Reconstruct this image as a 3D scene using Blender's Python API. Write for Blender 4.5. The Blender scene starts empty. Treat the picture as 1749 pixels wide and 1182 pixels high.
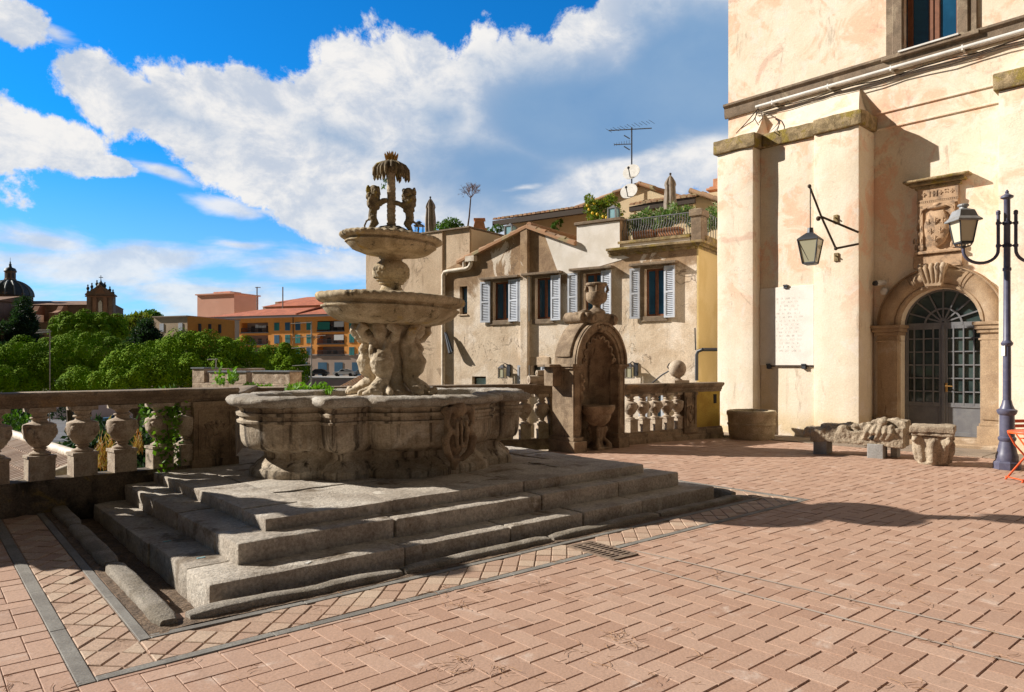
import bpy, bmesh, math, random
import numpy as np
from mathutils import Vector, Matrix, noise
R = math.radians
sc = bpy.context.scene
COL = sc.collection
random.seed(7)
RNG = np.random.default_rng(11)
# ------------------------------------------------------------------ camera
F, HX, HY, EYE = 1220.0, 874.5, 622.0, 1.6        # focal length in photo pixels, principal column, horizon row, eye height
cam = bpy.data.cameras.new("camera"); cam_ob = bpy.data.objects.new("camera", cam); COL.objects.link(cam_ob)
cam_ob.location = (0, 0, EYE); cam_ob.rotation_euler = (R(90), 0, 0)
cam.sensor_width = 36; cam.lens = 36 * F / 1749; cam.shift_y = (HY - 591) / 1749
cam.clip_start = .05; cam.clip_end = 6000
sc.camera = cam_ob
sc.view_settings.view_transform = 'Standard'; sc.view_settings.look = 'None'
sc.view_settings.exposure = EXPOSURE = 0.64; sc.view_settings.gamma = 1
# ------------------------------------------------------------------ sun
TO_SUN = Vector((-.981 * math.cos(R(30.2)), .195 * math.cos(R(30.2)), math.sin(R(30.2)))).normalized()
sl = bpy.data.lights.new("sun", 'SUN'); sl.energy = 5.0; sl.angle = R(.53); sl.color = (1, .935, .84)
so = bpy.data.objects.new("sun", sl); COL.objects.link(so); so.location = (-40, 10, 40)
so.rotation_euler = TO_SUN.to_track_quat('Z', 'Y').to_euler()
# ------------------------------------------------------------------ node helpers
class NB:
    def __init__(s, nt): s.t = nt
    def n(s, typ, i=None, **kw):
        nd = s.t.nodes.new('ShaderNode' + typ)
        for k, v in kw.items(): setattr(nd, k, v)
        for k, v in (i or {}).items():
            sk = nd.inputs[k]
            if isinstance(v, bpy.types.NodeSocket): s.t.links.new(v, sk)
            else: sk.default_value = v
        return nd
    def m(s, op, a, b=0.0, c=None, clamp=False):
        i = {0: a, 1: b}
        if c is not None: i[2] = c
        return s.n('Math', i, operation=op, use_clamp=clamp).outputs[0]
    def mix(s, f, a, b, mode='MIX'):
        nd = s.t.nodes.new('ShaderNodeMix'); nd.data_type = 'RGBA'; nd.blend_type = mode
        for k, v in ((0, f), (6, a), (7, b)):
            if isinstance(v, bpy.types.NodeSocket): s.t.links.new(v, nd.inputs[k])
            elif k: nd.inputs[k].default_value = (*v, 1) if len(v) == 3 else v
            else: nd.inputs[k].default_value = v
        return nd.outputs[2]
    def ss(s, v, lo, hi, a=0.0, b=1.0):
        return s.n('MapRange', {0: v, 1: lo, 2: hi, 3: a, 4: b}, interpolation_type='SMOOTHSTEP').outputs[0]
    def noise(s, vec, scale, det=5, rough=.55, dist=0.0):
        return s.n('TexNoise', {'Vector': vec, 'Scale': scale, 'Detail': det, 'Roughness': rough, 'Distortion': dist}).outputs[0]
    def scale(s, vec, v): return s.n('VectorMath', {0: vec, 1: v}, operation='MULTIPLY').outputs[0]
# ------------------------------------------------------------------ sky
w = bpy.data.worlds.new("World"); sc.world = w; w.use_nodes = True
g = NB(w.node_tree); w.node_tree.nodes.clear()
sky = g.n('TexSky', sky_type='NISHITA', sun_disc=False, sun_elevation=R(30.2), sun_rotation=math.atan2(TO_SUN.x, TO_SUN.y),
          altitude=300, air_density=1.0, dust_density=.4, ozone_density=2.0)
dv = g.n('TexCoord').outputs['Generated']
sep = g.n('SeparateXYZ', {0: g.n('VectorMath', {0: dv}, operation='NORMALIZE').outputs[0]})
az = g.m('ARCTAN2', sep.outputs[0], sep.outputs[1]); el = g.m('ARCSINE', sep.outputs[2])
ae = g.n('CombineXYZ', {0: az, 1: el, 2: 0.0}).outputs[0]
def AE(px, py):
    a = math.atan((px - HX) / F); return a, math.atan((HY - py) / F * math.cos(a))
warp = g.n('TexNoise', {'Vector': ae, 'Scale': 5.0, 'Detail': 4.0}).outputs[1]
wv = g.n('VectorMath', {0: g.n('VectorMath', {0: warp, 1: (.5, .5, .5)}, operation='SUBTRACT').outputs[0], 1: (.075, .05, 0)}, operation='MULTIPLY').outputs[0]
aw = g.n('VectorMath', {0: ae, 1: wv}, operation='ADD').outputs[0]
def blobs(lst):
    acc = None
    for px, py, rx, ry, rot, wt in lst:
        a, e = AE(px, py)
        mp = g.n('Mapping', {'Vector': aw, 'Location': (a, e, 0), 'Rotation': (0, 0, R(-rot)), 'Scale': (rx / F, ry / F, 1)}, vector_type='TEXTURE').outputs[0]
        v = g.m('MULTIPLY', g.n('TexGradient', {0: mp}, gradient_type='SPHERICAL').outputs[1], wt)
        acc = v if acc is None else g.m('MAXIMUM', acc, v)
    return acc
puff = blobs([(255, 180, 180, 78, 10, 1.1), (420, 235, 270, 130, 14, 1.35), (600, 270, 240, 190, 25, 1.5), (700, 228, 290, 185, 10, 1.6),
              (690, 140, 150, 85, 5, 1.5), (880, 220, 320, 185, 0, 1.6), (1030, 110, 150, 150, 0, 1.5), (1160, 130, 300, 260, 0, 1.6),
              (560, 370, 140, 60, 20, 1.2), (640, 330, 170, 140, 15, 1.3), (1500, 200, 420, 380, 0, 1.4), (45, 232, 135, 62, 14, 1.3), (140, 276, 120, 30, 14, 1.0), (-90, 200, 180, 90, 0, 1.2),
              (20, 30, 90, 50, 25, .9), (860, 300, 320, 180, 0, 1.4), (1900, 100, 600, 300, 0, 1.2), (-700, 200, 500, 150, 5, 1.1)])
strk = blobs([(270, 300, 150, 22, 10, .9), (380, 352, 120, 26, 6, .95), (470, 362, 110, 14, 4, .7), (200, 440, 500, 62, -3, 1.0), (560, 455, 520, 60, 0, .9), (60, 400, 220, 40, 5, .9),
              (400, 415, 160, 26, 3, .85), (150, 520, 420, 70, 0, .85), (420, 520, 420, 90, 0, .95), (100, 60, 110, 30, 30, .6), (900, 500, 900, 90, 0, .8),
              (1040, 300, 190, 48, -16, 1.15), (1180, 290, 190, 60, -6, 1.2), (880, 325, 110, 20, -8, .8), (1100, 320, 200, 40, 0, 1.0)])
f1 = g.noise(ae, 8.0, 12, .66, .12); f2 = g.noise(g.scale(ae, (5, 17, 1)), 1.0, 9, .62, .3)
dp = g.m('ADD', puff, g.m('MULTIPLY', g.m('SUBTRACT', f1, .5), 1.75))
ds = g.m('ADD', strk, g.m('MULTIPLY', g.m('SUBTRACT', f2, .5), 1.5))
alp = g.ss(dp, .33, .50); als = g.ss(ds, .38, .86, 0, .88)
cover = g.m('MAXIMUM', alp, als)
gray = blobs([(1010, 200, 330, 150, 0, 1.5), (1180, 130, 230, 190, 0, 1.5), (860, 300, 290, 140, 0, 1.25), (760, 200, 130, 90, 0, .75), (330, 215, 180, 45, 10, .6),
              (560, 240, 200, 60, 12, .55), (1500, 200, 400, 300, 0, 1.3)])
f3 = g.noise(g.scale(ae, (6, 9, 1)), 1.0, 6, .55, .2)
shade = g.ss(g.m('ADD', gray, g.m('MULTIPLY', g.m('SUBTRACT', f3, .5), 1.1)), .12, 1.0)
wedge = blobs([(1030, 303, 200, 44, -16, 1.2), (1190, 285, 200, 62, -8, 1.3), (900, 322, 90, 14, -8, .7)])
shade = g.m('MULTIPLY', shade, g.ss(g.m('ADD', wedge, g.m('MULTIPLY', g.m('SUBTRACT', f2, .5), 1.2)), .25, .75, 1.0, .08))
f4 = g.ss(g.noise(g.scale(ae, (11, 16, 1)), 1.0, 11, .66, .25), .36, .62)
thick = g.ss(dp, .45, 1.5)
white = g.mix(f4, (.60, .67, .79), (.99, .97, .95)); cloud = g.mix(shade, white, g.mix(f3, (.13, .31, .60), (.33, .49, .70)))
cloud = g.mix(1.0, cloud, (7.0, 7.0, 7.0), 'MULTIPLY')
SKY_TINT = (.05, .74, 1.36)
blue = g.mix(1.0, sky.outputs[0], SKY_TINT, 'MULTIPLY')
colr = g.mix(cover, blue, cloud)
horizon = g.ss(el, .02, .30, .38, 0.0)
colr = g.mix(horizon, colr, (5.6, 6.2, 6.8))
colr = g.mix(g.ss(el, .50, .85), colr, (.75, .73, .70))                      # unseen sky overhead greyed, to neutralise and lower the fill light
colr = g.mix(g.ss(g.m('ABSOLUTE', az), 1.0, 2.0), colr, (.55, .50, .43))   # unseen sky at the sides and behind darkened to cut fill light
bg = g.n('Background', {'Color': colr, 'Strength': .085}); out = g.n('OutputWorld', {'Surface': bg.outputs[0]})
# ------------------------------------------------------------------ space helpers
def P(px, py, Y): return Vector(((px - HX) / F * Y, Y, EYE + (HY - py) / F * Y))
def G(px, py, z=0.0):
    Y = (EYE - z) * F / (py - HY); return Vector(((px - HX) / F * Y, Y, z))
class Fr:                                            # a facade frame: x to the right along the wall, y into the wall, z up
    def __init__(s, o, xd):
        s.o = Vector((o[0], o[1], o[2] if len(o) > 2 else 0)); s.x = Vector((xd[0], xd[1], 0)).normalized(); s.y = Vector((-s.x.y, s.x.x, 0))
        s.M = Matrix(((s.x.x, s.y.x, 0, s.o.x), (s.x.y, s.y.y, 0, s.o.y), (0, 0, 1, s.o.z), (0, 0, 0, 1)))
    def at(s, px, py, y=0.0):                        # pixel seen on the plane at depth y -> local x, z
        d = Vector(((px - HX) / F, 1, (HY - py) / F)); o = s.o + s.y * y
        c = Vector((0, 0, EYE)); t = (o - c).dot(s.y) / d.dot(s.y); p = c + d * t - s.o
        return p.dot(s.x), p.z
    def w(s, x, y, z): return s.M @ Vector((x, y, z))
    def xp(s, px, y=0.0): return s.at(px, 600, y)[0]
I4 = Matrix.Identity(4)
def T(x, y, z): return Matrix.Translation((x, y, z))
def RZ(a): return Matrix.Rotation(a, 4, 'Z')
def RX(a): return Matrix.Rotation(a, 4, 'X')
def RY(a): return Matrix.Rotation(a, 4, 'Y')
def wloc(o):
    v = Vector((0, 0, 0))
    while o: v = v + o.location; o = o.parent
    return v
class MB:                                            # collects shapes and links them as ONE mesh object
    def __init__(s, M=None): s.v = []; s.f = []; s.mi = []; s.M = M or I4; s.cur = 0
    def add(s, vs, fs, M=None):
        k = len(s.v); T_ = s.M @ M if M is not None else s.M
        s.v += [T_ @ Vector(v) for v in vs]; s.f += [[a + k for a in f] for f in fs]; s.mi += [s.cur] * len(fs); return s
    def box(s, x0, x1, y0, y1, z0, z1, M=None):
        return s.add([(x0, y0, z0), (x1, y0, z0), (x1, y1, z0), (x0, y1, z0), (x0, y0, z1), (x1, y0, z1), (x1, y1, z1), (x0, y1, z1)],
                     [(0, 3, 2, 1), (4, 5, 6, 7), (0, 1, 5, 4), (1, 2, 6, 5), (2, 3, 7, 6), (3, 0, 4, 7)], M)
    def cb(s, c, d, M=None): return s.box(c[0] - d[0] / 2, c[0] + d[0] / 2, c[1] - d[1] / 2, c[1] + d[1] / 2, c[2] - d[2] / 2, c[2] + d[2] / 2, M)
    def _ext(s, a, b, M, cap=True):
        n = len(a); fs = [(i, (i + 1) % n, n + (i + 1) % n, n + i) for i in range(n)]
        if cap: fs += [tuple(range(n - 1, -1, -1)), tuple(range(n, 2 * n))]
        return s.add(a + b, fs, M)
    def prism(s, poly, z0, z1, M=None): return s._ext([(x, y, z0) for x, y in poly], [(x, y, z1) for x, y in poly], M)
    def exty(s, poly, y0, y1, M=None): return s._ext([(x, y0, z) for x, z in poly], [(x, y1, z) for x, z in poly], M)
    def extx(s, poly, x0, x1, M=None): return s._ext([(x0, y, z) for y, z in poly], [(x1, y, z) for y, z in poly], M)
    def rings(s, rr, M=None, cap=True, closed=False):
        n = len(rr[0]); vs = [p for r in rr for p in r]; fs = []; m = len(rr)
        for k in range(m if closed else m - 1):
            a, b = k * n, ((k + 1) % m) * n
            fs += [(a + i, a + (i + 1) % n, b + (i + 1) % n, b + i) for i in range(n)]
        if cap and not closed: fs += [tuple(range(n - 1, -1, -1)), tuple(range((m - 1) * n, m * n))]
        return s.add(vs, fs, M)
    def lathe(s, prof, c=(0, 0), n=24, M=None, sq=1.0, ph=0.0):
        return s.rings([[(c[0] + r * math.cos(ph + 2 * math.pi * i / n), c[1] + r * sq * math.sin(ph + 2 * math.pi * i / n), z) for i in range(n)] for r, z in prof], M)
    def tube(s, pts, rad, n=8, M=None, closed=False):
        pts = [Vector(p) for p in pts]; m = len(pts)
        if not isinstance(rad, (list, tuple)): rad = [rad] * m
        rr = []; up = None
        for k in range(m):
            a = pts[(k - 1) % m] if (closed or k > 0) else pts[k]; b = pts[(k + 1) % m] if (closed or k < m - 1) else pts[k]
            t = (b - a).normalized()
            if up is None: up = Vector((0, 0, 1)) if abs(t.z) < .9 else Vector((1, 0, 0))
            u = (up - t * up.dot(t)).normalized(); v = t.cross(u); up = u
            rr.append([pts[k] + (u * math.cos(2 * math.pi * i / n) + v * math.sin(2 * math.pi * i / n)) * rad[k] for i in range(n)])
        return s.rings(rr, M, True, closed)
    def ball(s, c, r, n=12, m=8, M=None, sx=1, sy=1, sz=1):
        rr = []
        for k in range(1, m):
            a = math.pi * k / m; rr.append([(c[0] + sx * r * math.sin(a) * math.cos(2 * math.pi * i / n), c[1] + sy * r * math.sin(a) * math.sin(2 * math.pi * i / n), c[2] - sz * r * math.cos(a)) for i in range(n)])
        rr = [[(c[0], c[1], c[2] - sz * r)] * n] + rr + [[(c[0], c[1], c[2] + sz * r)] * n]
        return s.rings(rr, M, False)
    def cone(s, c, r0, r1, h, n=12, M=None): return s.lathe([(r0, c[2]), (r1, c[2] + h)], c, n, M)
    def build(s, name, mat, parent=None, smooth=None, bevel=0, seg=1, merge=True, loc=None, rough=None, recalc=True, sub=0):
        me = bpy.data.meshes.new(name)
        base = wloc(parent) if parent else (Vector(loc) if loc is not None else None)
        if base is None:
            a = np.array([tuple(v) for v in s.v]); base = Vector(((a[:, 0].min() + a[:, 0].max()) / 2, (a[:, 1].min() + a[:, 1].max()) / 2, a[:, 2].min()))
        me.from_pydata([v - base for v in s.v], [], s.f)
        for m in (mat if isinstance(mat, list) else [mat]): me.materials.append(m)
        if isinstance(mat, list): me.polygons.foreach_set('material_index', s.mi)
        bm = bmesh.new(); bm.from_mesh(me)
        if merge: bmesh.ops.remove_doubles(bm, verts=bm.verts, dist=1e-5)
        if recalc: bmesh.ops.recalc_face_normals(bm, faces=bm.faces)
        if bevel:
            es = [e for e in bm.edges if len(e.link_faces) == 2 and e.calc_face_angle(0) > R(28)]
            bmesh.ops.bevel(bm, geom=es, offset=bevel, segments=seg, affect='EDGES', profile=.6, clamp_overlap=True)
        if sub: bmesh.ops.subdivide_edges(bm, edges=[e for e in bm.edges if e.calc_length() > sub], cuts=2, use_grid_fill=True)
        if sub: bmesh.ops.subdivide_edges(bm, edges=[e for e in bm.edges if e.calc_length() > sub], cuts=2, use_grid_fill=True)
        if rough:
            bm.normal_update()
            for v in bm.verts:
                p = v.co + base; q = p * rough[1]
                v.co += v.normal * rough[0] * (noise.noise(q) + .5 * noise.noise(q * 2.7))
        bm.to_mesh(me); bm.free()
        if smooth is not None:
            me.shade_smooth()
            if smooth < 179: me.set_sharp_from_angle(angle=R(smooth))
        o = bpy.data.objects.new(name, me); COL.objects.link(o)
        if parent: o.parent = parent
        else: o.location = base
        return o
def tag(o, label=None, cat=None, group=None, kind=None):
    if label: o['label'] = label
    if cat: o['category'] = cat
    if group: o['group'] = group
    if kind: o['kind'] = kind
    return o
def thing(name, label, cat, loc, group=None):
    o = bpy.data.objects.new(name, None); COL.objects.link(o); o.location = loc; o.empty_display_size = .2
    return tag(o, label, cat, group)
def kids(o): return [c for c in bpy.data.objects if c.parent == o]
def dup(o, loc=None, rz=0, scale=None, label=None, group=None, parent=None):
    c = o.copy(); COL.objects.link(c)
    if parent: c.parent = parent
    if loc is not None: c.location = loc
    if rz: c.rotation_euler = (0, 0, rz)
    if scale: c.scale = (scale,) * 3
    if label: c['label'] = label
    if group: c['group'] = group
    for k in kids(o): dup(k, parent=c)
    return c
def remesh(mb, name, mat, parent=None, vox=.03, smooth=3, loc=None, rough=None, keep=True):      # melt overlapping shapes into one continuous surface
    o = mb.build(name, mat, parent, loc=loc, merge=False)
    a = o.modifiers.new('r', 'REMESH'); a.mode = 'VOXEL'; a.voxel_size = vox
    if smooth:
        b = o.modifiers.new('s', 'SMOOTH'); b.iterations = smooth; b.factor = .5
    dg = bpy.context.evaluated_depsgraph_get(); dg.update()
    me = bpy.data.meshes.new_from_object(o.evaluated_get(dg)); o.modifiers.clear(); old = o.data; o.data = me; bpy.data.meshes.remove(old); me.name = name
    if not me.materials: me.materials.append(mat)
    if rough:
        base = wloc(o)
        co = np.empty(len(me.vertices) * 3); me.vertices.foreach_get('co', co); nr = np.empty(len(me.vertices) * 3); me.vertices.foreach_get('normal', nr)
        co = co.reshape(-1, 3); nr = nr.reshape(-1, 3)
        for k in range(len(co)):
            q = Vector(co[k]) + base; d = sum(am * noise.noise(q * s_) for am, s_ in rough); co[k] += nr[k] * d
        me.vertices.foreach_set('co', co.ravel())
    me.shade_smooth(); me.update()
    return o
# ------------------------------------------------------------------ materials
def mat(name, c1, c2=None, sc_=2.0, thr=(.38, .62), c3=None, sc3=.7, thr3=(.52, .62), streak=None, ssc=(5, 5, .5), sthr=(.5, .72), speck=.0, ssp=60,
        bump=.0, bsc=30, bd=.01, rough=.85, metal=0.0, spec=.35, coat=0.0, zband=None, zcol=None, island=None, extra=None, trans=None):
    m = bpy.data.materials.new(name); m.use_nodes = True; nt = m.node_tree; nt.nodes.clear(); g = NB(nt)
    geo = g.n('NewGeometry'); pos = geo.outputs['Position']
    col = g.n('RGB').outputs[0]; col.default_value = (*c1, 1)
    if island is not None:                            # each brick / tile / leaf its own tone
        rnd = geo.outputs['Random Per Island']
        cr = g.n('ValToRGB', {0: rnd}); els = cr.color_ramp.elements
        while len(els) < len(island): els.new(.5)
        for k, c in enumerate(island): els[k].position = k / (len(island) - 1); els[k].color = (*c, 1)
        col = cr.outputs[0]
    if c2 is not None: col = g.mix(g.ss(g.noise(pos, sc_, 6, .6, .3), *thr), col, c2)
    if c3 is not None: col = g.mix(g.ss(g.noise(pos, sc3, 7, .62, .5), *thr3), col, c3)
    if zband is not None: col = g.mix(g.ss(g.m('ADD', g.n('SeparateXYZ', {0: pos}).outputs[2], g.m('MULTIPLY', g.m('SUBTRACT', g.noise(pos, 1.5, 5), .5), zband[2])), zband[0], zband[1]), zcol, col)
    if streak is not None: col = g.mix(g.ss(g.noise(g.scale(pos, ssc), 1.0, 6, .62, .2), *sthr), col, streak)
    if extra: col = extra(g, pos, col)
    if speck: col = g.mix(1.0, col, g.mix(g.ss(g.noise(pos, ssp, 4, .7), .3, .7), (1 - speck,) * 3, (1 + speck * .6,) * 3), 'MULTIPLY')
    b = g.n('BsdfPrincipled', {'Base Color': col, 'Roughness': rough, 'Metallic': metal, 'Specular IOR Level': spec, 'Coat Weight': coat})
    if bump:
        h = g.m('ADD', g.noise(pos, bsc, 6, .65), g.m('MULTIPLY', g.noise(pos, bsc * .22, 4, .6), 1.6))
        nt.links.new(g.n('Bump', {'Strength': bump, 'Distance': bd, 'Height': h}).outputs[0], b.inputs['Normal'])
    sh = b.outputs[0]
    if trans is not None:                             # light that shines through a leaf
        t = g.n('BsdfTranslucent', {'Color': g.mix(1.0, col, trans, 'MULTIPLY')}); sh = g.n('MixShader', {0: .22, 1: sh, 2: t.outputs[0]}).outputs[0]
    g.n('OutputMaterial', {'Surface': sh}); return m
M_ = {}
def D(k, *a, **kw): M_[k] = mat(k, *a, **kw); return M_[k]
D('fountain_stone', (.48, .40, .30), (.30, .235, .165), 3.0, c3=(.60, .53, .43), sc3=2.2, thr3=(.55, .7), streak=(.062, .046, .031), ssc=(11, 11, .45), sthr=(.49, .68), speck=.28, ssp=45, bump=.55, bsc=45, bd=.012, rough=.92)
D('rim_stone', (.46, .42, .36), (.33, .28, .22), 5.0, c3=(.20, .16, .11), sc3=3, thr3=(.6, .72), speck=.4, ssp=70, bump=.8, bsc=55, bd=.015, rough=.95)
D('bowl_stone', (.52, .42, .28), (.34, .26, .155), 4.0, c3=(.44, .29, .07), sc3=3.2, thr3=(.60, .72), streak=(.06, .045, .025), ssc=(9, 9, .9), sthr=(.55, .70), speck=.3, bump=.55, bsc=45, bd=.010, rough=.9)
D('figure_stone', (.54, .45, .33), (.37, .29, .19), 5.0, c3=(.45, .30, .10), sc3=4.0, thr3=(.58, .7), streak=(.07, .052, .035), ssc=(9, 9, 2), sthr=(.58, .7), speck=.25, bump=.5, bsc=50, bd=.008, rough=.88)
D('lion_stone', (.27, .21, .125), (.14, .105, .065), 9.0, c3=(.34, .26, .05), sc3=7.0, thr3=(.56, .68), speck=.25, bump=.4, bsc=80, bd=.006, rough=.9)
D('palm_crown_stone', (.42, .25, .06), (.30, .17, .05), 12, speck=.2, rough=.8)
D('step_stone', (.50, .445, .375), (.36, .31, .255), 2.2, c3=(.55, .50, .43), sc3=3.0, thr3=(.54, .68), streak=(.17, .13, .09), ssc=(2.4, 2.4, 2.4), sthr=(.56, .70), speck=.32, ssp=38, bump=.7, bsc=48, bd=.014, rough=.93)
D('kerb_stone', (.30, .265, .22), (.20, .17, .13), 4.0, c3=(.14, .14, .06), sc3=3.0, thr3=(.62, .72), speck=.4, ssp=80, bump=.8, bsc=50, bd=.012, rough=.95)
D('strip_stone', (.24, .225, .20), (.18, .165, .145), 3, speck=.3, ssp=90, bump=.3, bsc=60, bd=.004, rough=.8)
D('soil', (.22, .155, .105), (.14, .10, .07), 6, speck=.5, ssp=60, bump=.8, bsc=40, bd=.02, rough=1)
D('mortar', (.34, .225, .16), (.40, .275, .20), 9, speck=.2, rough=1, bump=.4, bsc=60)
BR = [(.435, .275, .195), (.385, .235, .165), (.465, .30, .215), (.41, .255, .18), (.48, .32, .235), (.395, .25, .18)]
D('paving_brick', BR[0], island=BR, c2=(.40, .25, .175), sc_=.40, thr=(.42, .78), c3=(.55, .42, .34), sc3=4.0, thr3=(.56, .74), streak=(.33, .215, .155), ssc=(3.5, 3.5, 3.5), sthr=(.60, .76), speck=.16, ssp=70, bump=.4, bsc=55, bd=.005, rough=.78, spec=.4)
D('band_brick', BR[0], island=[(.44, .30, .215), (.48, .345, .25), (.40, .26, .185), (.50, .38, .28), (.42, .28, .20)], c3=(.38, .26, .18), sc3=4.0, thr3=(.58, .75), speck=.25, ssp=80, bump=.35, bsc=55, bd=.005, rough=.8)
D('flagstone', (.30, .23, .17), (.21, .165, .125), 2, speck=.35, bump=.5, bsc=40, bd=.01, rough=.9)
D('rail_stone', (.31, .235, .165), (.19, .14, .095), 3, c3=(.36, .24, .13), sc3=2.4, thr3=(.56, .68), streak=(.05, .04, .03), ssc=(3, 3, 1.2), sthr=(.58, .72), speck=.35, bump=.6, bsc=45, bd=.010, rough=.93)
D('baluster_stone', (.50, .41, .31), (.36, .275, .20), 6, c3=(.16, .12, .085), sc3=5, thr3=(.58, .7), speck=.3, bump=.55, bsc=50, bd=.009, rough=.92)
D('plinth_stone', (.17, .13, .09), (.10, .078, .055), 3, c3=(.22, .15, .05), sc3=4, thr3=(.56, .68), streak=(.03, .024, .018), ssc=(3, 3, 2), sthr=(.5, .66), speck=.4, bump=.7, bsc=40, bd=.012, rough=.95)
D('niche_stone', (.34, .25, .165), (.20, .14, .09), 4, c3=(.34, .25, .16), sc3=3, thr3=(.55, .7), streak=(.055, .04, .026), ssc=(5, 5, .8), sthr=(.55, .7), speck=.3, bump=.55, bsc=45, bd=.01, rough=.92)
D('yellow_plaster', (.52, .36, .07), (.42, .27, .05), 3, streak=(.06, .045, .02), ssc=(4, 4, .8), sthr=(.6, .7), speck=.2, bump=.3, rough=.9)
def crack(g, pos, col, s, w, amt):                    # hairline cracks: where a distorted noise crosses its middle value, broken up by a second noise
    r = g.m('ABSOLUTE', g.m('SUBTRACT', g.noise(pos, s, 5, .6, 1.2), .5))
    return g.mix(g.m('MULTIPLY', g.m('MULTIPLY', g.ss(r, 0.0, w, 1.0, 0.0), g.ss(g.noise(pos, .8, 3), .50, .60)), amt), col, (.16, .11, .075))
def patches(g, pos, col):                             # worn plaster with crisp edges, brown bare coat, stains that run down and cracks
    z = g.n('SeparateXYZ', {0: pos}).outputs[2]
    f1, f2, f3 = g.noise(pos, .45, 9, .68, .5), g.noise(pos, .6, 9, .68, .8), g.noise(pos, 1.6, 9, .7, .7)
    col = g.mix(g.m('MULTIPLY', g.ss(g.m('ADD', z, g.m('MULTIPLY', f1, 4.0)), 6.2, 6.7), .9), col, g.mix(g.ss(f3, .4, .6), (.22, .13, .065), (.36, .235, .13)))
    col = g.mix(g.m('MULTIPLY', g.ss(f2, .59, .62), .85), col, (.74, .65, .54))
    col = g.mix(g.m('MULTIPLY', g.ss(f3, .65, .68), .75), col, (.30, .205, .13))
    dr = g.ss(g.noise(g.scale(pos, (3.2, 3.2, .28)), 1.0, 7, .65, .2), .56, .70)
    col = g.mix(g.m('MULTIPLY', dr, .28), col, (.30, .21, .135))
    return crack(g, pos, col, .7, .012, .8)
def peel(g, pos, col):
    sp = g.n('SeparateXYZ', {0: pos}).outputs[2]
    hi = g.ss(g.m('ADD', sp, g.m('MULTIPLY', g.noise(pos, .9, 5), 2.6)), 2.9, 5.4)
    blot = g.ss(g.noise(pos, 1.15, 9, .68, .9), .49, .60)
    col = g.mix(g.m('MULTIPLY', blot, g.m('MULTIPLY', hi, .85)), col, (.76, .485, .33))
    pale = g.ss(g.noise(pos, 2.3, 8, .7, .6), .54, .62)
    col = g.mix(g.m('MULTIPLY', pale, .65), col, (.78, .68, .58))
    pink = g.ss(g.noise(pos, .8, 7, .66, .8), .58, .66)
    col = g.mix(g.m('MULTIPLY', pink, g.m('MULTIPLY', hi, .5)), col, (.60, .33, .24))
    grim = g.ss(g.noise(g.scale(pos, (2.6, 2.6, .7)), 1.0, 9, .72, .4), .58, .68)
    col = g.mix(g.m('MULTIPLY', grim, .55), col, (.36, .27, .19))
    drip = g.ss(g.noise(g.scale(pos, (9, 9, .55)), 1.0, 6, .65, .1), .60, .74)
    col = g.mix(g.m('MULTIPLY', drip, .38), col, (.40, .31, .22))
    chip = g.ss(g.noise(pos, 5.0, 10, .75, .8), .64, .67)
    col = g.mix(g.m('MULTIPLY', chip, .6), col, (.50, .40, .29))
    return crack(g, pos, col, .9, .006, .30)
D('palazzo_plaster', (.78, .68, .54), (.74, .625, .475), 1.3, zband=(.15, .75, .7), zcol=(.68, .54, .35), extra=peel, speck=.09, ssp=35, bump=.35, bsc=22, bd=.012, rough=.9)
D('ochre_plaster', (.62, .40, .15), (.54, .33, .12), 1.6, c3=(.45, .25, .09), sc3=2, thr3=(.56, .7), speck=.1, bump=.3, bsc=22, bd=.01, rough=.9)
D('trim_stone', (.24, .175, .12), (.17, .125, .085), 4, c3=(.31, .24, .165), sc3=2, speck=.3, bump=.5, bsc=40, bd=.008, rough=.9)
D('moss_stone', (.38, .28, .155), (.20, .145, .075), 5, c3=(.27, .20, .045), sc3=3.2, thr3=(.50, .62), speck=.4, bump=.8, bsc=40, bd=.014, rough=.95)
D('door_stone', (.40, .285, .18), (.31, .215, .135), 3, c3=(.46, .36, .26), sc3=1.6, thr3=(.54, .68), streak=(.16, .105, .065), ssc=(5, 5, 1), sthr=(.6, .72), speck=.25, bump=.4, bsc=45, bd=.008, rough=.88)
D('relief_stone', (.47, .32, .20), (.40, .265, .165), 5, c3=(.24, .165, .11), sc3=5, speck=.2, bump=.4, bsc=60, bd=.006, rough=.9)
D('marble', (.78, .735, .67), (.72, .67, .60), 3, c3=(.55, .42, .32), sc3=1.1, thr3=(.66, .78), speck=.08, bump=.1, bsc=30, bd=.004, rough=.7)
D('engraving', (.64, .60, .55), rough=.9)
D('dark_metal', (.045, .047, .055), rough=.45, metal=.3, spec=.5)
D('grey_metal', (.20, .205, .215), (.16, .16, .165), 8, rough=.5, metal=.2)
D('door_metal', (.13, .13, .14), (.16, .16, .165), 5, speck=.1, rough=.5, spec=.5)
D('lamp_blue', (.075, .075, .125), (.10, .10, .15), 10, rough=.42, spec=.5)
D('lamp_top', (.30, .30, .30), (.24, .24, .235), 8, rough=.45, metal=.3)
D('rusty_iron', (.085, .055, .035), (.05, .036, .028), 15, rough=.75, metal=.2)
D('brass', (.42, .24, .08), rough=.35, metal=.8)
D('white_paint', (.72, .71, .68), (.62, .60, .56), 6, rough=.6)
D('pipe_paint', (.66, .58, .47), (.50, .41, .31), 5, rough=.6)
D('orange_paint', (.75, .11, .02), (.62, .09, .02), 6, rough=.45, spec=.5)
D('concrete', (.36, .355, .34), (.28, .27, .255), 6, speck=.25, bump=.3, rough=.9)
D('carved_stone', (.44, .36, .26), (.31, .245, .175), 4, c3=(.22, .175, .13), sc3=5, thr3=(.62, .72), speck=.4, bump=.8, bsc=40, bd=.015, rough=.95)
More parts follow.
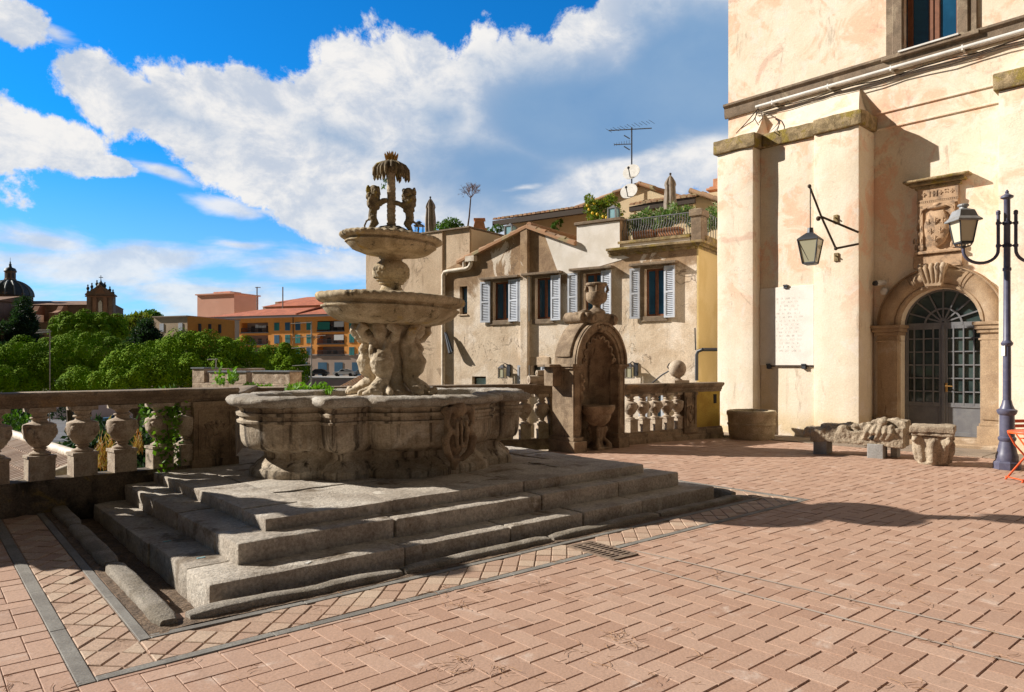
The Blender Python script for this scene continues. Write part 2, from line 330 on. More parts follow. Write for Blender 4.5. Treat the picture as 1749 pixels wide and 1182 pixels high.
D('house_plaster', (.69, .56, .42), (.58, .45, .32), 1.1, thr=(.4, .65), c3=(.78, .67, .55), sc3=.55, thr3=(.46, .58),
  extra=patches, speck=.2, ssp=30, bump=.4, bsc=10, bd=.025, rough=.95)
D('block_plaster', (.60, .46, .325), (.52, .385, .26), .9, c3=(.36, .265, .18), sc3=.6, thr3=(.60, .63), streak=(.33, .235, .155), ssc=(1.6, 1.6, .22), sthr=(.54, .70), extra=lambda g, p, c: crack(g, p, c, .6, .012, .8), speck=.2, ssp=30, bump=.35, bsc=14, bd=.02, rough=.95)
D('white_plaster', (.80, .75, .69), (.70, .64, .56), 1.3, streak=(.42, .36, .30), ssc=(2.5, 2.5, .6), sthr=(.6, .76), speck=.1, bump=.25, bsc=18, bd=.012, rough=.92)
D('cream_plaster', (.66, .54, .36), (.60, .47, .30), 1.0, speck=.1, bump=.2, rough=.92)
D('yellow_wall', (.66, .51, .25), (.60, .45, .20), 1.2, speck=.1, bump=.2, rough=.92)
D('shutter_paint', (.54, .57, .63), (.46, .49, .55), 4, speck=.06, rough=.6)
D('wood', (.20, .075, .035), (.15, .055, .025), 8, rough=.55)
D('glass', (.008, .055, .115), (.015, .09, .18), .8, rough=.06, spec=.9)  # blue base stands in for the sky the panes would reflect
D('door_glass', (.02, .035, .035), (.05, .075, .07), 1.4, rough=.05, spec=.8)
D('lantern_glass', (.45, .43, .30), rough=.15, spec=.6)
D('clear_glass', (.30, .50, .55), (.20, .40, .48), 4, rough=.1, spec=.7)
TI = [(.36, .19, .10), (.44, .25, .14), (.30, .165, .095), (.50, .32, .20), (.24, .15, .09), (.40, .28, .19)]
D('roof_tile', TI[0], island=TI, c3=(.34, .29, .16), sc3=2.5, thr3=(.52, .66), speck=.3, bump=.3, rough=.9)
D('far_tile', (.48, .15, .075), (.38, .115, .06), .5, speck=.25, ssp=2, rough=.9)
D('old_tile', TI[0], island=[(.33, .23, .17), (.40, .29, .22), (.28, .19, .14), (.44, .33, .26), (.36, .27, .21)], c3=(.46, .40, .34), sc3=1.5, thr3=(.54, .68), speck=.3, rough=.9)
D('church_tile', (.20, .115, .075), (.25, .14, .08), .2, speck=.2, ssp=2, rough=.9)
D('grate_iron', (.26, .19, .135), (.17, .12, .09), 20, rough=.8, metal=.1)
D('joint_grey', (.42, .345, .285), (.36, .28, .225), 5, rough=1)
D('dark_wood', (.05, .035, .025), rough=.8)
D('terracotta', (.55, .27, .15), (.46, .21, .11), 6, speck=.15, rough=.85)
D('canvas', (.27, .225, .18), (.21, .17, .135), 6, speck=.1, rough=.95)
D('brown_brick', (.27, .185, .14), (.20, .135, .10), .35, speck=.2, ssp=3, rough=.95)
D('salmon_stone', (.36, .20, .13), (.29, .155, .10), .3, rough=.95)
D('lead', (.060, .075, .085), (.04, .05, .06), .6, rough=.6)
D('lead_rib', (.20, .22, .22), rough=.7)
D('orange_plaster', (.92, .40, .10), (.88, .36, .09), .12, speck=.06, ssp=2, rough=.95)
D('pink_plaster', (.82, .45, .33), (.76, .40, .29), .15, rough=.95)
D('tan_plaster', (.58, .45, .32), (.50, .38, .26), .2, rough=.95)
D('grey_base', (.44, .34, .28), (.38, .29, .24), .3, rough=.95)
D('teal_shutter', (.02, .24, .23), (.03, .16, .17), .3, rough=.7)
D('blue_shutter', (.045, .14, .24), (.03, .10, .18), .2, rough=.7)
D('dark_recess', (.075, .07, .075), rough=.9)
D('loggia_wall', (.36, .33, .34), rough=.9)
D('cloth_white', (.70, .70, .70), rough=.9)
D('green_net', (.03, .20, .16), rough=.9)
D('mauve_wall', (.74, .62, .68), (.68, .56, .61), .2, rough=.95)
D('asphalt', (.13, .13, .14), (.10, .10, .11), .4, speck=.15, ssp=8, rough=.9)
D('earth', (.12, .10, .055), (.08, .085, .035), .06, rough=1)
D('pavement', (.30, .28, .26), (.25, .23, .21), .4, rough=.9)
D('car_dark', (.018, .022, .03), rough=.25, coat=.6, spec=.5)
D('car_blue', (.06, .22, .42), rough=.3, coat=.6, spec=.5)
D('car_white', (.70, .71, .72), rough=.3, coat=.6, spec=.5)
D('car_silver', (.38, .40, .43), rough=.3, coat=.5, spec=.5)
D('rubber', (.02, .02, .02), rough=.9)
D('bark', (.15, .10, .07), (.10, .07, .05), 4, speck=.3, rough=1)
def leafmat(k, cols, tr=(1.3, 1.5, .5)): return D(k, cols[0], island=cols, rough=.65, spec=.25, trans=tr)
D('pine_leaf', (.1, .2, .01), island=[(.135, .25, .006), (.18, .305, .008), (.085, .18, .006), (.245, .37, .010), (.14, .25, .006)], c2=(.08, .15, .008), sc_=.55, thr=(.52, .66), rough=.85, spec=.08)
leafmat('cedar_leaf', [(.028, .060, .032), (.020, .045, .026), (.042, .078, .04)])
leafmat('bush_leaf', [(.06, .14, .02), (.09, .19, .03), (.04, .10, .015), (.14, .22, .04)])
leafmat('bright_leaf', [(.13, .28, .02), (.18, .34, .03), (.09, .21, .015), (.22, .36, .05)])
leafmat('lemon_leaf', [(.12, .19, .025), (.17, .25, .04), (.08, .14, .02), (.34, .29, .03)])
leafmat('oleander_leaf', [(.10, .19, .05), (.15, .25, .07), (.07, .15, .04), (.55, .50, .38)])
leafmat('olive_leaf', [(.16, .22, .03), (.22, .24, .03), (.10, .15, .03)])
leafmat('dry_leaf', [(.34, .20, .06), (.34, .10, .04), (.40, .30, .13), (.28, .20, .08)])
leafmat('twig', [(.22, .13, .10), (.28, .17, .13), (.17, .10, .08)])
leafmat('needle_litter', [(.34, .18, .09), (.42, .25, .13), (.24, .12, .06)])
# ------------------------------------------------------------------ the plaza
FF = Fr((-1.53, 9.02), (.757, .653))                 # fountain frame: a along the front steps, b away from the camera
W0, WD = Vector((-4.04, 7.88)), Vector((.68, .73)).normalized()
FW = Fr((W0.x, W0.y), (WD.x, WD.y))                  # near balustrade: x along it, y outward
def smooth(t): t = max(0, min(1, t)); return t * t * (3 - 2 * t)
def zg(a, b): return .026 * max(0, b + 3.74) * smooth((-a - 2.5) / .8)
def clip(poly, planes):                              # planes: (nx, ny, c) keep nx*x+ny*y >= c
    for nx, ny, c in planes:
        out = []; n = len(poly)
        for i in range(n):
            p, q = poly[i], poly[(i + 1) % n]; dp = nx * p[0] + ny * p[1] - c; dq = nx * q[0] + ny * q[1] - c
            if dp >= 0: out.append(p)
            if (dp >= 0) != (dq >= 0):
                t = dp / (dp - dq); out.append((p[0] + (q[0] - p[0]) * t, p[1] + (q[1] - p[1]) * t))
        poly = out
        if len(poly) < 3: return []
    return poly
def area(p): return sum(p[i][0] * p[(i + 1) % len(p)][1] - p[(i + 1) % len(p)][0] * p[i][1] for i in range(len(p))) / 2
def shrink(p, d):
    pl = []
    for i in range(len(p)):
        x0, y0 = p[i]; x1, y1 = p[(i + 1) % len(p)]; l = math.hypot(x1 - x0, y1 - y0)
        if l < 1e-6: continue
        nx, ny = -(y1 - y0) / l, (x1 - x0) / l; pl.append((nx, ny, nx * x0 + ny * y0 + d))
    return clip(p, pl)
def dedupe(p): return [q for i, q in enumerate(p) if math.hypot(q[0] - p[i - 1][0], q[1] - p[i - 1][1]) > .004]
def line_ab(p, q, side):                             # half-plane in (a,b) through world points p,q keeping the side of world point `side`
    f = lambda v: ((v[0] - FF.o.x) * FF.x.x + (v[1] - FF.o.y) * FF.x.y, (v[0] - FF.o.x) * FF.y.x + (v[1] - FF.o.y) * FF.y.y)
    (x0, y0), (x1, y1), s = f(p), f(q), f(side); nx, ny = -(y1 - y0), x1 - x0; l = math.hypot(nx, ny); nx /= l; ny /= l; c = nx * x0 + ny * y0
    return (nx, ny, c) if nx * s[0] + ny * s[1] > c else (-nx, -ny, -c)
B_A, B_B, B_C, B_D = (-4.3, 11.9), (1.25, 14.05), (2.30, 14.17), (4.62, 15.83)
WALL1 = line_ab((W0.x, W0.y), (W0.x + WD.x, W0.y + WD.y), (0, 0))
WALL2 = line_ab(B_A, B_B, (0, 0)); WALL3 = line_ab(B_C, B_D, (0, 0))
PAL_O, PAL_X = (9.1, 13.65), (.674, -.738)
FP = Fr(PAL_O, PAL_X)
pe = FP.w(0, -1.75, 0); pe2 = FP.w(1, -1.75, 0); PALF = line_ab((pe.x, pe.y), (pe2.x, pe2.y), (0, 0))
A0, B0, A1 = -4.05, -3.74, 3.45                      # outer grey strip: left, front, right
OFF = lambda pl, d: (pl[0], pl[1], pl[2] + d)
REG = [[(0, -1, -B0)], [(-1, 0, -A0), (0, 1, B0), WALL1], [(1, 0, A1), (0, 1, B0), WALL2, WALL3]]
def inview(a, b):
    p = FF.w(a, b, 0); return 2.2 < p.y < 19 and abs(p.x) < p.y * .76 + .6
def lay(mb, poly, gap, bev, top=0.0, jit=.0016, tilt=.003, fj=0.0):
    if len(poly) < 3 or area(poly) < 2.5e-3: return
    if fj:                                            # the joints along the front steps are open, the others filled
        y0, y1 = min(p[1] for p in poly), max(p[1] for p in poly); e = fj * (.4 + 1.2 * random.random()); poly = clip(poly, [(0, 1, y0 + e), (0, -1, -(y1 - e))])
        if len(poly) < 3: return
    lo = dedupe(shrink(poly, gap)); hi = dedupe(shrink(poly, gap + bev))
    if len(lo) < 3 or len(hi) != len(lo) or area(hi) < 1e-3: return
    j = random.gauss(0, jit); tx, ty = random.gauss(0, tilt), random.gauss(0, tilt); cx = sum(p[0] for p in hi) / len(hi); cy = sum(p[1] for p in hi) / len(hi)
    z = lambda p, d: zg(*p) + top + j + (p[0] - cx) * tx + (p[1] - cy) * ty + d
    n = len(lo); vs = [(*p, z(p, 0)) for p in hi] + [(*p, z(p, -bev * .8)) for p in lo] + [(*p, z(p, -.03)) for p in lo]
    fs = [tuple(range(n))]
    for r in (0, n): fs += [(r + i, r + n + i, r + n + (i + 1) % n, r + (i + 1) % n) for i in range(n)]
    mb.add([FF.M @ Vector(v) for v in vs], fs)
BW = .135
mb = MB(); N_ = 124
for i in range(-N_, N_):
    for j in range(-N_, N_):
        for rect in ((i + 4 * j, -i - 1, 2, 1), (i + 4 * j + 2, -i - 1, 1, 2)):
            x, y, dx, dy = (v * BW for v in rect)
            if not (-9 < x < 14 and -8 < y < 14) or not inview(x, y): continue
            for rg in REG:
                q = clip([(x, y), (x + dx, y), (x + dx, y + dy), (x, y + dy)], rg + [OFF(PALF, .0)])
                if q: lay(mb, q, .0022 + random.random() * .0014, .0025, jit=.0012, fj=.0015)
tag(mb.build('brick_paving', M_['paving_brick'], recalc=False, merge=False, loc=(0, 0, 0)), kind='structure')
mb = MB(); s2 = math.sqrt(.5)
IN = [[(1, 0, A0 + .085), (-1, 0, -(A0 + .375)), (0, 1, B0 + .07), WALL1], [(0, 1, B0 + .07), (0, -1, -(B0 + .41)), (1, 0, A0 + .375), (-1, 0, -(A1 - .085))], [(-1, 0, -(A1 - .085)), (1, 0, A1 - .40), (0, 1, B0 + .41), WALL2, WALL3]]
for i in range(-70, 70):
    for j in range(-110, 110):
        u, v = i * .17, j * .13; q0 = [(s2 * (p - q), s2 * (p + q)) for p, q in ((u, v), (u + .17, v), (u + .17, v + .13), (u, v + .13))]
        if abs(q0[0][0]) > 6 or abs(q0[0][1]) > 6: continue
        for rg in IN:
            q = clip(q0, rg)
            if q: lay(mb, q, .003 + random.random() * .002, .005)
tag(mb.build('brick_border', M_['band_brick'], recalc=False, merge=False, loc=(0, 0, 0)), kind='structure')
# bedding sheet under the bricks, split round the fountain's gutter
mb = MB()
def sheet(x0, x1, y0, y1, planes, dz, st=.5):
    nx, ny = max(1, int((x1 - x0) / st)), max(1, int((y1 - y0) / st))
    for i in range(nx):
        for j in range(ny):
            xa, xb, ya, yb = x0 + (x1 - x0) * i / nx, x0 + (x1 - x0) * (i + 1) / nx, y0 + (y1 - y0) * j / ny, y0 + (y1 - y0) * (j + 1) / ny
            q = clip([(xa, ya), (xb, ya), (xb, yb), (xa, yb)], planes)
            if len(q) >= 3: mb.add([FF.M @ Vector((*p, zg(*p) + dz)) for p in q], [tuple(range(len(q)))])
sheet(-11, 22, -16, -2.99, [WALL1], -.0085); sheet(-11, -3.45, -2.99, 4, [OFF(WALL1, -.25)], -.008); sheet(2.99, 22, -2.99, 14, [OFF(WALL2, -.2), OFF(WALL3, -.2)], -.008); sheet(-1.0, 2.99, 2.75, 8, [OFF(WALL2, -.2)], -.008)
tag(mb.build('paving_bed', M_['mortar'], recalc=False, loc=(0, 0, 0)), kind='structure')
mb = MB()
sheet(-3.46, -3.0, -3.0, 2.2, [WALL1], -.10, .3); sheet(2.5, 2.99, -3.0, 3, [], -.10, .3); sheet(-3.31, 2.99, -3.03, -2.9, [], -.06, .3)
tag(mb.build('gutter', M_['soil'], recalc=False, rough=(.012, 9), loc=(0, 0, 0), sub=.12), kind='structure')
mb = MB()
sheet(A0 + .44, -3.46, -3.3, 3, [WALL1], .004, .25); sheet(A0 + .44, 3.2, B0 + .475, -3.12, [], .004, .25); sheet(3.0, A1 - .47, -3.2, 4, [WALL2], .004, .25)
tag(mb.build('soil_strip', M_['soil'], recalc=False, rough=(.008, 12), loc=(0, 0, 0), sub=.1), kind='structure')
# grey stone strips
mb = MB()
def strip(x0, y0, x1, y1, planes=(), n=8):
    ln = math.hypot(x1 - x0, y1 - y0); hor = (x1 - x0) > (y1 - y0); L = x1 - x0 if hor else y1 - y0; k = max(1, int(L / .85))
    for i in range(k):
        t0, t1 = L * i / k, L * (i + 1) / k
        q = [(x0 + t0, y0), (x0 + t1, y0), (x0 + t1, y1), (x0 + t0, y1)] if hor else [(x0, y0 + t0), (x1, y0 + t0), (x1, y0 + t1), (x0, y0 + t1)]
        q = clip(q, planes)
        if len(q) >= 3: lay(mb, q, .002, .004, .002, .001, .001)
strip(A0, B0, A0 + .085, 3.2, [WALL1]); strip(A0 + .085, B0, A1, B0 + .07); strip(A1 - .085, B0 + .07, A1, 4.6, [WALL2, WALL3])
strip(A0 + .375, B0 + .41, A0 + .44, 3.0, [WALL1]); strip(A0 + .44, B0 + .41, A1 - .40, B0 + .475); strip(A1 - .47, B0 + .475, A1 - .40, 4.4, [WALL2, WALL3])
tag(mb.build('stone_strip', M_['strip_stone'], recalc=False, merge=False, loc=(0, 0, 0)), kind='structure')
# worn kerb of long rounded stones round the gutter
mb = MB()
def kerb(p, q, n, w=.155, h=.07):
    for i in range(n):
        t0, t1 = (i + .01) / n, (i + .99) / n; rr = []; k = 14
        for j in range(k + 1):
            t = t0 + (t1 - t0) * j / k; x, y = p[0] + (q[0] - p[0]) * t, p[1] + (q[1] - p[1]) * t; d = Vector((q[0] - p[0], q[1] - p[1])).normalized(); e = .72 if j in (0, k) else 1
            nv = Vector((-d.y, d.x)); z0 = zg(x, y); wob = noise.noise((x * 2.2, y * 2.2, 3)) * .012
            rr.append([FF.M @ Vector((x + nv.x * (s_ * w / 2 * e + wob), y + nv.y * (s_ * w / 2 * e + wob), z0 + hz * (h + .012 * noise.noise((x * 3, y * 3, 0))) * e)) for s_, hz in ((-1, -1.6), (-1, .45), (-.92, .82), (-.68, 1.0), (0, 1.04), (.66, 1.0), (.92, .80), (1, .4), (1, -1.6))])
        mb.rings(rr)
kerb((-3.48, -3.20), (-3.48, 1.3), 3, .14, .05); kerb((-3.37, -3.13), (2.9, -3.13), 4, .145, .043); kerb((2.93, -3.06), (2.93, 2.2), 3, .15)
tag(mb.build('kerb', M_['kerb_stone'], smooth=60, loc=(0, 0, 0), rough=(.006, 16)), kind='structure')
# flagstones at the foot of the palazzo
mb = MB(FP.M)
x = -6.4
while x < 6:
    dx = .7 + random.random() * .7
    for y0, y1 in ((-1.75, -1.25), (-1.24, -.55), (-.54, .2)): mb.box(x, x + dx - .01, y0, y1 - .012, -.1, .012 + random.random() * .008)
    x += dx
tag(mb.build('flagstones', M_['flagstone'], bevel=.008, loc=(0, 0, 0)), kind='structure')
# faint joint line that crosses the square
mb = MB()
for p, q in ((G(1048, 957), G(1749, 1136)), (G(1084, 941), G(1749, 1092))):
    d = (q - p).normalized(); nv = Vector((-d.y, d.x, 0)) * .013; up = Vector((0, 0, .0042)); mb.add([p + nv + up, p - nv + up, q + d - nv + up, q + d + nv + up], [(0, 1, 2, 3)])
tag(mb.build('paving_joint', M_['joint_grey'], recalc=False, loc=(0, 0, 0)), kind='structure')
# drain grate
FG = Fr(G(1028, 941), (.62, -.78)); mb = MB(FG.M)
gr = thing('drain_grate', 'rusty iron drain grate let into the brick paving in front of the fountain steps', 'drain grate', FG.w(0, 0, 0))
for y in (-.135, .0, .135): mb.box(-.27, .27, y - .012, y + .012, -.02, .013)
for s_ in (-.27, .27): mb.box(s_ - .012, s_ + .012, -.147, .147, -.02, .0125)
mb.build('frame', M_['grate_iron'], gr)
mb = MB(FG.M)
for k in range(11):
    x = -.24 + k * .048
    for y0, y1 in ((-.122, -.013), (.013, .122)): mb.box(x - .011, x + .011, y0, y1, -.015, .012)
mb.build('bars', M_['grate_iron'], gr)
mb = MB(FG.M); mb.box(-.265, .265, -.14, .14, .0, .0045); mb.build('pit_shade', M_['rubber'], gr)  # black sheet stands in for the shade under the bars
# dry pine needles scattered over the bricks
rn = random.Random(5); mb = MB()
def litter(c, n, rad):
    for _ in range(n):
        a = rn.random() * 6.28; r_ = rad * rn.random(); x, y = c.x + math.cos(a) * r_, c.y + math.sin(a) * r_; l = .03 + rn.random() * .07; t = rn.random() * 6.28; k = rn.uniform(-1.5, 1.5)
        pts = []
        for i in range(4): pts.append((x, y, .006 + rn.random() * .008)); x += math.cos(t) * l / 3; y += math.sin(t) * l / 3; t += k / 3
        mb.tube(pts, .0014, 3)
for _ in range(75):
    c = G(rn.uniform(0, 1749), rn.choice([rn.uniform(900, 1180), rn.uniform(1000, 1180)]))
    cl = FF.M.inverted() @ c
    if -4.2 < cl.x < 3.5 and cl.y > -3.2: continue
    litter(c, rn.randint(1, 5), .05 + .12 * rn.random())
for px, py, n in ((292, 1060, 30), (270, 1035, 22), (440, 1040, 14), (752, 1010, 22), (785, 1035, 24), (775, 1140, 26), (620, 1105, 16), (1060, 1090, 26), (850, 1150, 24), (1220, 985, 14)): litter(G(px, py), n // 2, .11)
tag(mb.build('pine_needles', M_['needle_litter'], recalc=False, merge=False), kind='stuff')
# ------------------------------------------------------------------ the fountain
fo = thing('fountain', 'tall old stone fountain with two bowls and rearing lions on three worn steps', 'fountain', (FF.o.x, FF.o.y, 0))
def slab(mb, x0, x1, y0, y1, z0, z1, clipw=True, sk=.0):
    q = clip([(x0, y0), (x1, y0), (x1, y1), (x0, y1)], [OFF(WALL1, -.06)] if clipw else [])
    if len(q) < 3 or area(q) < .01: return
    q = dedupe(shrink(q, .006)); dz = random.uniform(-.008, .008)
    if len(q) >= 3: mb.prism(q, z0, z1 + dz)
def step(al, ar, bf, bb, z0, z1, name, inner=True):
    mb = MB(FF.M); dp = .5; x = al; rs = random.Random(int(z1 * 1000))
    while x < ar - .05:                               # long front stones
        L = min(rs.uniform(.9, 1.7), ar - x); L = ar - x if ar - x - L < .4 else L
        slab(mb, x, x + L, bf + rs.uniform(-.008, .008), bf + dp, z0, z1); x += L
    for xa, xb in ((al, al + dp), (ar - dp, ar)):
        y = bf + dp
        while y < bb - .02:
            L = min(rs.uniform(.8, 1.3), bb - y); slab(mb, xa + rs.uniform(-.008, .008), xb, y, y + L, z0, z1); y += L
    if inner:
        y = bf + dp
        while y < bb - .02:
            H = min(rs.uniform(.55, .8), bb - y); x = al + dp
            while x < ar - dp - .02:
                L = min(rs.uniform(.7, 1.3), ar - dp - x); slab(mb, x, x + L, y, y + H, z0, z1 - .002); x += L
            y += H
    else: slab(mb, al + dp, ar - dp, bf + dp, bb, z0, z1 - .01)
    return mb.build(name, M_['step_stone'], fo, smooth=40, bevel=.020, seg=2, sub=.16, rough=(.0085, 7), merge=False)
step(-3.18, 2.66, -2.97, 2.4, -.12, .14, 'step', False)
step(-2.87, 2.40, -2.64, 2.4, .10, .297, 'step', False)
step(-2.57, 2.05, -2.39, 2.45, .25, .40, 'step')
mb = MB(FF.M); mb.box(-1.5, 2.0, 1.0, 2.6, -.1, .385); mb.build('core', M_['step_stone'], fo)
# basin: oval four-lobed plan with square corners between the lobes
BC = (-1.47, 8.70); BF = Fr(BC, (.757, .653)); BM = T(BC[0], BC[1], 1.6) @ Matrix.Scale(.9645, 4) @ T(0, 0, -1.6)
def plan(i, n, q):                                    # point i of n on the rim in the fountain's axes; q flattens the lobes
    ps = i * 360 / n; t = ((ps + 45) % 90) - 45; d = abs(t)
    rho = .79 + .21 * max(0, 1 - (d / 33) ** 2) ** .5 if d < 33 else .80 + .20 * (1 - (45 - d) / 12) ** .8
    rho = rho * (1 - q) + .93 * q; x, y = 1.93 * rho * math.cos(R(ps)), 1.42 * rho * math.sin(R(ps)); return x, y, math.hypot(x, y)
PROF = [(.38, .19), (.44, .185), (.46, .19), (.485, .20), (.50, .235), (.54, .27), (.575, .325), (.60, .35), (.65, .355), (.672, .33), (.685, .27), (.70, .215), (.73, .17), (.78, .145), (.85, .135), (.95, .13), (.975, .128), (.982, .10), (1.005, .095), (1.015, .125), (1.05, .125),
        (1.058, .095), (1.09, .088), (1.10, .13), (1.13, .125), (1.155, .09), (1.165, .045), (1.175, .02), (1.195, -.005), (1.22, -.012), (1.243, .0), (1.26, .035), (1.268, .10), (1.266, .26), (1.25, .32), (1.2, .34), (1.05, .36), (.98, .48)]
NA = 256
mb = MB(BF.M); rr = []
for z, off in PROF:
    ring = []
    for i in range(NA):
        x, y, l = plan(i, NA, .35 * smooth((.72 - z) / .10)); k = (l - off) / l; dz = .012 * noise.noise((x * 1.1, y * 1.1, 1)) if z > 1.1 else 0
        ring.append((x * k, y * k, z + dz))
    rr.append(ring)
mb.rings(rr[:26], cap=False); bas = mb.build('basin', M_['fountain_stone'], fo, smooth=42, rough=(.007, 9))
mb = MB(BF.M); mb.rings(rr[25:], cap=True); mb.build('rim', M_['rim_stone'], bas, smooth=50, rough=(.013, 13))
# carved cartouches on the front and rear lobes
for k in (-1, 1):
    c_ = BF.w(0, k * 1.335, 0); fr = Fr((c_.x, c_.y), (BF.x.x * -k, BF.x.y * -k)); mb = MB(fr.M)   # y points to the centre
    mb.ball((0, .06, .84), .17, 14, 10, sx=.8, sy=.75, sz=1.45)
    for s_ in (-1, 1):
        mb.tube([(s_ * .05, -.05, 1.14), (s_ * .15, -.05, 1.10), (s_ * .17, -.06, .98), (s_ * .12, -.07, .90), (s_ * .19, -.05, .80), (s_ * .15, -.05, .66), (s_ * .06, .0, .56)], [.035, .05, .03, .035, .05, .045, .03], 8)
        mb.tube([(s_ * .06, -.09, 1.0), (s_ * .07, -.1, .86), (s_ * .055, -.085, .7)], [.02, .03, .02], 6)
        mb.ball((s_ * .165, -.03, 1.1), .055, 8, 6)
    mb.ball((0, -.03, 1.12), .09, 10, 8, sx=1.1); mb.tube([(0, .02, .6), (0, .06, .46)], [.06, .04], 8); mb.tube([(0, -.09, 1.02), (0, -.1, .7)], .018, 6)
    remesh(mb, 'cartouche', M_['niche_stone'], bas, .014, 2, rough=[(.008, 28)])
# central column with four fish-tailed figures
mb = MB(BM); mb.lathe([(.62, .9), (.62, 1.16), (.55, 1.2), (.40, 1.22), (.24, 1.26), (.17, 1.34), (.15, 1.6), (.16, 1.8), (.2, 1.95), (.27, 2.04), (.30, 2.12)], n=32)
mb.build('column', M_['figure_stone'], fo, smooth=45, rough=(.012, 8))
for k in range(4):
    a = R(-104 + 90 * k); mb = MB(BM @ RZ(a))   # local x outward
    prof = [(2.02, .22, .10), (1.95, .22, .115), (1.86, .20, .105), (1.79, .215, .115), (1.71, .27, .145), (1.62, .31, .165), (1.54, .29, .145), (1.47, .245, .11), (1.41, .245, .09), (1.35, .31, .105), (1.29, .40, .11), (1.255, .49, .085), (1.25, .56, .05)]
    mb.tube([(r_, .015 * math.sin(z * 9), z) for z, r_, w_ in prof], [w_ * .92 for *_, w_ in prof], 14)
    mb.ball((.34, 0, 2.015), .095, 12, 8, sz=1.15); mb.ball((.41, 0, 1.99), .045, 8, 6); mb.ball((.36, 0, 2.06), .09, 10, 8)
    for s_ in (-1, 1):
        mb.tube([(.24, s_ * .1, 1.90), (.33, s_ * .20, 1.93), (.39, s_ * .24, 2.01), (.40, s_ * .16, 2.09)], [.065, .062, .06, .07], 9)
        mb.tube([(.28, s_ * .09, 1.9), (.36, s_ * .1, 1.78), (.31, s_ * .13, 1.68)], [.05, .045, .03], 8)
        mb.tube([(.34, s_ * .06, 1.30), (.42, s_ * .15, 1.26), (.50, s_ * .21, 1.25)], [.07, .06, .03], 8)
    mb.tube([(.55, -.12, 1.24), (.57, 0, 1.28), (.55, .12, 1.24)], [.03, .05, .03], 7)
    remesh(mb, 'merman', M_['figure_stone'], fo, .0125, 1, rough=[(.008, 16), (.006, 40)])
def bowl(name, prof, zc, tilt, nt, dep, parent=fo, m='bowl_stone', n=160):
    mb = MB(BM @ T(0, 0, zc) @ RY(R(tilt))); rr = []
    for k, (r_, z, gd) in enumerate(prof):
        rr.append([((r_ + gd * dep * (abs(math.sin(nt * math.pi * i / n)) - .5)) * math.cos(2 * math.pi * i / n), (r_ + gd * dep * (abs(math.sin(nt * math.pi * i / n)) - .5)) * math.sin(2 * math.pi * i / n), z + gd * dep * .5 * (abs(math.sin(nt * math.pi * i / n)) - .5)) for i in range(n)])
    mb.rings(rr); return mb.build(name, M_[m], parent, smooth=48, rough=(.007, 10))
bowl('lower_bowl', [(.26, -.34, 0), (.30, -.315, 0), (.50, -.30, 0), (.66, -.265, 0), (.77, -.205, 0), (.83, -.145, 0), (.845, -.12, 0), (.862, -.118, 0), (.866, -.10, 0), (.835, -.092, 0), (.825, -.075, 0), (.835, -.055, 0), (.885, -.045, .3), (.918, -.02, .8), (.928, .012, 1), (.915, .04, 1), (.88, .052, .6), (.80, .03, 0), (.7, -.02, 0), (.4, -.10, 0), (.05, -.12, 0)], 2.395, 2.2, 52, .018)
mb = MB(BM); mb.lathe([(.2, 2.25), (.24, 2.42), (.225, 2.46), (.20, 2.48), (.16, 2.52), (.125, 2.57), (.12, 2.60), (.155, 2.61), (.16, 2.635), (.19, 2.65), (.195, 2.67), (.222, 2.69), (.235, 2.74), (.228, 2.80), (.205, 2.85), (.165, 2.88), (.135, 2.90), (.13, 2.925), (.15, 2.935), (.155, 2.955), (.19, 2.965), (.23, 2.99), (.25, 3.02)], n=40)
st = mb.build('baluster_stem', M_['bowl_stone'], fo, smooth=40, rough=(.008, 14))
for k in range(4):
    a = R(-125 + 90 * k); mb = MB(BM @ T(.203 * math.cos(a), .203 * math.sin(a), 2.755) @ RZ(a))
    mb.ball((0, 0, 0), .075, 10, 8, sx=.5, sz=1.1); mb.ball((.035, 0, -.02), .02, 6, 5)
    for s_ in (-1, 1): mb.ball((.025, s_ * .03, .025), .022, 6, 5); mb.ball((0, s_ * .075, .03), .035, 7, 5); mb.tube([(.0, s_ * .05, -.04), (-.02, s_ * .11, -.05), (-.06, s_ * .14, 0)], [.02, .025, .015], 6)
    remesh(mb, 'mask', M_['bowl_stone'], st, .010, 1)
bowl('upper_bowl', [(.20, -.20, 0), (.24, -.19, 0), (.38, -.178, 0), (.48, -.145, 0), (.54, -.095, 0), (.553, -.075, 0), (.568, -.073, 0), (.57, -.06, 0), (.545, -.052, 0), (.545, -.035, 0), (.60, -.025, .4), (.63, -.008, .8), (.638, .012, 1), (.626, .032, 1), (.60, .042, .6), (.54, .025, 0), (.45, -.02, 0), (.2, -.05, 0), (.03, -.06, 0)], 3.165, 3.6, 40, .018)
mb = MB(BM)
for k in range(26):
    a = k * 2.4; r_ = .05 + .26 * (k / 26) ** .7; mb.ball((r_ * math.cos(a), r_ * math.sin(a), 3.30 - .30 * r_), .075, 7, 5, sz=.8)
mb.lathe([(.34, 3.1), (.30, 3.2), (.16, 3.32), (.02, 3.36)], n=16); remesh(mb, 'rock_mound', M_['lion_stone'], fo, .016, 1, rough=[(.012, 25)])
mb = MB(BM); pr = [(.075, 3.22), (.066, 3.27)]
for k in range(12): z = 3.28 + k * .056; pr += [(.052, z), (.062 - .0008 * k, z + .04), (.050, z + .05)]
mb.lathe(pr + [(.05, 3.96), (.06, 4.10)], n=16); mb.build('palm_trunk', M_['figure_stone'], fo, smooth=35, rough=(.006, 30))
mb = MB(BM); rl = random.Random(3)
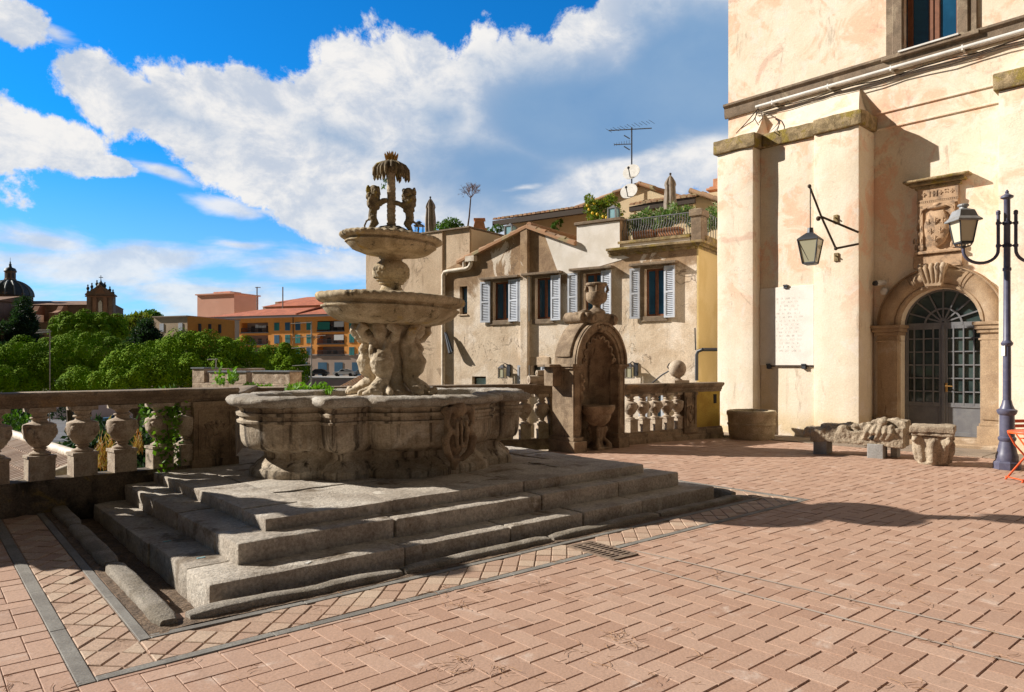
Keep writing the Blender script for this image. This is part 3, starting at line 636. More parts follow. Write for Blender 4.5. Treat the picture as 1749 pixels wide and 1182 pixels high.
for ring, nk, ro, zt in ((0, 22, .225, 3.935), (1, 18, .20, 3.955), (2, 15, .15, 3.965)):
    for k in range(nk):
        a = 6.283 * k / nk + ring * .2 + rl.uniform(-.06, .06); c_, s_ = math.cos(a), math.sin(a); q = ro * rl.uniform(.9, 1.06); dz = rl.uniform(-.03, .03)
        mb.tube([(c_ * r_, s_ * r_, z) for r_, z in ((.03, 4.135), (q * .45, 4.135), (q * .78, 4.095), (q * .96, 4.04), (q, zt + .03 + dz), (q * .97, zt + dz))], [.016, .021, .023, .022, .015, .004], 6)
mb.ball((0, 0, 4.07), .085, 10, 6); pc = mb.build('palm_leaves', M_['lion_stone'], fo, smooth=60)
mb = MB(BM); mb.lathe([(.045, 4.12), (.062, 4.15), (.066, 4.19), (.05, 4.21)], n=14)
for ring, nk, h in ((.052, 11, .11), (.032, 8, .13), (.01, 4, .135)):
    for k in range(nk):
        a = 6.283 * k / nk + ring * 40; mb.tube([(math.cos(a) * ring, math.sin(a) * ring, 4.15), (math.cos(a) * ring * 1.35, math.sin(a) * ring * 1.35, 4.15 + h * .6), (math.cos(a) * (ring * 1.5 + .012), math.sin(a) * (ring * 1.5 + .012), 4.15 + h)], [.016, .014, .002], 5)
mb.build('crown_bud', M_['palm_crown_stone'], pc, smooth=60)
def lion(M, turn, mirror=1):
    mb = MB(M); C = mb
    def limb(p, w_, n=9): C.tube([(x, y * mirror, z) for x, y, z in p], w_, n)
    limb([(-.045, 0, .20), (-.045, 0, .27), (-.035, 0, .34), (-.03, 0, .43), (-.035, 0, .52)], [.060, .056, .056, .082, .078], 12)
    for s_ in (-1, 1):
        limb([(-.045, s_ * .045, .22), (-.01, s_ * .06, .16), (-.06, s_ * .058, .085), (-.04, s_ * .055, .015), (.01, s_ * .055, .008)], [.05, .045, .027, .022, .02])
        limb([(-.01, s_ * .05, .44), (.05, s_ * .055, .415), (.11, s_ * .045, .45), (.155, s_ * .03, .455)], [.042, .032, .026, .026])
    ca, sa = math.cos(turn), math.sin(turn); hd = lambda f, l, u: (-.02 + f * ca - l * sa, f * sa + l * ca, .575 + u)
    ball = lambda p, r_, **k: C.ball((p[0], p[1] * mirror, p[2]), r_, 9, 7, **k)
    ball(hd(.02, 0, 0), .07); ball(hd(.075, 0, -.018), .036); ball(hd(.07, 0, -.045), .026); ball(hd(.06, .022, .022), .016); ball(hd(.06, -.022, .022), .016); ball(hd(-.015, 0, .01), .078); ball(hd(.01, .045, .06), .014); ball(hd(.01, -.045, .06), .014)
    rr_ = random.Random(2)
    for k in range(60):
        a = rr_.uniform(0, 6.28); u = rr_.uniform(-.22, .05); q = .078 - .25 * max(0, u - .02) - .12 * max(0, -u - .1); p = (-.035 + math.cos(a) * q, math.sin(a) * q, .575 + u)
        if (p[0] - .02) * ca + p[1] * sa > .03 and u > -.06: continue
        ball(p, .024, sz=1.5)
    return mb, limb
PL = ((-.185, -.05, 3.235, 0.0, -1.15, 1), (.20, -.06, 3.20, math.pi, -1.25, -1))
for dx, dy, z, rz, turn, mi in PL:
    mb, limb = lion(BM @ T(dx, dy, z) @ RZ(rz) @ Matrix.Scale(.93, 4), turn, mi)
    limb([(-.08, 0, .20), (-.13, .02, .18), (-.16, .03, .12), (-.15, .03, .06), (-.12, .03, .035)], [.018, .015, .014, .014, .018], 7)
    remesh(mb, 'lion', M_['lion_stone'], fo, .0085, 1, rough=[(.006, 45)])
# ------------------------------------------------------------------ balustrades
BALU = [(0.0, 'b', .112), (.30, 'b', .112), (.335, 'b', .128), (0.345, 'r', 0.1), (0.37, 'r', 0.097), (0.39, 'r', 0.06), (0.412, 'r', 0.05), (0.43, 'r', 0.07), (0.447, 'r', 0.054), (0.47, 'r', 0.08), (0.52, 'r', 0.112), (0.56, 'r', 0.126), (0.575, 'r', 0.138), (0.6, 'r', 0.143), (0.74, 'r', 0.15), (0.765, 'r', 0.144), (0.78, 'r', 0.118), (0.8, 'r', 0.074), (0.83, 'r', 0.064), (0.845, 'r', 0.086), (0.86, 'r', 0.086), (0.875, 'r', 0.064), (0.9, 'r', 0.068), (.935, 'r', .10), (.94, 'b', .118), (1.0, 'b', .124)]
def baluster_mesh(h, wk=1.0):
    mb = MB(); b = [q for q in BALU if q[1] == 'b']; W = lambda x: x * wk
    mb.box(-W(.112), W(.112), -W(.112), W(.112), 0, .30 * h); mb.box(-W(.122), W(.122), -W(.122), W(.122), .30 * h, .34 * h)
    mb.box(-W(.118), W(.118), -W(.118), W(.118), .94 * h, h)
    mb.lathe([(W(r), z * h) for z, k, r in BALU if k == 'r'], n=20)
    for k in range(4):                                # rosettes on the cup
        a = math.pi / 2 * k + math.pi / 4
        mb.ball((W(.128) * math.cos(a), W(.128) * math.sin(a), .665 * h), W(.05), 8, 6, sz=1.1)
        mb.ball((W(.165) * math.cos(a), W(.165) * math.sin(a), .665 * h), W(.018), 6, 4)
    return mb
def rail_prof(y0, y1, zb, zt):                        # moulded handrail section (y, z)
    h = zt - zb; o = .05
    f = [(y0 + .03, zb), (y0 + .03, zb + .22 * h), (y0 + .005, zb + .26 * h), (y0 + .005, zb + .46 * h), (y0 - .02, zb + .56 * h), (y0 - o, zb + .70 * h), (y0 - o - .012, zb + .80 * h), (y0 - o - .012, zb + .92 * h), (y0 - o + .005, zt)]
    return f + [(y0 + y1 - y, z) for y, z in reversed(f)]
def base_prof(y0, y1, zb, zt):
    f = [(y0 - .04, zb), (y0 - .04, zb + (zt - zb) * .45), (y0 - .015, zb + (zt - zb) * .55), (y0 - .015, zt - .05), (y0 + .01, zt - .03), (y0 + .01, zt)]
    return f + [(y0 + y1 - y, z) for y, z in reversed(f)]
def wob(mb, name, m, parent, rough=(.007, 6), bevel=.006, sub=.22): return mb.build(name, M_[m], parent, smooth=42, bevel=bevel, sub=sub, rough=rough)
def pedestal(fr, parent, x0, x1, y0, y1, z0, z1, relief=True, ball=None, m='rail_stone'):
    mb = MB(fr.M); mb.box(x0, x1, y0 - .02, y1 + .02, z0, z1); mb.box(x0 - .03, x1 + .03, y0 - .045, y1 + .045, z0, z0 + .09); mb.box(x0 - .02, x1 + .02, y0 - .04, y1 + .04, z1 - .06, z1)
    w_ = x1 - x0
    for a, b, c, d in ((x0 + .05, x0 + .075, z0 + .14, z1 - .1), (x1 - .075, x1 - .05, z0 + .14, z1 - .1), (x0 + .05, x1 - .05, z0 + .14, z0 + .165), (x0 + .05, x1 - .05, z1 - .125, z1 - .1)): mb.box(a, b, y0 - .032, y0, c, d)
    pd = mb.build('pedestal', M_[m], parent, smooth=40, bevel=.006, sub=.2, rough=(.005, 8))
    if relief:
        mb = MB(fr.M); cx, cz = (x0 + x1) / 2, (z0 + z1) / 2; k = w_ / .5
        mb.ball((cx, y0 - .01, cz - .10), .085 * k, 12, 8, sy=.35, sz=1.1); mb.tube([(cx - .10 * k, y0 - .022, cz - .02), (cx - .11 * k, y0 - .026, cz - .13), (cx, y0 - .03, cz - .22), (cx + .11 * k, y0 - .026, cz - .13), (cx + .10 * k, y0 - .022, cz - .02)], .014 * k, 6)
        mb.ball((cx, y0 - .015, cz + .02), .035 * k, 8, 6, sz=1.5)
        for s_ in (-1, 1):
            mb.tube([(cx + s_ * .02, y0 - .025, cz + .06), (cx + s_ * .07 * k, y0 - .03, cz + .13), (cx + s_ * .12 * k, y0 - .025, cz + .11), (cx + s_ * .10 * k, y0 - .025, cz + .06)], [.015, .022 * k, .018 * k, .01], 6); mb.ball((cx + s_ * .03, y0 - .025, cz + .13), .03 * k, 7, 5)
        mb.build('relief', M_[m], pd, smooth=70, rough=(.004, 30))
    if ball:
        zt, r_ = ball; mb = MB(fr.M @ T((x0 + x1) / 2, (y0 + y1) / 2, 0)); mb.cb((0, 0, zt + .025), (.34, .30, .05)); mb.lathe([(.13, zt + .05), (.12, zt + .07), (.06, zt + .1), (.055, zt + .125), (.09, zt + .145)], n=20); mb.ball((0, 0, zt + .13 + r_), r_, 24, 16)
        mb.build('ball_finial', M_['baluster_stone' if m != 'rail_stone' else m], parent, smooth=35, rough=(.006, 10))
    return pd
# -- near balustrade
nb = thing('balustrade', 'dark weathered stone balustrade with urn shaped balusters left of the fountain steps', 'balustrade', FW.w(-1.0, .1, .1))
X0, XP0, XP1, TH = -1.9, FW.xp(330), FW.xp(401), .27
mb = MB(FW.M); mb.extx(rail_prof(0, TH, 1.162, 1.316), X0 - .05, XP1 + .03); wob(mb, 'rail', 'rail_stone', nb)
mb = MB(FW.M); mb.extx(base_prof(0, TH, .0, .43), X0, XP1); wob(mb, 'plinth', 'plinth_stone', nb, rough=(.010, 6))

cs = [FW.xp(p, .13) for p in (68, 141, 209, 273)]; dlt = (cs[3] - cs[0]) / 3
cs += [FW.xp(330, .13) - .07] + [cs[0] - dlt * k for k in range(1, 8)]
for x in cs:
    if x < -1.45: continue
    mb = baluster_mesh(.732, 1.0); mb.v = [FW.M @ T(x, TH / 2, .43) @ v for v in mb.v]
    mb.build('baluster', M_['baluster_stone'], nb, smooth=38, rough=(.006, 14), merge=False)
pedestal(FW, nb, XP0, XP1, 0, TH, .40, 1.162, True, None, 'niche_stone'); None
# -- return that bends back behind the fountain, then the far balustrade
e0 = FW.w(XP1, 0, 0); FR = Fr((e0.x, e0.y), (B_A[0] - e0.x, B_A[1] - e0.y)); LR = math.hypot(B_A[0] - e0.x, B_A[1] - e0.y)
fb = thing('balustrade', 'stone balustrade running behind the fountain up to the arched wall fountain', 'balustrade', (B_A[0], B_A[1], 0))
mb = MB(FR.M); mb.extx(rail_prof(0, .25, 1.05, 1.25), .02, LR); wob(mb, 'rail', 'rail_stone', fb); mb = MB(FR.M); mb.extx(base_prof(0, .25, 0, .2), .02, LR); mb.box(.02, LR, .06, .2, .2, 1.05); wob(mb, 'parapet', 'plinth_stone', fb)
def run(fr, parent, L, zb, zr, zt, xs, wk, m='baluster_stone', x0=0.0):
    mb = MB(fr.M); mb.extx(rail_prof(0, .25, zr, zt), x0, L); wob(mb, 'rail', 'rail_stone', parent)
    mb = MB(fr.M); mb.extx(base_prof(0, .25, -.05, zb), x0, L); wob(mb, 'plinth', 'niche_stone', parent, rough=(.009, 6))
    for x in xs:
        mb = baluster_mesh(zr - zb, wk); mb.v = [fr.M @ T(x, .125, zb) @ v for v in mb.v]; mb.build('baluster', M_[m], parent, smooth=38, rough=(.005, 14), merge=False)
F2 = Fr(B_A, (B_B[0] - B_A[0], B_B[1] - B_A[1])); L2 = math.hypot(B_B[0] - B_A[0], B_B[1] - B_A[1])
x1 = F2.xp(925, .12); xs = [x1 - .37 * k for k in range(14)]
run(F2, fb, F2.xp(978), .16, 1.02, 1.215, [x for x in xs if x > .3], .95)
pedestal(F2, fb, F2.xp(940), F2.xp(957), 0, .25, .12, 1.02, False, None, 'niche_stone'); pedestal(F2, fb, F2.xp(961), F2.xp(976), -.08, .25, .0, 1.02, False, None, 'niche_stone')
mb = MB(F2.M); xa, xb = F2.xp(906), F2.xp(958)
for z, r_, x_ in ((1.30, .085, xa), (1.43, .055, xa + .17)):
    mb.tube([(x_, .10, z), (xb, .10, z)], r_, 16); mb.tube([(x_ - .012, .10, z), (x_ + .05, .10, z)], r_ * .55, 12); mb.tube([(x_ - .02, .10, z), (x_ + .03, .10, z)], r_ * .25, 10)
mb.box(xa + .05, xb, .03, .2, 1.215, 1.25); mb.build('scroll_stone', M_['baluster_stone'], fb, smooth=40, rough=(.006, 12))
F3 = Fr(B_C, (B_D[0] - B_C[0], B_D[1] - B_C[1]))
rb = thing('balustrade', 'short stone balustrade with a ball finial between wall fountain and palace', 'balustrade', (B_D[0] - 1, B_D[1] - .7, 0))
xs = [F3.xp(p, .12) for p in (1077, 1098, 1119, 1139, 1157)]; xe = F3.xp(1234)
run(F3, rb, xe, .235, 1.0, 1.2, xs, .95, x0=-.35)
pedestal(F3, rb, F3.xp(1168), F3.xp(1189), 0, .25, .14, 1.0, True, None, 'niche_stone'); F3b = Fr(F3.w(0, .05, 0), F3.x)
xc = F3.xp(1157, .12); mb = MB(F3.M @ T(xc, .12, 0)); mb.cb((0, 0, 1.23), (.46, .26, .06)); mb.lathe([(.11, 1.26), (.1, 1.275), (.055, 1.30), (.055, 1.32), (.09, 1.335)], n=20); mb.ball((0, 0, 1.50), .185, 26, 18); mb.build('ball_finial', M_['baluster_stone'], rb, smooth=35, rough=(.008, 9))
mb = MB(F3.M); xa, xb = F3.xp(1190), F3.xp(1232); mb.box(xa, xb, .03, .24, .0, 1.0); yw = wob(mb, 'yellow_wall_panel', 'yellow_plaster', rb); yw['label'] = 'yellow plastered end panel with black patch as its hole'
mb = MB(F3.M); hx, hz = F3.at(1221, 681, .03); mb.box(hx - .05, hx + .05, .022, .05, hz - .1, hz + .1); mb.build('vent_shade', M_['rubber'], yw)  # black box on the panel paints the shade inside a hole
# ------------------------------------------------------------------ arched wall fountain in the far balustrade
FN = Fr((1.13, 12.84), (.757, .653)); x = lambda px, y=.08: FN.xp(px, y)
wf = thing('wall_fountain', 'dark arched wall fountain with shell niche, small basin and urn on top', 'wall fountain', FN.w(.75, .3, 0))
pl, pr_, ol, orr = x(979), x(1067), x(993), x(1056); cx = (ol + orr) / 2; hw = (orr - ol) / 2; ZS = 1.60; HH = FN.at(1022, 567, .1)[1] - ZS; DP = .62
def arc(k, n=24, e=1.0): return [(cx - (hw + k) * math.cos(math.pi * i / n), ZS + (HH + k * e) * math.sin(math.pi * i / n)) for i in range(n + 1)]
mb = MB(FN.M)
for a, b in ((pl, ol), (orr, pr_)):
    mb.box(a, b, .08, DP, .05, ZS - .07)
    for u0, u1, z0, z1 in ((a + .02, a + .035, .4, 1.46), (b - .035, b - .02, .4, 1.46), (a + .02, b - .02, 1.44, 1.46), (a + .02, b - .02, .4, .42)): mb.box(u0, u1, .066, .09, z0, z1)
mb.build('pilasters', M_['niche_stone'], wf, smooth=40, bevel=.008, sub=.2, rough=(.006, 9))
mb = MB(FN.M)
for a, b in ((pl - .0, ol + .02), (orr - .02, pr_)): mb.box(a - .07, b + .03, -.02, DP + .04, -.02, .20); mb.box(a - .04, b + .015, .03, DP + .02, .20, .27)
wob(mb, 'base', 'niche_stone', wf)
mb = MB(FN.M)
for a, b in ((pl - .04, ol + .01), (orr - .01, pr_ + .04)):
    mb.box(a, b, .045, DP + .03, ZS - .09, ZS - .05); mb.box(a - .03, b + .02, .015, DP + .05, ZS - .05, ZS)
mb.box(pl - .34, pl - .03, .34, DP + .05, ZS - .05, ZS - .005); mb.box(pl - .22, pl, .38, DP, 1.2, ZS - .05)
wob(mb, 'impost', 'niche_stone', wf)
i0, i1 = arc(0), arc(.10); i2, i3 = arc(.10), arc(.22)
mb = MB(FN.M)
def ringext(pi, po, y0, y1):
    n = len(pi); rr = [[(pi[i][0], y0, pi[i][1]), (po[i][0], y0, po[i][1]), (po[i][0], y1, po[i][1]), (pi[i][0], y1, pi[i][1])] for i in range(n)]; mb.rings(rr)
ringext(i0, arc(.055), .07, .16); ringext(arc(.055), arc(.15), .045, .16); ringext(arc(.15), arc(.19), .01, .16); ringext(arc(.0), arc(.17), .16, DP); ringext(arc(.17), arc(.205), .05, .54); mb.exty([(cx - hw - .12, ZS - .03)] + arc(.12) + [(cx + hw + .12, ZS - .03)], DP - .06, DP - .002)
mb.build('arch', M_['niche_stone'], wf, smooth=38, sub=.2, rough=(.005, 9))
mb = MB(FN.M)                                         # rounded back of the niche and the wall behind it
n = 14; back = [(cx - hw * math.cos(math.pi * i / n), .12 + .40 * math.sin(math.pi * i / n)) for i in range(n + 1)]
mb.rings([[(p[0], p[1], z) for p in back] for z in (0, .5, 1.0, ZS)], cap=False) if False else None
for i in range(n):
    (xa, ya), (xb, yb) = back[i], back[i + 1]; mb.add([(xa, ya, 0), (xb, yb, 0), (xb, yb, ZS), (xa, ya, ZS)], [(0, 1, 2, 3)])
mb.box(ol - .02, orr + .02, .55, DP, 0, ZS); mb.box(ol, orr, .10, .56, -.02, .03)
mb.box(ol, orr, .09, .30, ZS - .075, ZS - .01) if False else None
mb.build('niche_wall', M_['niche_stone'], wf, smooth=60)
mb = MB(FN.M); nf, nr = 52, 12; rr = []               # fluted shell half-dome
for j in range(nr + 1):
    q = j / nr; ring = []
    for i in range(nf + 1):
        t = math.pi * i / nf; fl = 1 - .07 * q * abs(math.sin(t * 4.5)) ; k = math.sin(q * math.pi / 2)
        ring.append((cx - hw * .98 * k * math.cos(t) * (1 - .03 * (1 - fl)), .13 + .36 * math.cos(q * math.pi / 2) * (1 if j < nr else 0) - .55 * (1 - fl) + .02, ZS + .01 + HH * .98 * k * math.sin(t) - .03))
    rr.append(ring)
vs = [p for r_ in rr for p in r_]; w_ = nf + 1; mb.add(vs, [(j * w_ + i, j * w_ + i + 1, (j + 1) * w_ + i + 1, (j + 1) * w_ + i) for j in range(nr) for i in range(nf)])
sh = mb.build('shell', M_['niche_stone'], wf, smooth=55, recalc=False)
mb = MB(FN.M); pts = []
for i in range(61):
    t = math.pi * i / 60; k = .80 + .05 * math.sin(t * 18); pts.append((cx - hw * k * math.cos(t), .135 - .02 * abs(math.sin(t * 9)), ZS + .02 + HH * k * math.sin(t)))
mb.tube(pts, .022, 8)
for s_ in (-1, 1): mb.tube([(cx + s_ * hw * .78 + .05 * s_ * math.cos(t) * (1 - t / 9), .10, ZS + .07 + .05 * math.sin(t) * (1 - t / 9)) for t in [k * .6 for k in range(13)]], .018, 7)
mb.ball((cx, .06, ZS + HH + .07), .085, 10, 8, sy=.7); 
for s_ in (-1, 1): mb.ball((cx + s_ * .09, .06, ZS + HH + .09), .045, 8, 6); mb.ball((cx + s_ * .05, .03, ZS + HH + .02), .035, 8, 6)
mb.build('shell_border', M_['niche_stone'], sh, smooth=60)
mb = MB(FN.M)                                         # heavy hood that runs back over the arch, and the twin scrolls
for s_, sg in ((-1, 1),):
    rr = []
    for i in range(15):
        t = math.pi * (.04 + .42 * i / 14); px_, pz = cx - (hw + .19) * math.cos(t), ZS + .03 + (HH + .20) * math.sin(t); th = .07 * (1.15 - .3 * i / 14)
        nx, nz = -math.cos(t), math.sin(t); rr.append([(px_ - nx * th * .5, .13, pz - nz * th * .5), (px_ + nx * th * .6, .15, pz + nz * th * .6), (px_ + nx * th * .6, .53, pz + nz * th * .6), (px_ - nx * th * .5, .53, pz - nz * th * .5)])
    mb.rings(rr)
    rr = []
    for i in range(15):
        t = math.pi * (1 - (.04 + .42 * i / 14)); px_, pz = cx - (hw + .19) * math.cos(t), ZS + .02 + (HH + .20) * math.sin(t); th = .10
        nx, nz = -math.cos(t), math.sin(t); rr.append([(px_ - nx * th * .5, .14, pz - nz * th * .5), (px_ + nx * th * .5, .14, pz + nz * th * .5), (px_ + nx * th * .5, .53, pz + nz * th * .5), (px_ - nx * th * .5, .53, pz - nz * th * .5)])
    mb.rings(rr)
mb.build('hood', M_['niche_stone'], wf, smooth=45, bevel=.02, seg=2, sub=.16, rough=(.010, 7))
mb = MB(FN.M); zc = FN.at(1012, 545, .1)[1]; sx = FN.xp(1010, .1); ex = FN.xp(1045, .1); lx = FN.xp(994, .25)
mb.tube([(sx, .04, zc), (sx, .56, zc)], .105, 18); mb.tube([(ex, .04, zc + .0), (ex, .56, zc)], .105, 18); mb.tube([(lx - .02, .16, zc + .03), (lx - .02, .62, zc + .03)], .11, 16)
for c_ in (sx, ex): mb.tube([(c_ + .085 * (1 - t / 14) * math.cos(t), .035, zc + .085 * (1 - t / 14) * math.sin(t)) for t in [k * .55 for k in range(21)]], .020, 6)
mb.box(lx - .04, ex, .07, .56, zc + .02, zc + .12); mb.box(sx - .02, ex + .02, .06, .5, zc - .1, zc + .06); mb.tube([(lx - .12, .3, zc + .06), (sx, .28, zc + .13), (ex + .1, .3, zc + .05)], [.05, .07, .05], 10)
remesh(mb, 'scrolls', M_['niche_stone'], wf, .014, 1, rough=[(.007, 16)])
uc = FN.xp(1019, .25); U = lambda py: FN.at(1019, py, .25)[1]; k = 13.35 / F
mb = MB(FN.M @ T(uc, .25, 0)); mb.lathe([(.17, U(537)), (.17, U(533)), (.14, U(530)), (.075, U(526)), (.065, U(522)), (.10, U(519)), (.17, U(516)), (.20, U(511)), (.205, U(504)), (.20, U(500.5)), (.155, U(499)), (.15, U(494)), (.165, U(490)), (.20, U(487.5)), (.205, U(485)), (.19, U(483.5)), (.15, U(484)), (.14, U(490)), (.02, U(491))], n=32)
for s_ in (-1, 1):
    for q in (-1, 1): mb.tube([(s_ * .125, q * .125, U(499)), (s_ * .15, q * .15, U(496)), (s_ * .14, q * .14, U(489))], [.028, .03, .022], 7)
ur = mb.build('urn', M_['niche_stone'], wf, smooth=40, rough=(.006, 12))
bx = FN.xp(1021, .16); Bz = lambda py: FN.at(1021, py, -.05)[1]
mb = MB(FN.M @ T(bx, .17, 0)); mb.lathe([(.10, Bz(732)), (.16, Bz(729)), (.25, Bz(721)), (.285, Bz(713)), (.285, Bz(710)), (.32, Bz(707)), (.36, Bz(700)), (.37, Bz(695)), (.35, Bz(693)), (.30, Bz(693)), (.28, Bz(697)), (.04, Bz(700))], n=28, sq=.85); wb = mb.build('basin', M_['niche_stone'], wf, smooth=40, rough=(.006, 10))
mb = MB(FN.M @ T(bx, .17, 0)); mb.box(-.20, .20, -.2, .2, .0, .05); mb.lathe([(.13, .05), (.10, .12), (.11, .25), (.13, .42)], n=14)
for k in range(4):
    a = math.pi / 4 + math.pi / 2 * k; c_, s_ = math.cos(a), math.sin(a); mb.tube([(c_ * r_, s_ * r_, z) for r_, z in ((.22, .07), (.19, .13), (.12, .2), (.12, .3), (.16, .38), (.15, .44))], [.05, .045, .035, .04, .05, .03], 8); mb.ball((c_ * .23, s_ * .23, .085), .045, 8, 6)
remesh(mb, 'pedestal', M_['niche_stone'], wb, .014, 1)
mb = MB(FN.M); mx, mz = FN.at(1001, 670, .3); mx = ol + .10
mb.ball((mx, .26, 1.22), .12, 10, 8, sx=.6, sz=1.2); mb.ball((mx + .05, .22, 1.18), .05, 8, 6)
for q in range(7): a = q * .9; mb.ball((mx + .02, .24 + .09 * math.cos(a), 1.22 + .16 * math.sin(a)), .05, 7, 5)
mb.tube([(mx, .24, 1.08), (mx + .03, .2, 1.0), (mx + .02, .24, .9)], [.05, .06, .03], 7); remesh(mb, 'mask', M_['niche_stone'], wf, .014, 1)
# the twin of the wall fountain stands at the other end of the near balustrade, just outside the photo: its shadow lies on the steps
tw = FW.w(-2.08, .28, .03); w2 = dup(wf, tw, math.atan2(WD.y, WD.x) - math.atan2(FN.x.y, FN.x.x), .95, 'twin arched wall fountain left of the dark balustrade, throwing the rounded shadow on the steps')
# ------------------------------------------------------------------ the palazzo on the right
pz = thing('palazzo', 'tall peeling cream palace with buttresses and arched doorway at right edge', 'palace', FP.w(-2, 0, 0))
xA0, xA1, yA = FP.xp(1225, -1.05), FP.xp(1286, -1.05), -1.05
yT, yB = -.72, -.80; xT = FP.xp(1390, yB); xB = FP.xp(1467, yB); xC = FP.xp(1705, -.80); xL = FP.xp(1244, 0); xR = 7.0
zBand0, zBand1 = FP.at(1244, 203, 0)[1], FP.at(1244, 180, 0)[1]
zcB = FP.at(1467, 213, yB)[1]; zcT = FP.at(1467, 187, yB)[1]; zPk = FP.at(1470, 147, -.02)[1]
dL, dR = FP.xp(1537, -.05), FP.xp(1674, -.05); dW = (dR - dL) / 2; dC = (dL + dR) / 2; zSp = FP.at(1540, 556, -.05)[1]; zDT = zSp + dW
wxl, wxr = FP.xp(1541, .0), FP.xp(1640, .0); wz0 = FP.at(1541, 92, 0)[1]
mb = MB(FP.M)
mb.box(xL, xR, .75, 9, -6, 14)
na = 20; arcL = [(dC - dW * math.cos(math.pi * i / na), zSp + dW * math.sin(math.pi * i / na)) for i in range(na + 1)]
mb.exty([(xL, -.3), (dL, -.3)] + arcL[:na // 2 + 1] + [(dC, zBand0 + .02), (xL, zBand0 + .02)], 0, .75)
mb.exty([(dR, -.3), (xR, -.3), (xR, zBand0 + .02), (dC, zBand0 + .02)] + arcL[na // 2:], 0, .75)
mb.box(xL, wxl, 0, .75, zBand0 + .02, 14); mb.box(wxr, xR, 0, .75, zBand0 + .02, 14); mb.box(wxl, wxr, 0, .75, zBand0 + .02, wz0); mb.box(wxl, wxr, 0, .75, wz0 + 2.3, 14)
mb.build('wall', M_['palazzo_plaster'], pz, merge=False)
def pier(x0, x1, y0, zb, name, ysl=None):
    mb = MB(FP.M); mb.box(x0, x1, y0, -.003, -.3, zb); return mb.build(name, M_['palazzo_plaster'], pz, bevel=.025, seg=2, sub=.5, rough=(.008, 1.5), smooth=40)
pier(xA0, xA1, yA, zcB, 'corner_pier'); pier(xA1 + .002, xT - .002, yT, zcB, 'recessed_wall'); pb = pier(xT, xB, yB, zcB, 'buttress'); pier(xC, xR, -.8, zcB, 'right_pier')
def cap(x0, x1, y0, hipl, hipr, ov=.07):
    # mossy drip course and the concave plastered slope above it
    mb = MB(FP.M); mb.box(x0 - (ov if hipl else 0), x1 + (ov if hipr else 0), y0 - ov, -.004, zcB + .002, zcT)
    mb.build('drip_course', M_['moss_stone'], pz, bevel=.03, seg=2, sub=.3, rough=(.02, 4), smooth=45)
    mb = MB(FP.M); rr = []
    for k in range(9):
        t = k / 8; y = (y0 - ov + .03) * (1 - t) + -.01 * t; z = zcT - .01 + (zPk - zcT) * t ** 1.9; hi = .34 * t ** .8
        a, b = x0 - (ov - .03 if hipl else 0) + (hi if hipl else 0), x1 + (ov - .03 if hipr else 0) - (hi if hipr else 0)
        rr.append([(a, y, z), (b, y, z), (b, -.006, z), (a, -.006, z)])
    mb.rings(rr); mb.build('slope', M_['palazzo_plaster'], pz, sub=.4, rough=(.015, 3), smooth=40)
cap(xA0, xA1, yA, True, True); cap(xA1 + .075, xT, yT, False, False, .07); cap(xT + .004, xB, yB, False, True, .075); cap(xC, xR, -.8, True, False)
mb = MB(FP.M); z0, z1 = zBand0, zBand1                # string course below the upper windows
mb.extx([(.0, z0), (-.05, z0), (-.07, z0 + .05), (-.07, z1 - .1), (-.13, z1 - .05), (-.13, z1), (.0, z1 + .05)], xL - .07, xR)
wob(mb, 'string_course', 'trim_stone', pz, bevel=0, sub=.4)
for pa, pb_ in (((1494, 196), (1701, 146)), ((1494, 223.5), (1704, 174.5))):
    mb = MB(FP.M); q = FP.at(*pa); mb.box(xB - .3, xC + .1, -.035, -.002, q[1] - .022, q[1] + .022); mb.build('moulding', M_['palazzo_plaster'], pz, bevel=.008)
# upper window
fw = MB(FP.M)
for a, b, y in ((wxl - .30, wxl, -.06), (wxl - .16, wxl + .03, -.10), (wxr, wxr + .30, -.06), (wxr - .03, wxr + .16, -.10)): fw.box(a, b, y, .02, wz0 - .04, wz0 + 2.5)
fw.box(wxl - .36, wxr + .36, -.16, .1, wz0 - .1, wz0 - .02)
uw = fw.build('window', M_['trim_stone'], pz, bevel=.012)
fw = MB(FP.M); mx = (wxl + wxr) / 2
for a, b in ((wxl + .03, wxl + .13), (mx - .10, mx - .012), (mx + .012, mx + .10), (wxr - .13, wxr - .03)): fw.box(a, b, .22, .30, wz0 + .03, wz0 + 2.3)
fw.box(wxl + .03, wxr - .03, .225, .295, wz0 - .02, wz0 + .1); fw.build('frame', M_['wood'], uw, bevel=.006)
fw = MB(FP.M); fw.box(wxl, wxr, .26, .27, wz0, wz0 + 2.3); fw.build('pane', M_['glass'], uw)
fw = MB(FP.M); fw.box(wxl - .02, wxr + .02, -.19, .25, wz0 - .02, wz0 + .012); fw.build('sill', M_['white_paint'], uw)
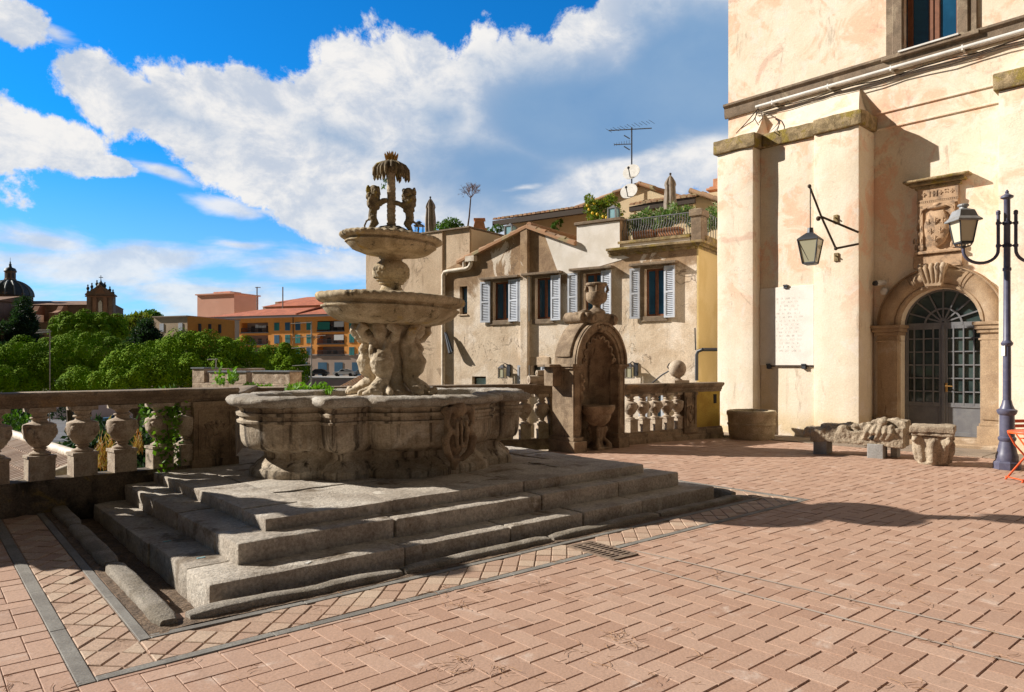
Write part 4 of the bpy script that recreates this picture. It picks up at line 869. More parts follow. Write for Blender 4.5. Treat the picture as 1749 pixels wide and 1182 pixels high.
# white conduit, brackets and loose cables under the string course
z_ = lambda px, py, y: FP.at(px, py, y)
a, b = z_(1291, 183, -.17), z_(1748, 54, -.17); zc_ = (a[1] + b[1]) / 2
mb = MB(FP.M); mb.tube([(a[0], -.17, a[1]), (a[0] + 9, -.17, a[1])], .038, 10)
for k in range(6): mb.box(a[0] + .4 + k * 1.3, a[0] + .43 + k * 1.3, -.2, 0, a[1] - .05, a[1] + .05)
tag(mb.build('conduit', M_['white_paint'], smooth=50), 'long pale conduit pipe running under the string course of the palace', 'pipe')
mb = MB(FP.M); rs = random.Random(4)
for k in range(3):
    pts = [(a[0] + t * .45, -.05 - .02 * k, a[1] - .10 - .05 * k + .02 * math.sin(t * 1.7 + k) - .02 * rs.random()) for t in range(20)]; mb.tube(pts, .012, 5)
for (p0, p1, p2) in (((1292, 186), (1272, 208), (1254, 226)), ((1294, 188), (1284, 205), (1262, 218)), ((1297, 188), (1300, 200), (1293, 208)), ((1291, 188), (1287, 203), (1292, 212))):
    q = [z_(*p, -.55 - .3 * i) for i, p in enumerate((p0, p1, p2))]; mb.tube([(a[0] + .02, -.12, a[1] - .03)] + [(u[0], -.5 - .28 * i, u[1]) for i, u in enumerate(q)], .011, 5)
tag(mb.build('cable', M_['rusty_iron'], smooth=60, merge=False), 'loose dark cables looping from the conduit over the corner cap of the palace', 'cable')
# ------------------------------------------------------------------ doorway
ds = MB(FP.M); yS = -.14; pw = FP.xp(1537, yS) - FP.xp(1499, yS)
zi = zSp; bt = FP.at(1668, 727, yS)[1]
for sg, xe in ((-1, dL), (1, dR)):
    a, b = (xe - pw, xe) if sg < 0 else (xe, xe + pw)
    ds.box(a + .02, b - .02, yS, .35, .1, zi - .16); ds.box(a + .10 if sg < 0 else a + .05, b - .05 if sg < 0 else b - .1, yS - .025, yS, bt + .12, zi - .30)
    ds.box(a - .02, b + .02, yS - .06, .30, 0, bt); ds.box(a, b, yS - .03, .32, bt, bt + .05)
    ds.box(a, b, yS - .03, .34, zi - .34, zi - .30)
    for q, (zz0, zz1) in enumerate(((zi - .20, zi - .13), (zi - .13, zi - .05), (zi - .05, zi + .01))): ds.box(a - .03 - .03 * q, b + .02 + .03 * q, yS - .04 - .03 * q, .36, zz0, zz1)
dsur = ds.build('doorway', M_['door_stone'], pz, smooth=40, bevel=.012, seg=2, sub=.3, rough=(.008, 5))
mb = MB(FP.M); rr = []; n = 36
pf = [(0.0, .36), (0.0, -.05), (.03, -.10), (.07, -.11), (.09, -.09), (.12, -.12), (.18, -.175), (.25, -.19), (.32, -.17), (.37, -.12), (.40, -.09), (.42, -.12), (pw, -.12), (pw + .02, -.02), (pw + .02, .04)]
for i in range(n + 1):
    t = math.pi * i / n; rr.append([(dC - (dW + r_) * math.cos(t), y, zi + .01 + (dW + r_) * math.sin(t)) for r_, y in pf])
mb.rings(rr); mb.build('arch', M_['door_stone'], dsur, smooth=40, rough=(.008, 5))
ky = FP.xp(1593, -.25); mb = MB(FP.M); zk0, zk1 = FP.at(1593, 487, -.2)[1], FP.at(1593, 453, -.25)[1]
for k in range(-2, 3):
    mb.tube([(ky + k * .055, -.16, zk0 - .02), (ky + k * .065, -.21, zk0 + .05), (ky + k * .085, -.27, (zk0 + zk1) / 2), (ky + k * .10, -.34, zk1 - .05), (ky + k * .105, -.31, zk1 + .02)], [.03, .038, .045, .055, .04], 9)
mb.exty([(ky - .14, zk0 - .02), (ky + .14, zk0 - .02), (ky + .25, zk1 + .02), (ky - .25, zk1 + .02)], -.24, .02); mb.build('keystone', M_['door_stone'], dsur, smooth=50, rough=(.006, 12))
mb = MB(FP.M)
for sg in (-1, 1):                                    # carved bands that wrap the torus beside the keystone
    for th in (58, 62):
        t = R(90 - sg * (90 - th) if sg > 0 else th); t = R(th) if sg < 0 else R(180 - th)
        mb.rings([[(dC - (dW + r_ * 1.0) * math.cos(t + q), y - .016, zi + .01 + (dW + r_) * math.sin(t + q)) for r_, y in pf[4:11]] for q in (-.022, .022)])
mb.build('band', M_['door_stone'], dsur, smooth=50)
# glazed iron doors
gy = .26; dm = MB(FP.M); th = .028; zb = .16; zp = zb + .62; ztr = zi - .01
def bar(x0, z0, x1, z1, w_=.03, y=gy):
    d = Vector((x1 - x0, z1 - z0)); l = d.length; nx, nz = -d.y / l * w_ / 2, d.x / l * w_ / 2
    dm.exty([(x0 - nx, z0 - nz), (x1 - nx, z1 - nz), (x1 + nx, z1 + nz), (x0 + nx, z0 + nz)], y - .03, y + .01)
door = None
for s_ in (-1, 1):
    dm = MB(FP.M); a, b = (dL, dC - .006) if s_ < 0 else (dC + .006, dR)
    for xx in (a + .035, b - .035): bar(xx, zb, xx, ztr, .07, gy - .004)
    bar(a, zp, b, zp, .09, gy - .002); bar(a, zb + .04, b, zb + .04, .08, gy - .002); bar(a, ztr - .04, b, ztr - .04, .07, gy - .002); dm.box(a + .05, b - .05, gy - .012, gy + .012, zb, zp)
    for k in (1, 2, 3): xx = a + (b - a) * k / 4; bar(xx, zp, xx, ztr, .026, gy - .006)
    for k in range(1, 6): zz = zp + (ztr - zp) * k / 6; bar(a, zz, b, zz, .026, gy - .001)
    if s_ > 0: dm.box(dC - .02, dC + .03, gy - .06, gy, zb, ztr)
    do = dm.build('door', M_['door_metal'], pz, bevel=.003)
    dm = MB(FP.M); dm.box(a + .02, b - .02, gy + .015, gy + .022, zp, ztr); dm.build('pane', M_['door_glass'], do)
    if s_ > 0:
        hx, hz = FP.at(1611, 659, gy - .06); hx = dC + .07; dm = MB(FP.M); dm.box(hx - .02, hx + .02, gy - .075, gy - .05, hz - .12, hz + .06); dm.tube([(hx, gy - .075, hz), (hx, gy - .13, hz), (hx + .13, gy - .13, hz - .005)], .014, 7); dm.build('handle', M_['brass'], do, smooth=40)
dm = MB(FP.M); bar(dL, ztr + .015, dR, ztr + .015, .08, gy - .003)
for k in range(1, 8): t = math.pi * k / 8; bar(dC - (.0 if k != 4 else 0) - .03 * math.cos(t), ztr + .05 + .03 * math.sin(t), dC - dW * 1.02 * math.cos(t), ztr + dW * 1.02 * math.sin(t), .028, gy - .001 * k)
for rr_ in (.47, .985):
    pts = [(dC - dW * rr_ * math.cos(math.pi * i / 24), ztr + dW * rr_ * math.sin(math.pi * i / 24)) for i in range(25)]
    for i in range(24): bar(*pts[i], *pts[i + 1], .034, gy - .0095)
fl = dm.build('fanlight', M_['door_metal'], pz)
dm = MB(FP.M); dm.exty([(dL, ztr - .02), (dR, ztr - .02)] + [(dC + dW * math.cos(math.pi * i / 24), ztr + dW * math.sin(math.pi * i / 24)) for i in range(25)], gy + .016, gy + .024); dm.build('pane', M_['door_glass'], fl)
mb = MB(FP.M); mb.box(dL - .75, dR + .75, -.55, .0, -.05, .085); mb.box(dL - .05, dR + .02, -.2, .26, 0, .158); mb.box(dL - .75, xB + .4, -.62, -.1, -.05, .13); wob(mb, 'threshold', 'door_stone', pz, rough=(.012, 5), bevel=.02)
# ------------------------------------------------------------------ carved coat of arms above the door
Pq = lambda px, py, y=-.1: FP.at(px, py, y)
bx0, bx1 = Pq(1566, 400)[0], Pq(1637, 400)[0]; bz0, bz1 = Pq(1600, 428)[1], Pq(1600, 318)[1]; bc = (bx0 + bx1) / 2; bwid = bx1 - bx0
ar = thing('coat_of_arms', 'carved stone coat of arms with lily shield above the arched door', 'relief', FP.w(bc, 0, bz0))
mb = MB(FP.M); mb.box(bx0, bx1, -.08, -.002, bz0, bz1); mb.box(bx0 - .08, bx1 + .06, -.07, -.002, bz0 - .33, bz0 - .06); mb.box(bx0 - .05, bx1 + .05, -.13, -.002, bz0 - .05, bz0 + .01)
mb.build('panel', M_['relief_stone'], ar, bevel=.01, sub=.2, rough=(.005, 8), smooth=40)
mb = MB(FP.M)
for q, (e, z0, z1) in enumerate(((.04, bz1 - .02, bz1 + .05), (.13, bz1 + .05, bz1 + .12), (.22, bz1 + .12, bz1 + .17))): mb.box(bx0 - e, bx1 + e, -.10 - .08 * q, -.002, z0, z1)
co = wob(mb, 'cornice', 'moss_stone', ar, bevel=.012, sub=.25)
mb = MB(FP.M); fx0, fx1, fz0, fz1 = bx0 + .06, bx1 - .06, bz0 + .03, bz1 - .36
for a, b, c, d in ((fx0, fx0 + .05, fz0, fz1), (fx1 - .05, fx1, fz0, fz1), (fx0, fx1, fz1 - .05, fz1), (fx0 - .05, fx1 + .05, fz1 + .0, fz1 + .05), (fx0 - .06, fx1 + .06, fz1 + .09, fz1 + .12)): mb.box(a, b, -.115, -.07, c, d)
for k in range(22): xx = fx0 - .05 + (fx1 - fx0 + .1) * k / 21; mb.box(xx - .012, xx + .012, -.11, -.07, fz1 + .055, fz1 + .085)
mb.build('frame', M_['relief_stone'], ar, bevel=.006)
mb = MB(FP.M); zt = bz1 - .13                           # raised marks on the frieze, cross-like signs between letters
for k, ch in enumerate('xIHxSx'):
    xx = fx0 + .06 + (fx1 - fx0 - .12) * k / 5
    if ch in 'x': mb.box(xx - .035, xx + .035, -.095, -.07, zt - .01, zt + .01); mb.box(xx - .01, xx + .01, -.095, -.07, zt - .04, zt + .04)
    elif ch == 'I': mb.box(xx - .012, xx + .012, -.095, -.07, zt - .055, zt + .055)
    elif ch == 'H':
        for q in (-.03, .03): mb.box(xx + q - .01, xx + q + .01, -.095, -.07, zt - .055, zt + .055)
        mb.box(xx - .03, xx + .03, -.095, -.07, zt - .01, zt + .01)
    else: mb.tube([(xx + .035 * math.cos(t) * (1 if t < 3.2 else -1), -.085, zt + (.027 if t < 3.2 else -.027) + .027 * math.sin(t if t < 3.2 else -t)) for t in [.3 + q * .35 for q in range(16)]], .01, 6)
mb.build('frieze_marks', M_['relief_stone'], ar)
sx, sz = Pq(1599, 391, -.15); hs = (Pq(1599, 360, -.15)[1] - Pq(1599, 423, -.15)[1]) / 2; ws = hs * .62
mb = MB(FP.M)
out = [(-.55, 1.0), (.55, 1.0), (.8, .72), (1.0, .25), (.92, -.3), (.6, -.75), (0, -1.0), (-.6, -.75), (-.92, -.3), (-1.0, .25), (-.8, .72)]
mb.rings([[(sx + a * ws * k, y, sz + b * hs * k) for a, b in out] for k, y in ((1.0, -.07), (1.0, -.13), (.93, -.155), (.6, -.185), (.2, -.195))])
sh = mb.build('shield', M_['relief_stone'], ar, smooth=40)
mb = MB(FP.M)
for fx, fz in ((-.55, .38), (0, .42), (.55, .38), (-.36, -.12), (.36, -.12), (0, -.58)):
    xx, zz = sx + fx * ws, sz + fz * hs; s_ = hs * .19; y = -.155 - .05 * (1 - abs(fx))
    mb.tube([(xx, y + .01, zz - s_), (xx, y - .012, zz), (xx, y, zz + s_ * 1.1)], [.012, .022, .006], 6); mb.box(xx - s_ * .55, xx + s_ * .55, y - .02, y + .02, zz - s_ * .35, zz - s_ * .2)
    for q in (-1, 1): mb.tube([(xx, y, zz - s_ * .5), (xx + q * s_ * .5, y, zz + s_ * .2), (xx + q * s_ * .8, y, zz + s_ * .45), (xx + q * s_ * .85, y, zz + s_ * .05)], [.012, .016, .013, .007], 6)
mb.build('lilies', M_['relief_stone'], sh, smooth=60, merge=False)
mb = MB(FP.M)                                           # prelate's hat above, cords and rows of tassels at the sides
mb.ball((sx, -.1, sz + hs * 1.22), .10, 12, 8, sx=1.9, sz=.45, sy=.6); mb.ball((sx, -.1, sz + hs * 1.32), .07, 10, 8, sx=1.2, sz=.7)
for q in (-1, 1):
    mb.tube([(sx + q * .05, -.1, sz + hs * 1.15), (sx + q * ws * .7, -.11, sz + hs * 1.28), (sx + q * ws * 1.2, -.11, sz + hs * 1.12), (sx + q * ws * 1.38, -.1, sz + hs * .75)], [.018, .022, .022, .016], 6)
    for r_ in range(5):
        for c_ in range(1 + (r_ + 1) // 2):
            xx, zz = sx + q * (ws * 1.42 - (c_ - (r_ + 1) // 4) * .065 + .03 * (r_ % 2)), sz + hs * (.55 - .36 * r_); mb.tube([(xx, -.09, zz + .06), (xx, -.105, zz + .02), (xx, -.1, zz - .05)], [.01, .024, .02], 6)
mb.build('hat_and_tassels', M_['relief_stone'], ar, smooth=60, merge=False)
# marble tablet with faint engraved lines
ta = FP.at(1297, 491, yT - .03); tb = FP.at(1391, 623, yT - .03); tx0 = xA1 + .01; tx1 = xT - .02
tz0, tz1 = FP.at(1340, 624, yT - .03)[1], FP.at(1340, 490, yT - .03)[1]
tab = thing('marble_tablet', 'large white marble tablet with faint inscription on the palace wall', 'tablet', FP.w((tx0 + tx1) / 2, yT, tz0))
mb = MB(FP.M); mb.box(tx0, tx1, yT - .035, yT - .001, tz0, tz1); mb.build('slab', M_['marble'], tab, bevel=.006)
mb = MB(FP.M); rs = random.Random(9)
for r_ in range(15):
    zz = tz1 - .28 - r_ * (tz1 - tz0 - .5) / 15; xx = tx0 + .3 + rs.random() * .2
    while xx < tx1 - .3:
        L = rs.uniform(.03, .12)
        for q in range(max(1, int(L / .028))):
            mb.box(xx + q * .028, xx + q * .028 + .0075, yT - .0362, yT - .033, zz, zz + rs.choice((.04, .04, .05)));
            if rs.random() < .6: mb.box(xx + q * .028, xx + q * .028 + .02, yT - .0362, yT - .033, zz + rs.choice((0, .018, .034)), zz + .006 + rs.choice((0, .018, .034)))
        xx += L + .045
mb.build('inscription', M_['engraving'], tab, merge=False, recalc=False)
for px, py, d in ((1342, 489, -1), (1313, 624, 1), (1373, 624, 1)):
    q = FP.at(px, py, yT - .05); mb = MB(FP.M); mb.box(q[0] - .045, q[0] + .045, yT - .07, yT - .0, q[1] - .05 - .03 * (d > 0), q[1] + .03); mb.box(q[0] - .05, q[0] + .05, yT - .085, yT - .06, q[1] - .0, q[1] + .035); mb.build('clamp', M_['dark_metal'], tab, bevel=.005)
mb = MB(FP.M); mb.tube([(tx0 + .2, yT - .03, tz0 - .02), (tx1, yT - .03, tz0 - .02)], .014, 6); mb.build('ledge', M_['rusty_iron'], tab)
# security camera
q = FP.at(1497, 484, -.16); cm = thing('security_camera', 'small white round security camera beside the arched doorway', 'camera', FP.w(q[0], 0, q[1] - .1))
mb = MB(FP.M); mb.tube([(q[0] + .1, .0, q[1] + .02), (q[0] + .1, -.07, q[1] + .02), (q[0] + .02, -.22, q[1])], [.05, .05, .06], 10); mb.ball((q[0] + .12, -.06, q[1] - .17), .085, 12, 8, sy=.7); mb.build('body', M_['white_paint'], cm, smooth=50)
mb = MB(FP.M); mb.tube([(q[0] + .02, -.20, q[1]), (q[0] - .005, -.27, q[1] - .01)], [.062, .05], 10); mb.build('lens', M_['dark_metal'], cm, smooth=40)
# wrought bracket with hanging lantern on the buttress
yL = -1.75; K = lambda px, py, y: (FP.at(px, py, y)[0], y, FP.at(px, py, y)[1])
apx = K(1382.6, 318, yL); j1 = K(1402.7, 370, -1.45); j2 = K(1427.6, 424.5, -1.1); e1 = (xB - .0, yB - .02, FP.at(1466, 397, yB)[1]); e2 = (xB, yB - .02, FP.at(1466, 417, yB)[1])
br = thing('hanging_lantern', 'old iron lantern hanging from a bracket on the palace buttress', 'lantern', FP.w(*e2))
mb = MB(FP.M); mb.tube([apx, j1, j2], .022, 7); mb.tube([j1, e1], .024, 7); mb.tube([j2, e2], .024, 7); mb.ball(apx, .04, 8, 6); mb.ball((j1[0] - .06, j1[1], j1[2] - .03), .05, 8, 6); mb.ball(j2, .04, 8, 6); mb.build('bracket', M_['rusty_iron'], br, smooth=60)
ltop = K(1384, 391, yL); lsh = K(1384, 409, yL); lbt = K(1384, 450, yL); s_ = 13.6 / F * 1.0
lw, lb = 20.5 * (ltop[2] - lbt[2]) / 59 / 1.25, 12.5 * (ltop[2] - lbt[2]) / 59 / 1.25
mb = MB(FP.M @ T(ltop[0], yL, 0) @ RZ(R(8)))
mb.tube([(0, 0, apx[2]), (0, 0, ltop[2])], .011, 6); mb.tube([(0, 0, ltop[2] + .02), (0, 0, ltop[2] - .12)], [.055, .07], 8)
rg = lambda w_, z: [(-w_, -w_, z), (w_, -w_, z), (w_, w_, z), (-w_, w_, z)]
zs = lsh[2]; mb.rings([rg(.06, ltop[2] - .08), rg(lw, zs + .01), rg(lw * 1.05, zs - .02)])
mb.rings([rg(lb, lbt[2] + .02), rg(lb * 1.05, lbt[2] - .01), rg(lb * .7, lbt[2] - .03)])
for a in (-1, 1):
    for b in (-1, 1): mb.tube([(a * lw, b * lw, zs), (a * lb, b * lb, lbt[2])], .013, 5)
    for k in ((a, 0), (0, a)):
        mb.tube([(k[0] * lw + k[1] * lw, k[1] * lw - k[0] * lw, zs), (k[0] * lb, k[1] * lb, lbt[2] + .05)], .006, 4)
mb.build('lantern_frame', M_['dark_metal'], br, smooth=30)
mb = MB(FP.M @ T(ltop[0], yL, 0) @ RZ(R(8))); mb.rings([rg(lb * .96, lbt[2] + .01), rg(lw * .97, zs - .015)]); mb.build('lantern_glass', M_['lantern_glass'], br)
for px, py in ((1428, 372), (1429, 437)):
    q = FP.at(px, py, yB); mb = MB(FP.M); mb.box(q[0] - .05, q[0] + .05, yB - .03, yB - .001, q[1] - .12, q[1] + .06); mb.tube([(q[0], yB, q[1]), (q[0], yB - .09, q[1] - .01)], .018, 6); mb.build('wall_anchor', M_['moss_stone'], br, bevel=.01)
# ------------------------------------------------------------------ foliage helper
def leaf_mesh(name, pos, axis, ln, wd, m, parent=None, curl=.0, loc=None, kind=None, nrm=None):
    n = len(pos)
    if nrm is not None: axis = np.cross(nrm, RNG.normal(size=(n, 3))); axis /= np.linalg.norm(axis, axis=1, keepdims=True) + 1e-9; axis += nrm * RNG.uniform(.0, .45, n)[:, None]
    axis = axis / (np.linalg.norm(axis, axis=1, keepdims=True) + 1e-9)
    rnd = RNG.normal(size=(n, 3)); side = np.cross(axis, rnd if nrm is None else nrm + .2 * rnd); side /= (np.linalg.norm(side, axis=1, keepdims=True) + 1e-9)
    L = (ln * RNG.uniform(.7, 1.3, n))[:, None]; W_ = (wd * RNG.uniform(.7, 1.3, n))[:, None]
    base = wloc(parent) if parent else Vector(loc if loc is not None else pos.mean(0)); b = np.array(base)
    v = np.empty((n, 4, 3)); v[:, 0] = pos - axis * L * .5; v[:, 1] = pos + side * W_ * .5; v[:, 2] = pos + axis * L * .5; v[:, 3] = pos - side * W_ * .5
    v = (v - b).reshape(-1, 3); me = bpy.data.meshes.new(name)
    me.vertices.add(n * 4); me.vertices.foreach_set('co', v.ravel()); me.loops.add(n * 4); me.loops.foreach_set('vertex_index', np.arange(n * 4, dtype=np.int32))
    me.polygons.add(n); me.polygons.foreach_set('loop_start', np.arange(0, n * 4, 4, dtype=np.int32)); me.polygons.foreach_set('loop_total', np.full(n, 4, dtype=np.int32))
    me.update(); me.validate(); me.materials.append(m); o = bpy.data.objects.new(name, me); COL.objects.link(o)
    if parent: o.parent = parent
    else: o.location = base
    return o
def dirs(n): d = RNG.normal(size=(n, 3)); return d / np.linalg.norm(d, axis=1, keepdims=True)
def crown_pts(lobes, ncl, nlf, rc, zmin=-.35, fill=.15, sep=0):
    lob = np.array(lobes, float); wgt = lob[:, 3] * lob[:, 4] + lob[:, 3] * lob[:, 5]; ks = RNG.choice(len(lob), ncl, p=wgt / wgt.sum())
    d = dirs(ncl * 3); d = d[d[:, 2] > zmin][:ncl]; ks = ks[:len(d)]
    f = RNG.uniform(.84, 1.03, len(d)) if not sep else RNG.uniform(.86, 1.12, len(d)); f[RNG.random(len(d)) < fill] *= .6
    c = lob[ks, :3] + d * lob[ks, 3:] * f[:, None]; r_ = rc * RNG.uniform(.65, 1.3, len(d))
    if sep:                                            # keep the clumps apart so that each reads as a tuft with a dark gap round it
        keep = []
        for i in range(len(c)):
            q = (c[i] - lob[:, :3]) / lob[:, 3:]
            if (np.einsum('ij,ij->i', q, q) < .62).any() and RNG.random() > .12: continue
            if keep and (np.linalg.norm(c[keep] - c[i], axis=1) < sep * .5 * (r_[keep] + r_[i])).any(): continue
            keep.append(i)
        c, d, r_ = c[keep], d[keep], r_[keep]
    P_, A_ = [], []
    for k in range(len(d)):
        e = dirs(nlf * 2); e = e[(e @ d[k]) > -.35][:nlf]; p = c[k] + e * r_[k] * (RNG.uniform(.86, 1.0, len(e)) if sep else RNG.uniform(.6, 1.0, len(e)) ** .5)[:, None]; P_.append(p); A_.append(e + (.12 if sep else .28) * RNG.normal(size=e.shape) + np.array((0, 0, .1 if sep else .2)))
    return np.vstack(P_), np.vstack(A_)
def bush(name, label, cat, c, r_, n, ln, wd, m, group=None, lobes=None, parent=None, fill=.45):
    lb = lobes or [(c[0], c[1], c[2], *r_)]
    p, a = crown_pts(lb, max(12, n // 22), 22, min(r_) * .38, -.7, fill); o = leaf_mesh(name, p, a, ln, wd, M_[m], parent, loc=(c[0], c[1], c[2] - r_[2]))
    if label: tag(o, label, cat, group)
    return o
# ------------------------------------------------------------------ helpers for facades
def cut(o, boxes):
    c = boxes.build('cutter', M_['rubber'], loc=(0, 0, 0)); md = o.modifiers.new('b', 'BOOLEAN'); md.operation = 'DIFFERENCE'; md.solver = 'EXACT'; md.object = c
    dg = bpy.context.evaluated_depsgraph_get(); dg.update(); me = bpy.data.meshes.new_from_object(o.evaluated_get(dg)); o.modifiers.clear(); o.data = me; me.name = o.name
    bpy.data.objects.remove(c)
SHR = random.Random(21)
def shutter(fr, parent, x0, x1, z0, z1, y=-.05, m='shutter_paint', left=True):
    hx, an = (x1, SHR.uniform(.01, .16)) if left else (x0, -SHR.uniform(.01, .16)); mb = MB(fr.M @ T(hx, y, 0) @ RZ(an) @ T(-hx, -y, 0)); t = .06; mid = (z0 + z1) / 2
    for a, b, c, d in ((x0, x0 + t, z0, z1), (x1 - t, x1, z0, z1), (x0 + t, x1 - t, z0, z0 + t), (x0 + t, x1 - t, z1 - t, z1), (x0 + t, x1 - t, mid - t / 2, mid + t / 2)): mb.box(a, b, y - .04, y, c, d)
    n = int((z1 - z0 - .2) / .052)
    for k in range(n):
        z = z0 + t + .02 + (z1 - z0 - 2 * t - .04) * k / n
        if abs(z - mid) < .05: continue
        mb.add([(x0 + t, y - .032, z), (x1 - t, y - .032, z), (x1 - t, y - .002, z + .034), (x0 + t, y - .002, z + .034), (x0 + t, y - .028, z - .006), (x1 - t, y - .028, z - .006), (x1 - t, y + .002, z + .028), (x0 + t, y + .002, z + .028)], [(0, 1, 2, 3), (4, 7, 6, 5), (0, 4, 5, 1), (2, 6, 7, 3)])
    mb.box(x0 + .01, x1 - .01, y - .006, y + .001, z0 + .01, z1 - .01)
    return mb.build('shutter', M_[m], parent, recalc=False)
def tile_rows(mb, fr, x0, x1, yl, zl, yh, zh, pitch=.21, nr=8, r_=.085):
    # barrel tiles: overlapping courses running up the slope from (yl, zl) to (yh, zh)
    nx = int((x1 - x0) / pitch)
    for i in range(nx):
        xc = x0 + pitch * (i + .5)
        for k in range(nr):
            t0, t1 = k / nr, (k + 1.12) / nr; rr = []
            for t, dz, q in ((t0, .028, 1.06), (t1, .0, .92)):
                y, z = yl + (yh - yl) * t, zl + (zh - zl) * t + dz; jx = random.uniform(-.008, .008)
                rr.append([fr.w(xc + jx - r_ * q * math.cos(math.pi * j / 6), y, z + r_ * q * math.sin(math.pi * j / 6) * .9) for j in range(7)])
            b = len(mb.v); mb.v += rr[0] + rr[1]; mb.f += [[b + j, b + j + 1, b + 8 + j, b + 7 + j] for j in range(6)] + [[b + j for j in range(7)]]; mb.mi += [0] * 7
def verge(mb, fr, p, q, y, r_=.085, L=.34, back=.5):      # row of edge tiles along a sloping gable edge
    n = max(1, int(math.hypot(q[0] - p[0], q[1] - p[1]) / L))
    for k in range(n):
        a = (p[0] + (q[0] - p[0]) * k / n, p[1] + (q[1] - p[1]) * k / n); b = (p[0] + (q[0] - p[0]) * (k + 1.1) / n, p[1] + (q[1] - p[1]) * (k + 1.1) / n)
        mb.tube([fr.w(a[0], y, a[1] + .02 + .015 * (k % 2)), fr.w(b[0], y, b[1] + .005)], [r_ * 1.05, r_ * .9], 8)
        mb.tube([fr.w(a[0], y + .17, a[1] + .02), fr.w(b[0], y + .17, b[1] + .005)], [r_ * 1.05, r_ * .9], 8)
# ------------------------------------------------------------------ the old house beyond the balustrade
FH = Fr((-1.05, 25), (.822, -.570)); h = FH.at
ho = thing('old_house', 'old tan house with grey shutters, gable and roof terrace behind the wall fountain', 'house', FH.w(5, 0, -4))
hx0, hx1 = FH.xp(757), FH.xp(1190); ap = h(903, 388); e0 = h(798, 441); e1 = h(985, 417); par0, par1 = FH.xp(985), FH.xp(1059); zpar = h(1020, 381)[1]; zcor = h(1100, 431)[1]
mb = MB(FH.M)
poly = [(hx0, -5), (hx1, -5), (hx1, zcor), (par1, zcor), (par1, zpar), (par0, zpar), (par0, e1[1]), (ap[0], ap[1]), (hx0, h(757, 462)[1])]
mb.exty(poly, 0, .6); wl = mb.build('wall', M_['house_plaster'], ho, merge=False)
WINS = [(842, 873, 481, 547, (823, 839), (871, 888)), (914, 943, 474, 545, (889, 906), (943, 960)), (997, 1029, 466, 543, (972, 988), (1029, 1047)), (1101, 1136, 458, 540, (1078, 1094), (1136, 1155))]
SMALL = [(785, 798, 489, 537), (806, 830, 643, 672), (908, 926, 624, 676), (1108, 1130, 668, 745)]
cb = MB(FH.M); spec = []
for wn in WINS:
    c = (wn[0] + wn[1]) / 2; spec.append((FH.xp(wn[0]), FH.xp(wn[1]), h(c, wn[3])[1], h(c, wn[2])[1]))
for sm in SMALL:
    c = (sm[0] + sm[1]) / 2; spec.append((FH.xp(sm[0]), FH.xp(sm[1]), h(c, sm[3])[1], h(c, sm[2])[1]))
for a, b, c, d in spec: cb.box(a, b, -.5, .32, c, d)
cut(wl, cb)
for k, (a, b, z0, z1) in enumerate(spec):
    mb = MB(FH.M)
    if k < 4: mb.box(a - .10, b + .10, -.05, .05, z0 - .16, z0); mb.box(a - .14, a - .005, -.02, .02, z0, z1); mb.box(b + .005, b + .14, -.02, .02, z0, z1); mb.box(a - .42, b + .42, -.24, .04, z1 + .08, z1 + .16); mb.box(a - .12, b + .12, -.03, .03, z1, z1 + .08)
    elif k == 6: mb.box(a - .3, b + .3, -.03, .05, z1 + .01, z1 + .28); mb.box(a - .2, a - .005, -.02, .02, z0, z1)
    else: mb.box(a - .04, b + .04, -.04, .05, z0 - .05, z0)
    wi = mb.build('window', M_['trim_stone' if k < 4 else 'block_plaster'], ho, bevel=.01)
    mb = MB(FH.M); y = .16; m = (a + b) / 2
    mb.box(a, a + .055, y, y + .06, z0, z1); mb.box(b - .055, b, y, y + .06, z0, z1); mb.box(a, b, y, y + .06, z1 - .06, z1); mb.box(a, b, y, y + .06, z0, z0 + .07)
    if k < 4: mb.box(m - .045, m + .045, y - .012, y + .06, z0, z1)
    mb.build('frame', M_['wood' if k < 4 else 'dark_wood'], wi, bevel=.006, merge=False)
    mb = MB(FH.M); mb.box(a + .01, b - .01, y + .03, y + .04, z0 + .01, z1 - .01); mb.build('pane', M_['glass'] if k < 5 or k == 7 else M_['bush_leaf' if k == 5 else 'door_glass'] if k != 5 else M_['clear_glass'], wi)
    if k < 4:
        for q_, (s0, s1) in enumerate(WINS[k][4:]): shutter(FH, wi, FH.xp(s0), FH.xp(s1), z0 - .06, z1 + .03, left=q_ == 0)
    elif k == 6: shutter(FH, wi, FH.xp(887), FH.xp(906), z0, z1); shutter(FH, wi, FH.xp(926), FH.xp(936), z0, z1, left=False)
    elif k == 7: shutter(FH, wi, FH.xp(1093), FH.xp(1107), z0, z1); shutter(FH, wi, FH.xp(1131), FH.xp(1143), z0, z1, left=False)
mb = MB(FH.M); a, b = FH.xp(893), FH.xp(905); mb.box(a, b, -.16, -.002, -5, h(899, 393)[1]); mb.build('flue', M_['house_plaster'], ho, bevel=.01)
mb = MB(FH.M); mb.exty([(par0 + .01, zpar - .02), (par0 + .01, e1[1] + .1), (h(930, 397)[0], h(930, 400)[1]), (h(955, 470)[0], h(955, 470)[1]), (h(1000, 466)[0], h(1000, 462)[1]), (h(1075, 442)[0], h(1075, 440)[1]), (par1 - .0, zcor + .02), (par1 - .01, zpar - .02)], -.012, -.002)
wp_ = mb.build('white_patch', M_['white_plaster'], ho); 
mb = MB(FH.M); mb.box(par0 - .06, par1 + .05, -.07, .66, zpar, zpar + .09); wob(mb, 'parapet_cap', 'trim_stone', ho, bevel=.01)
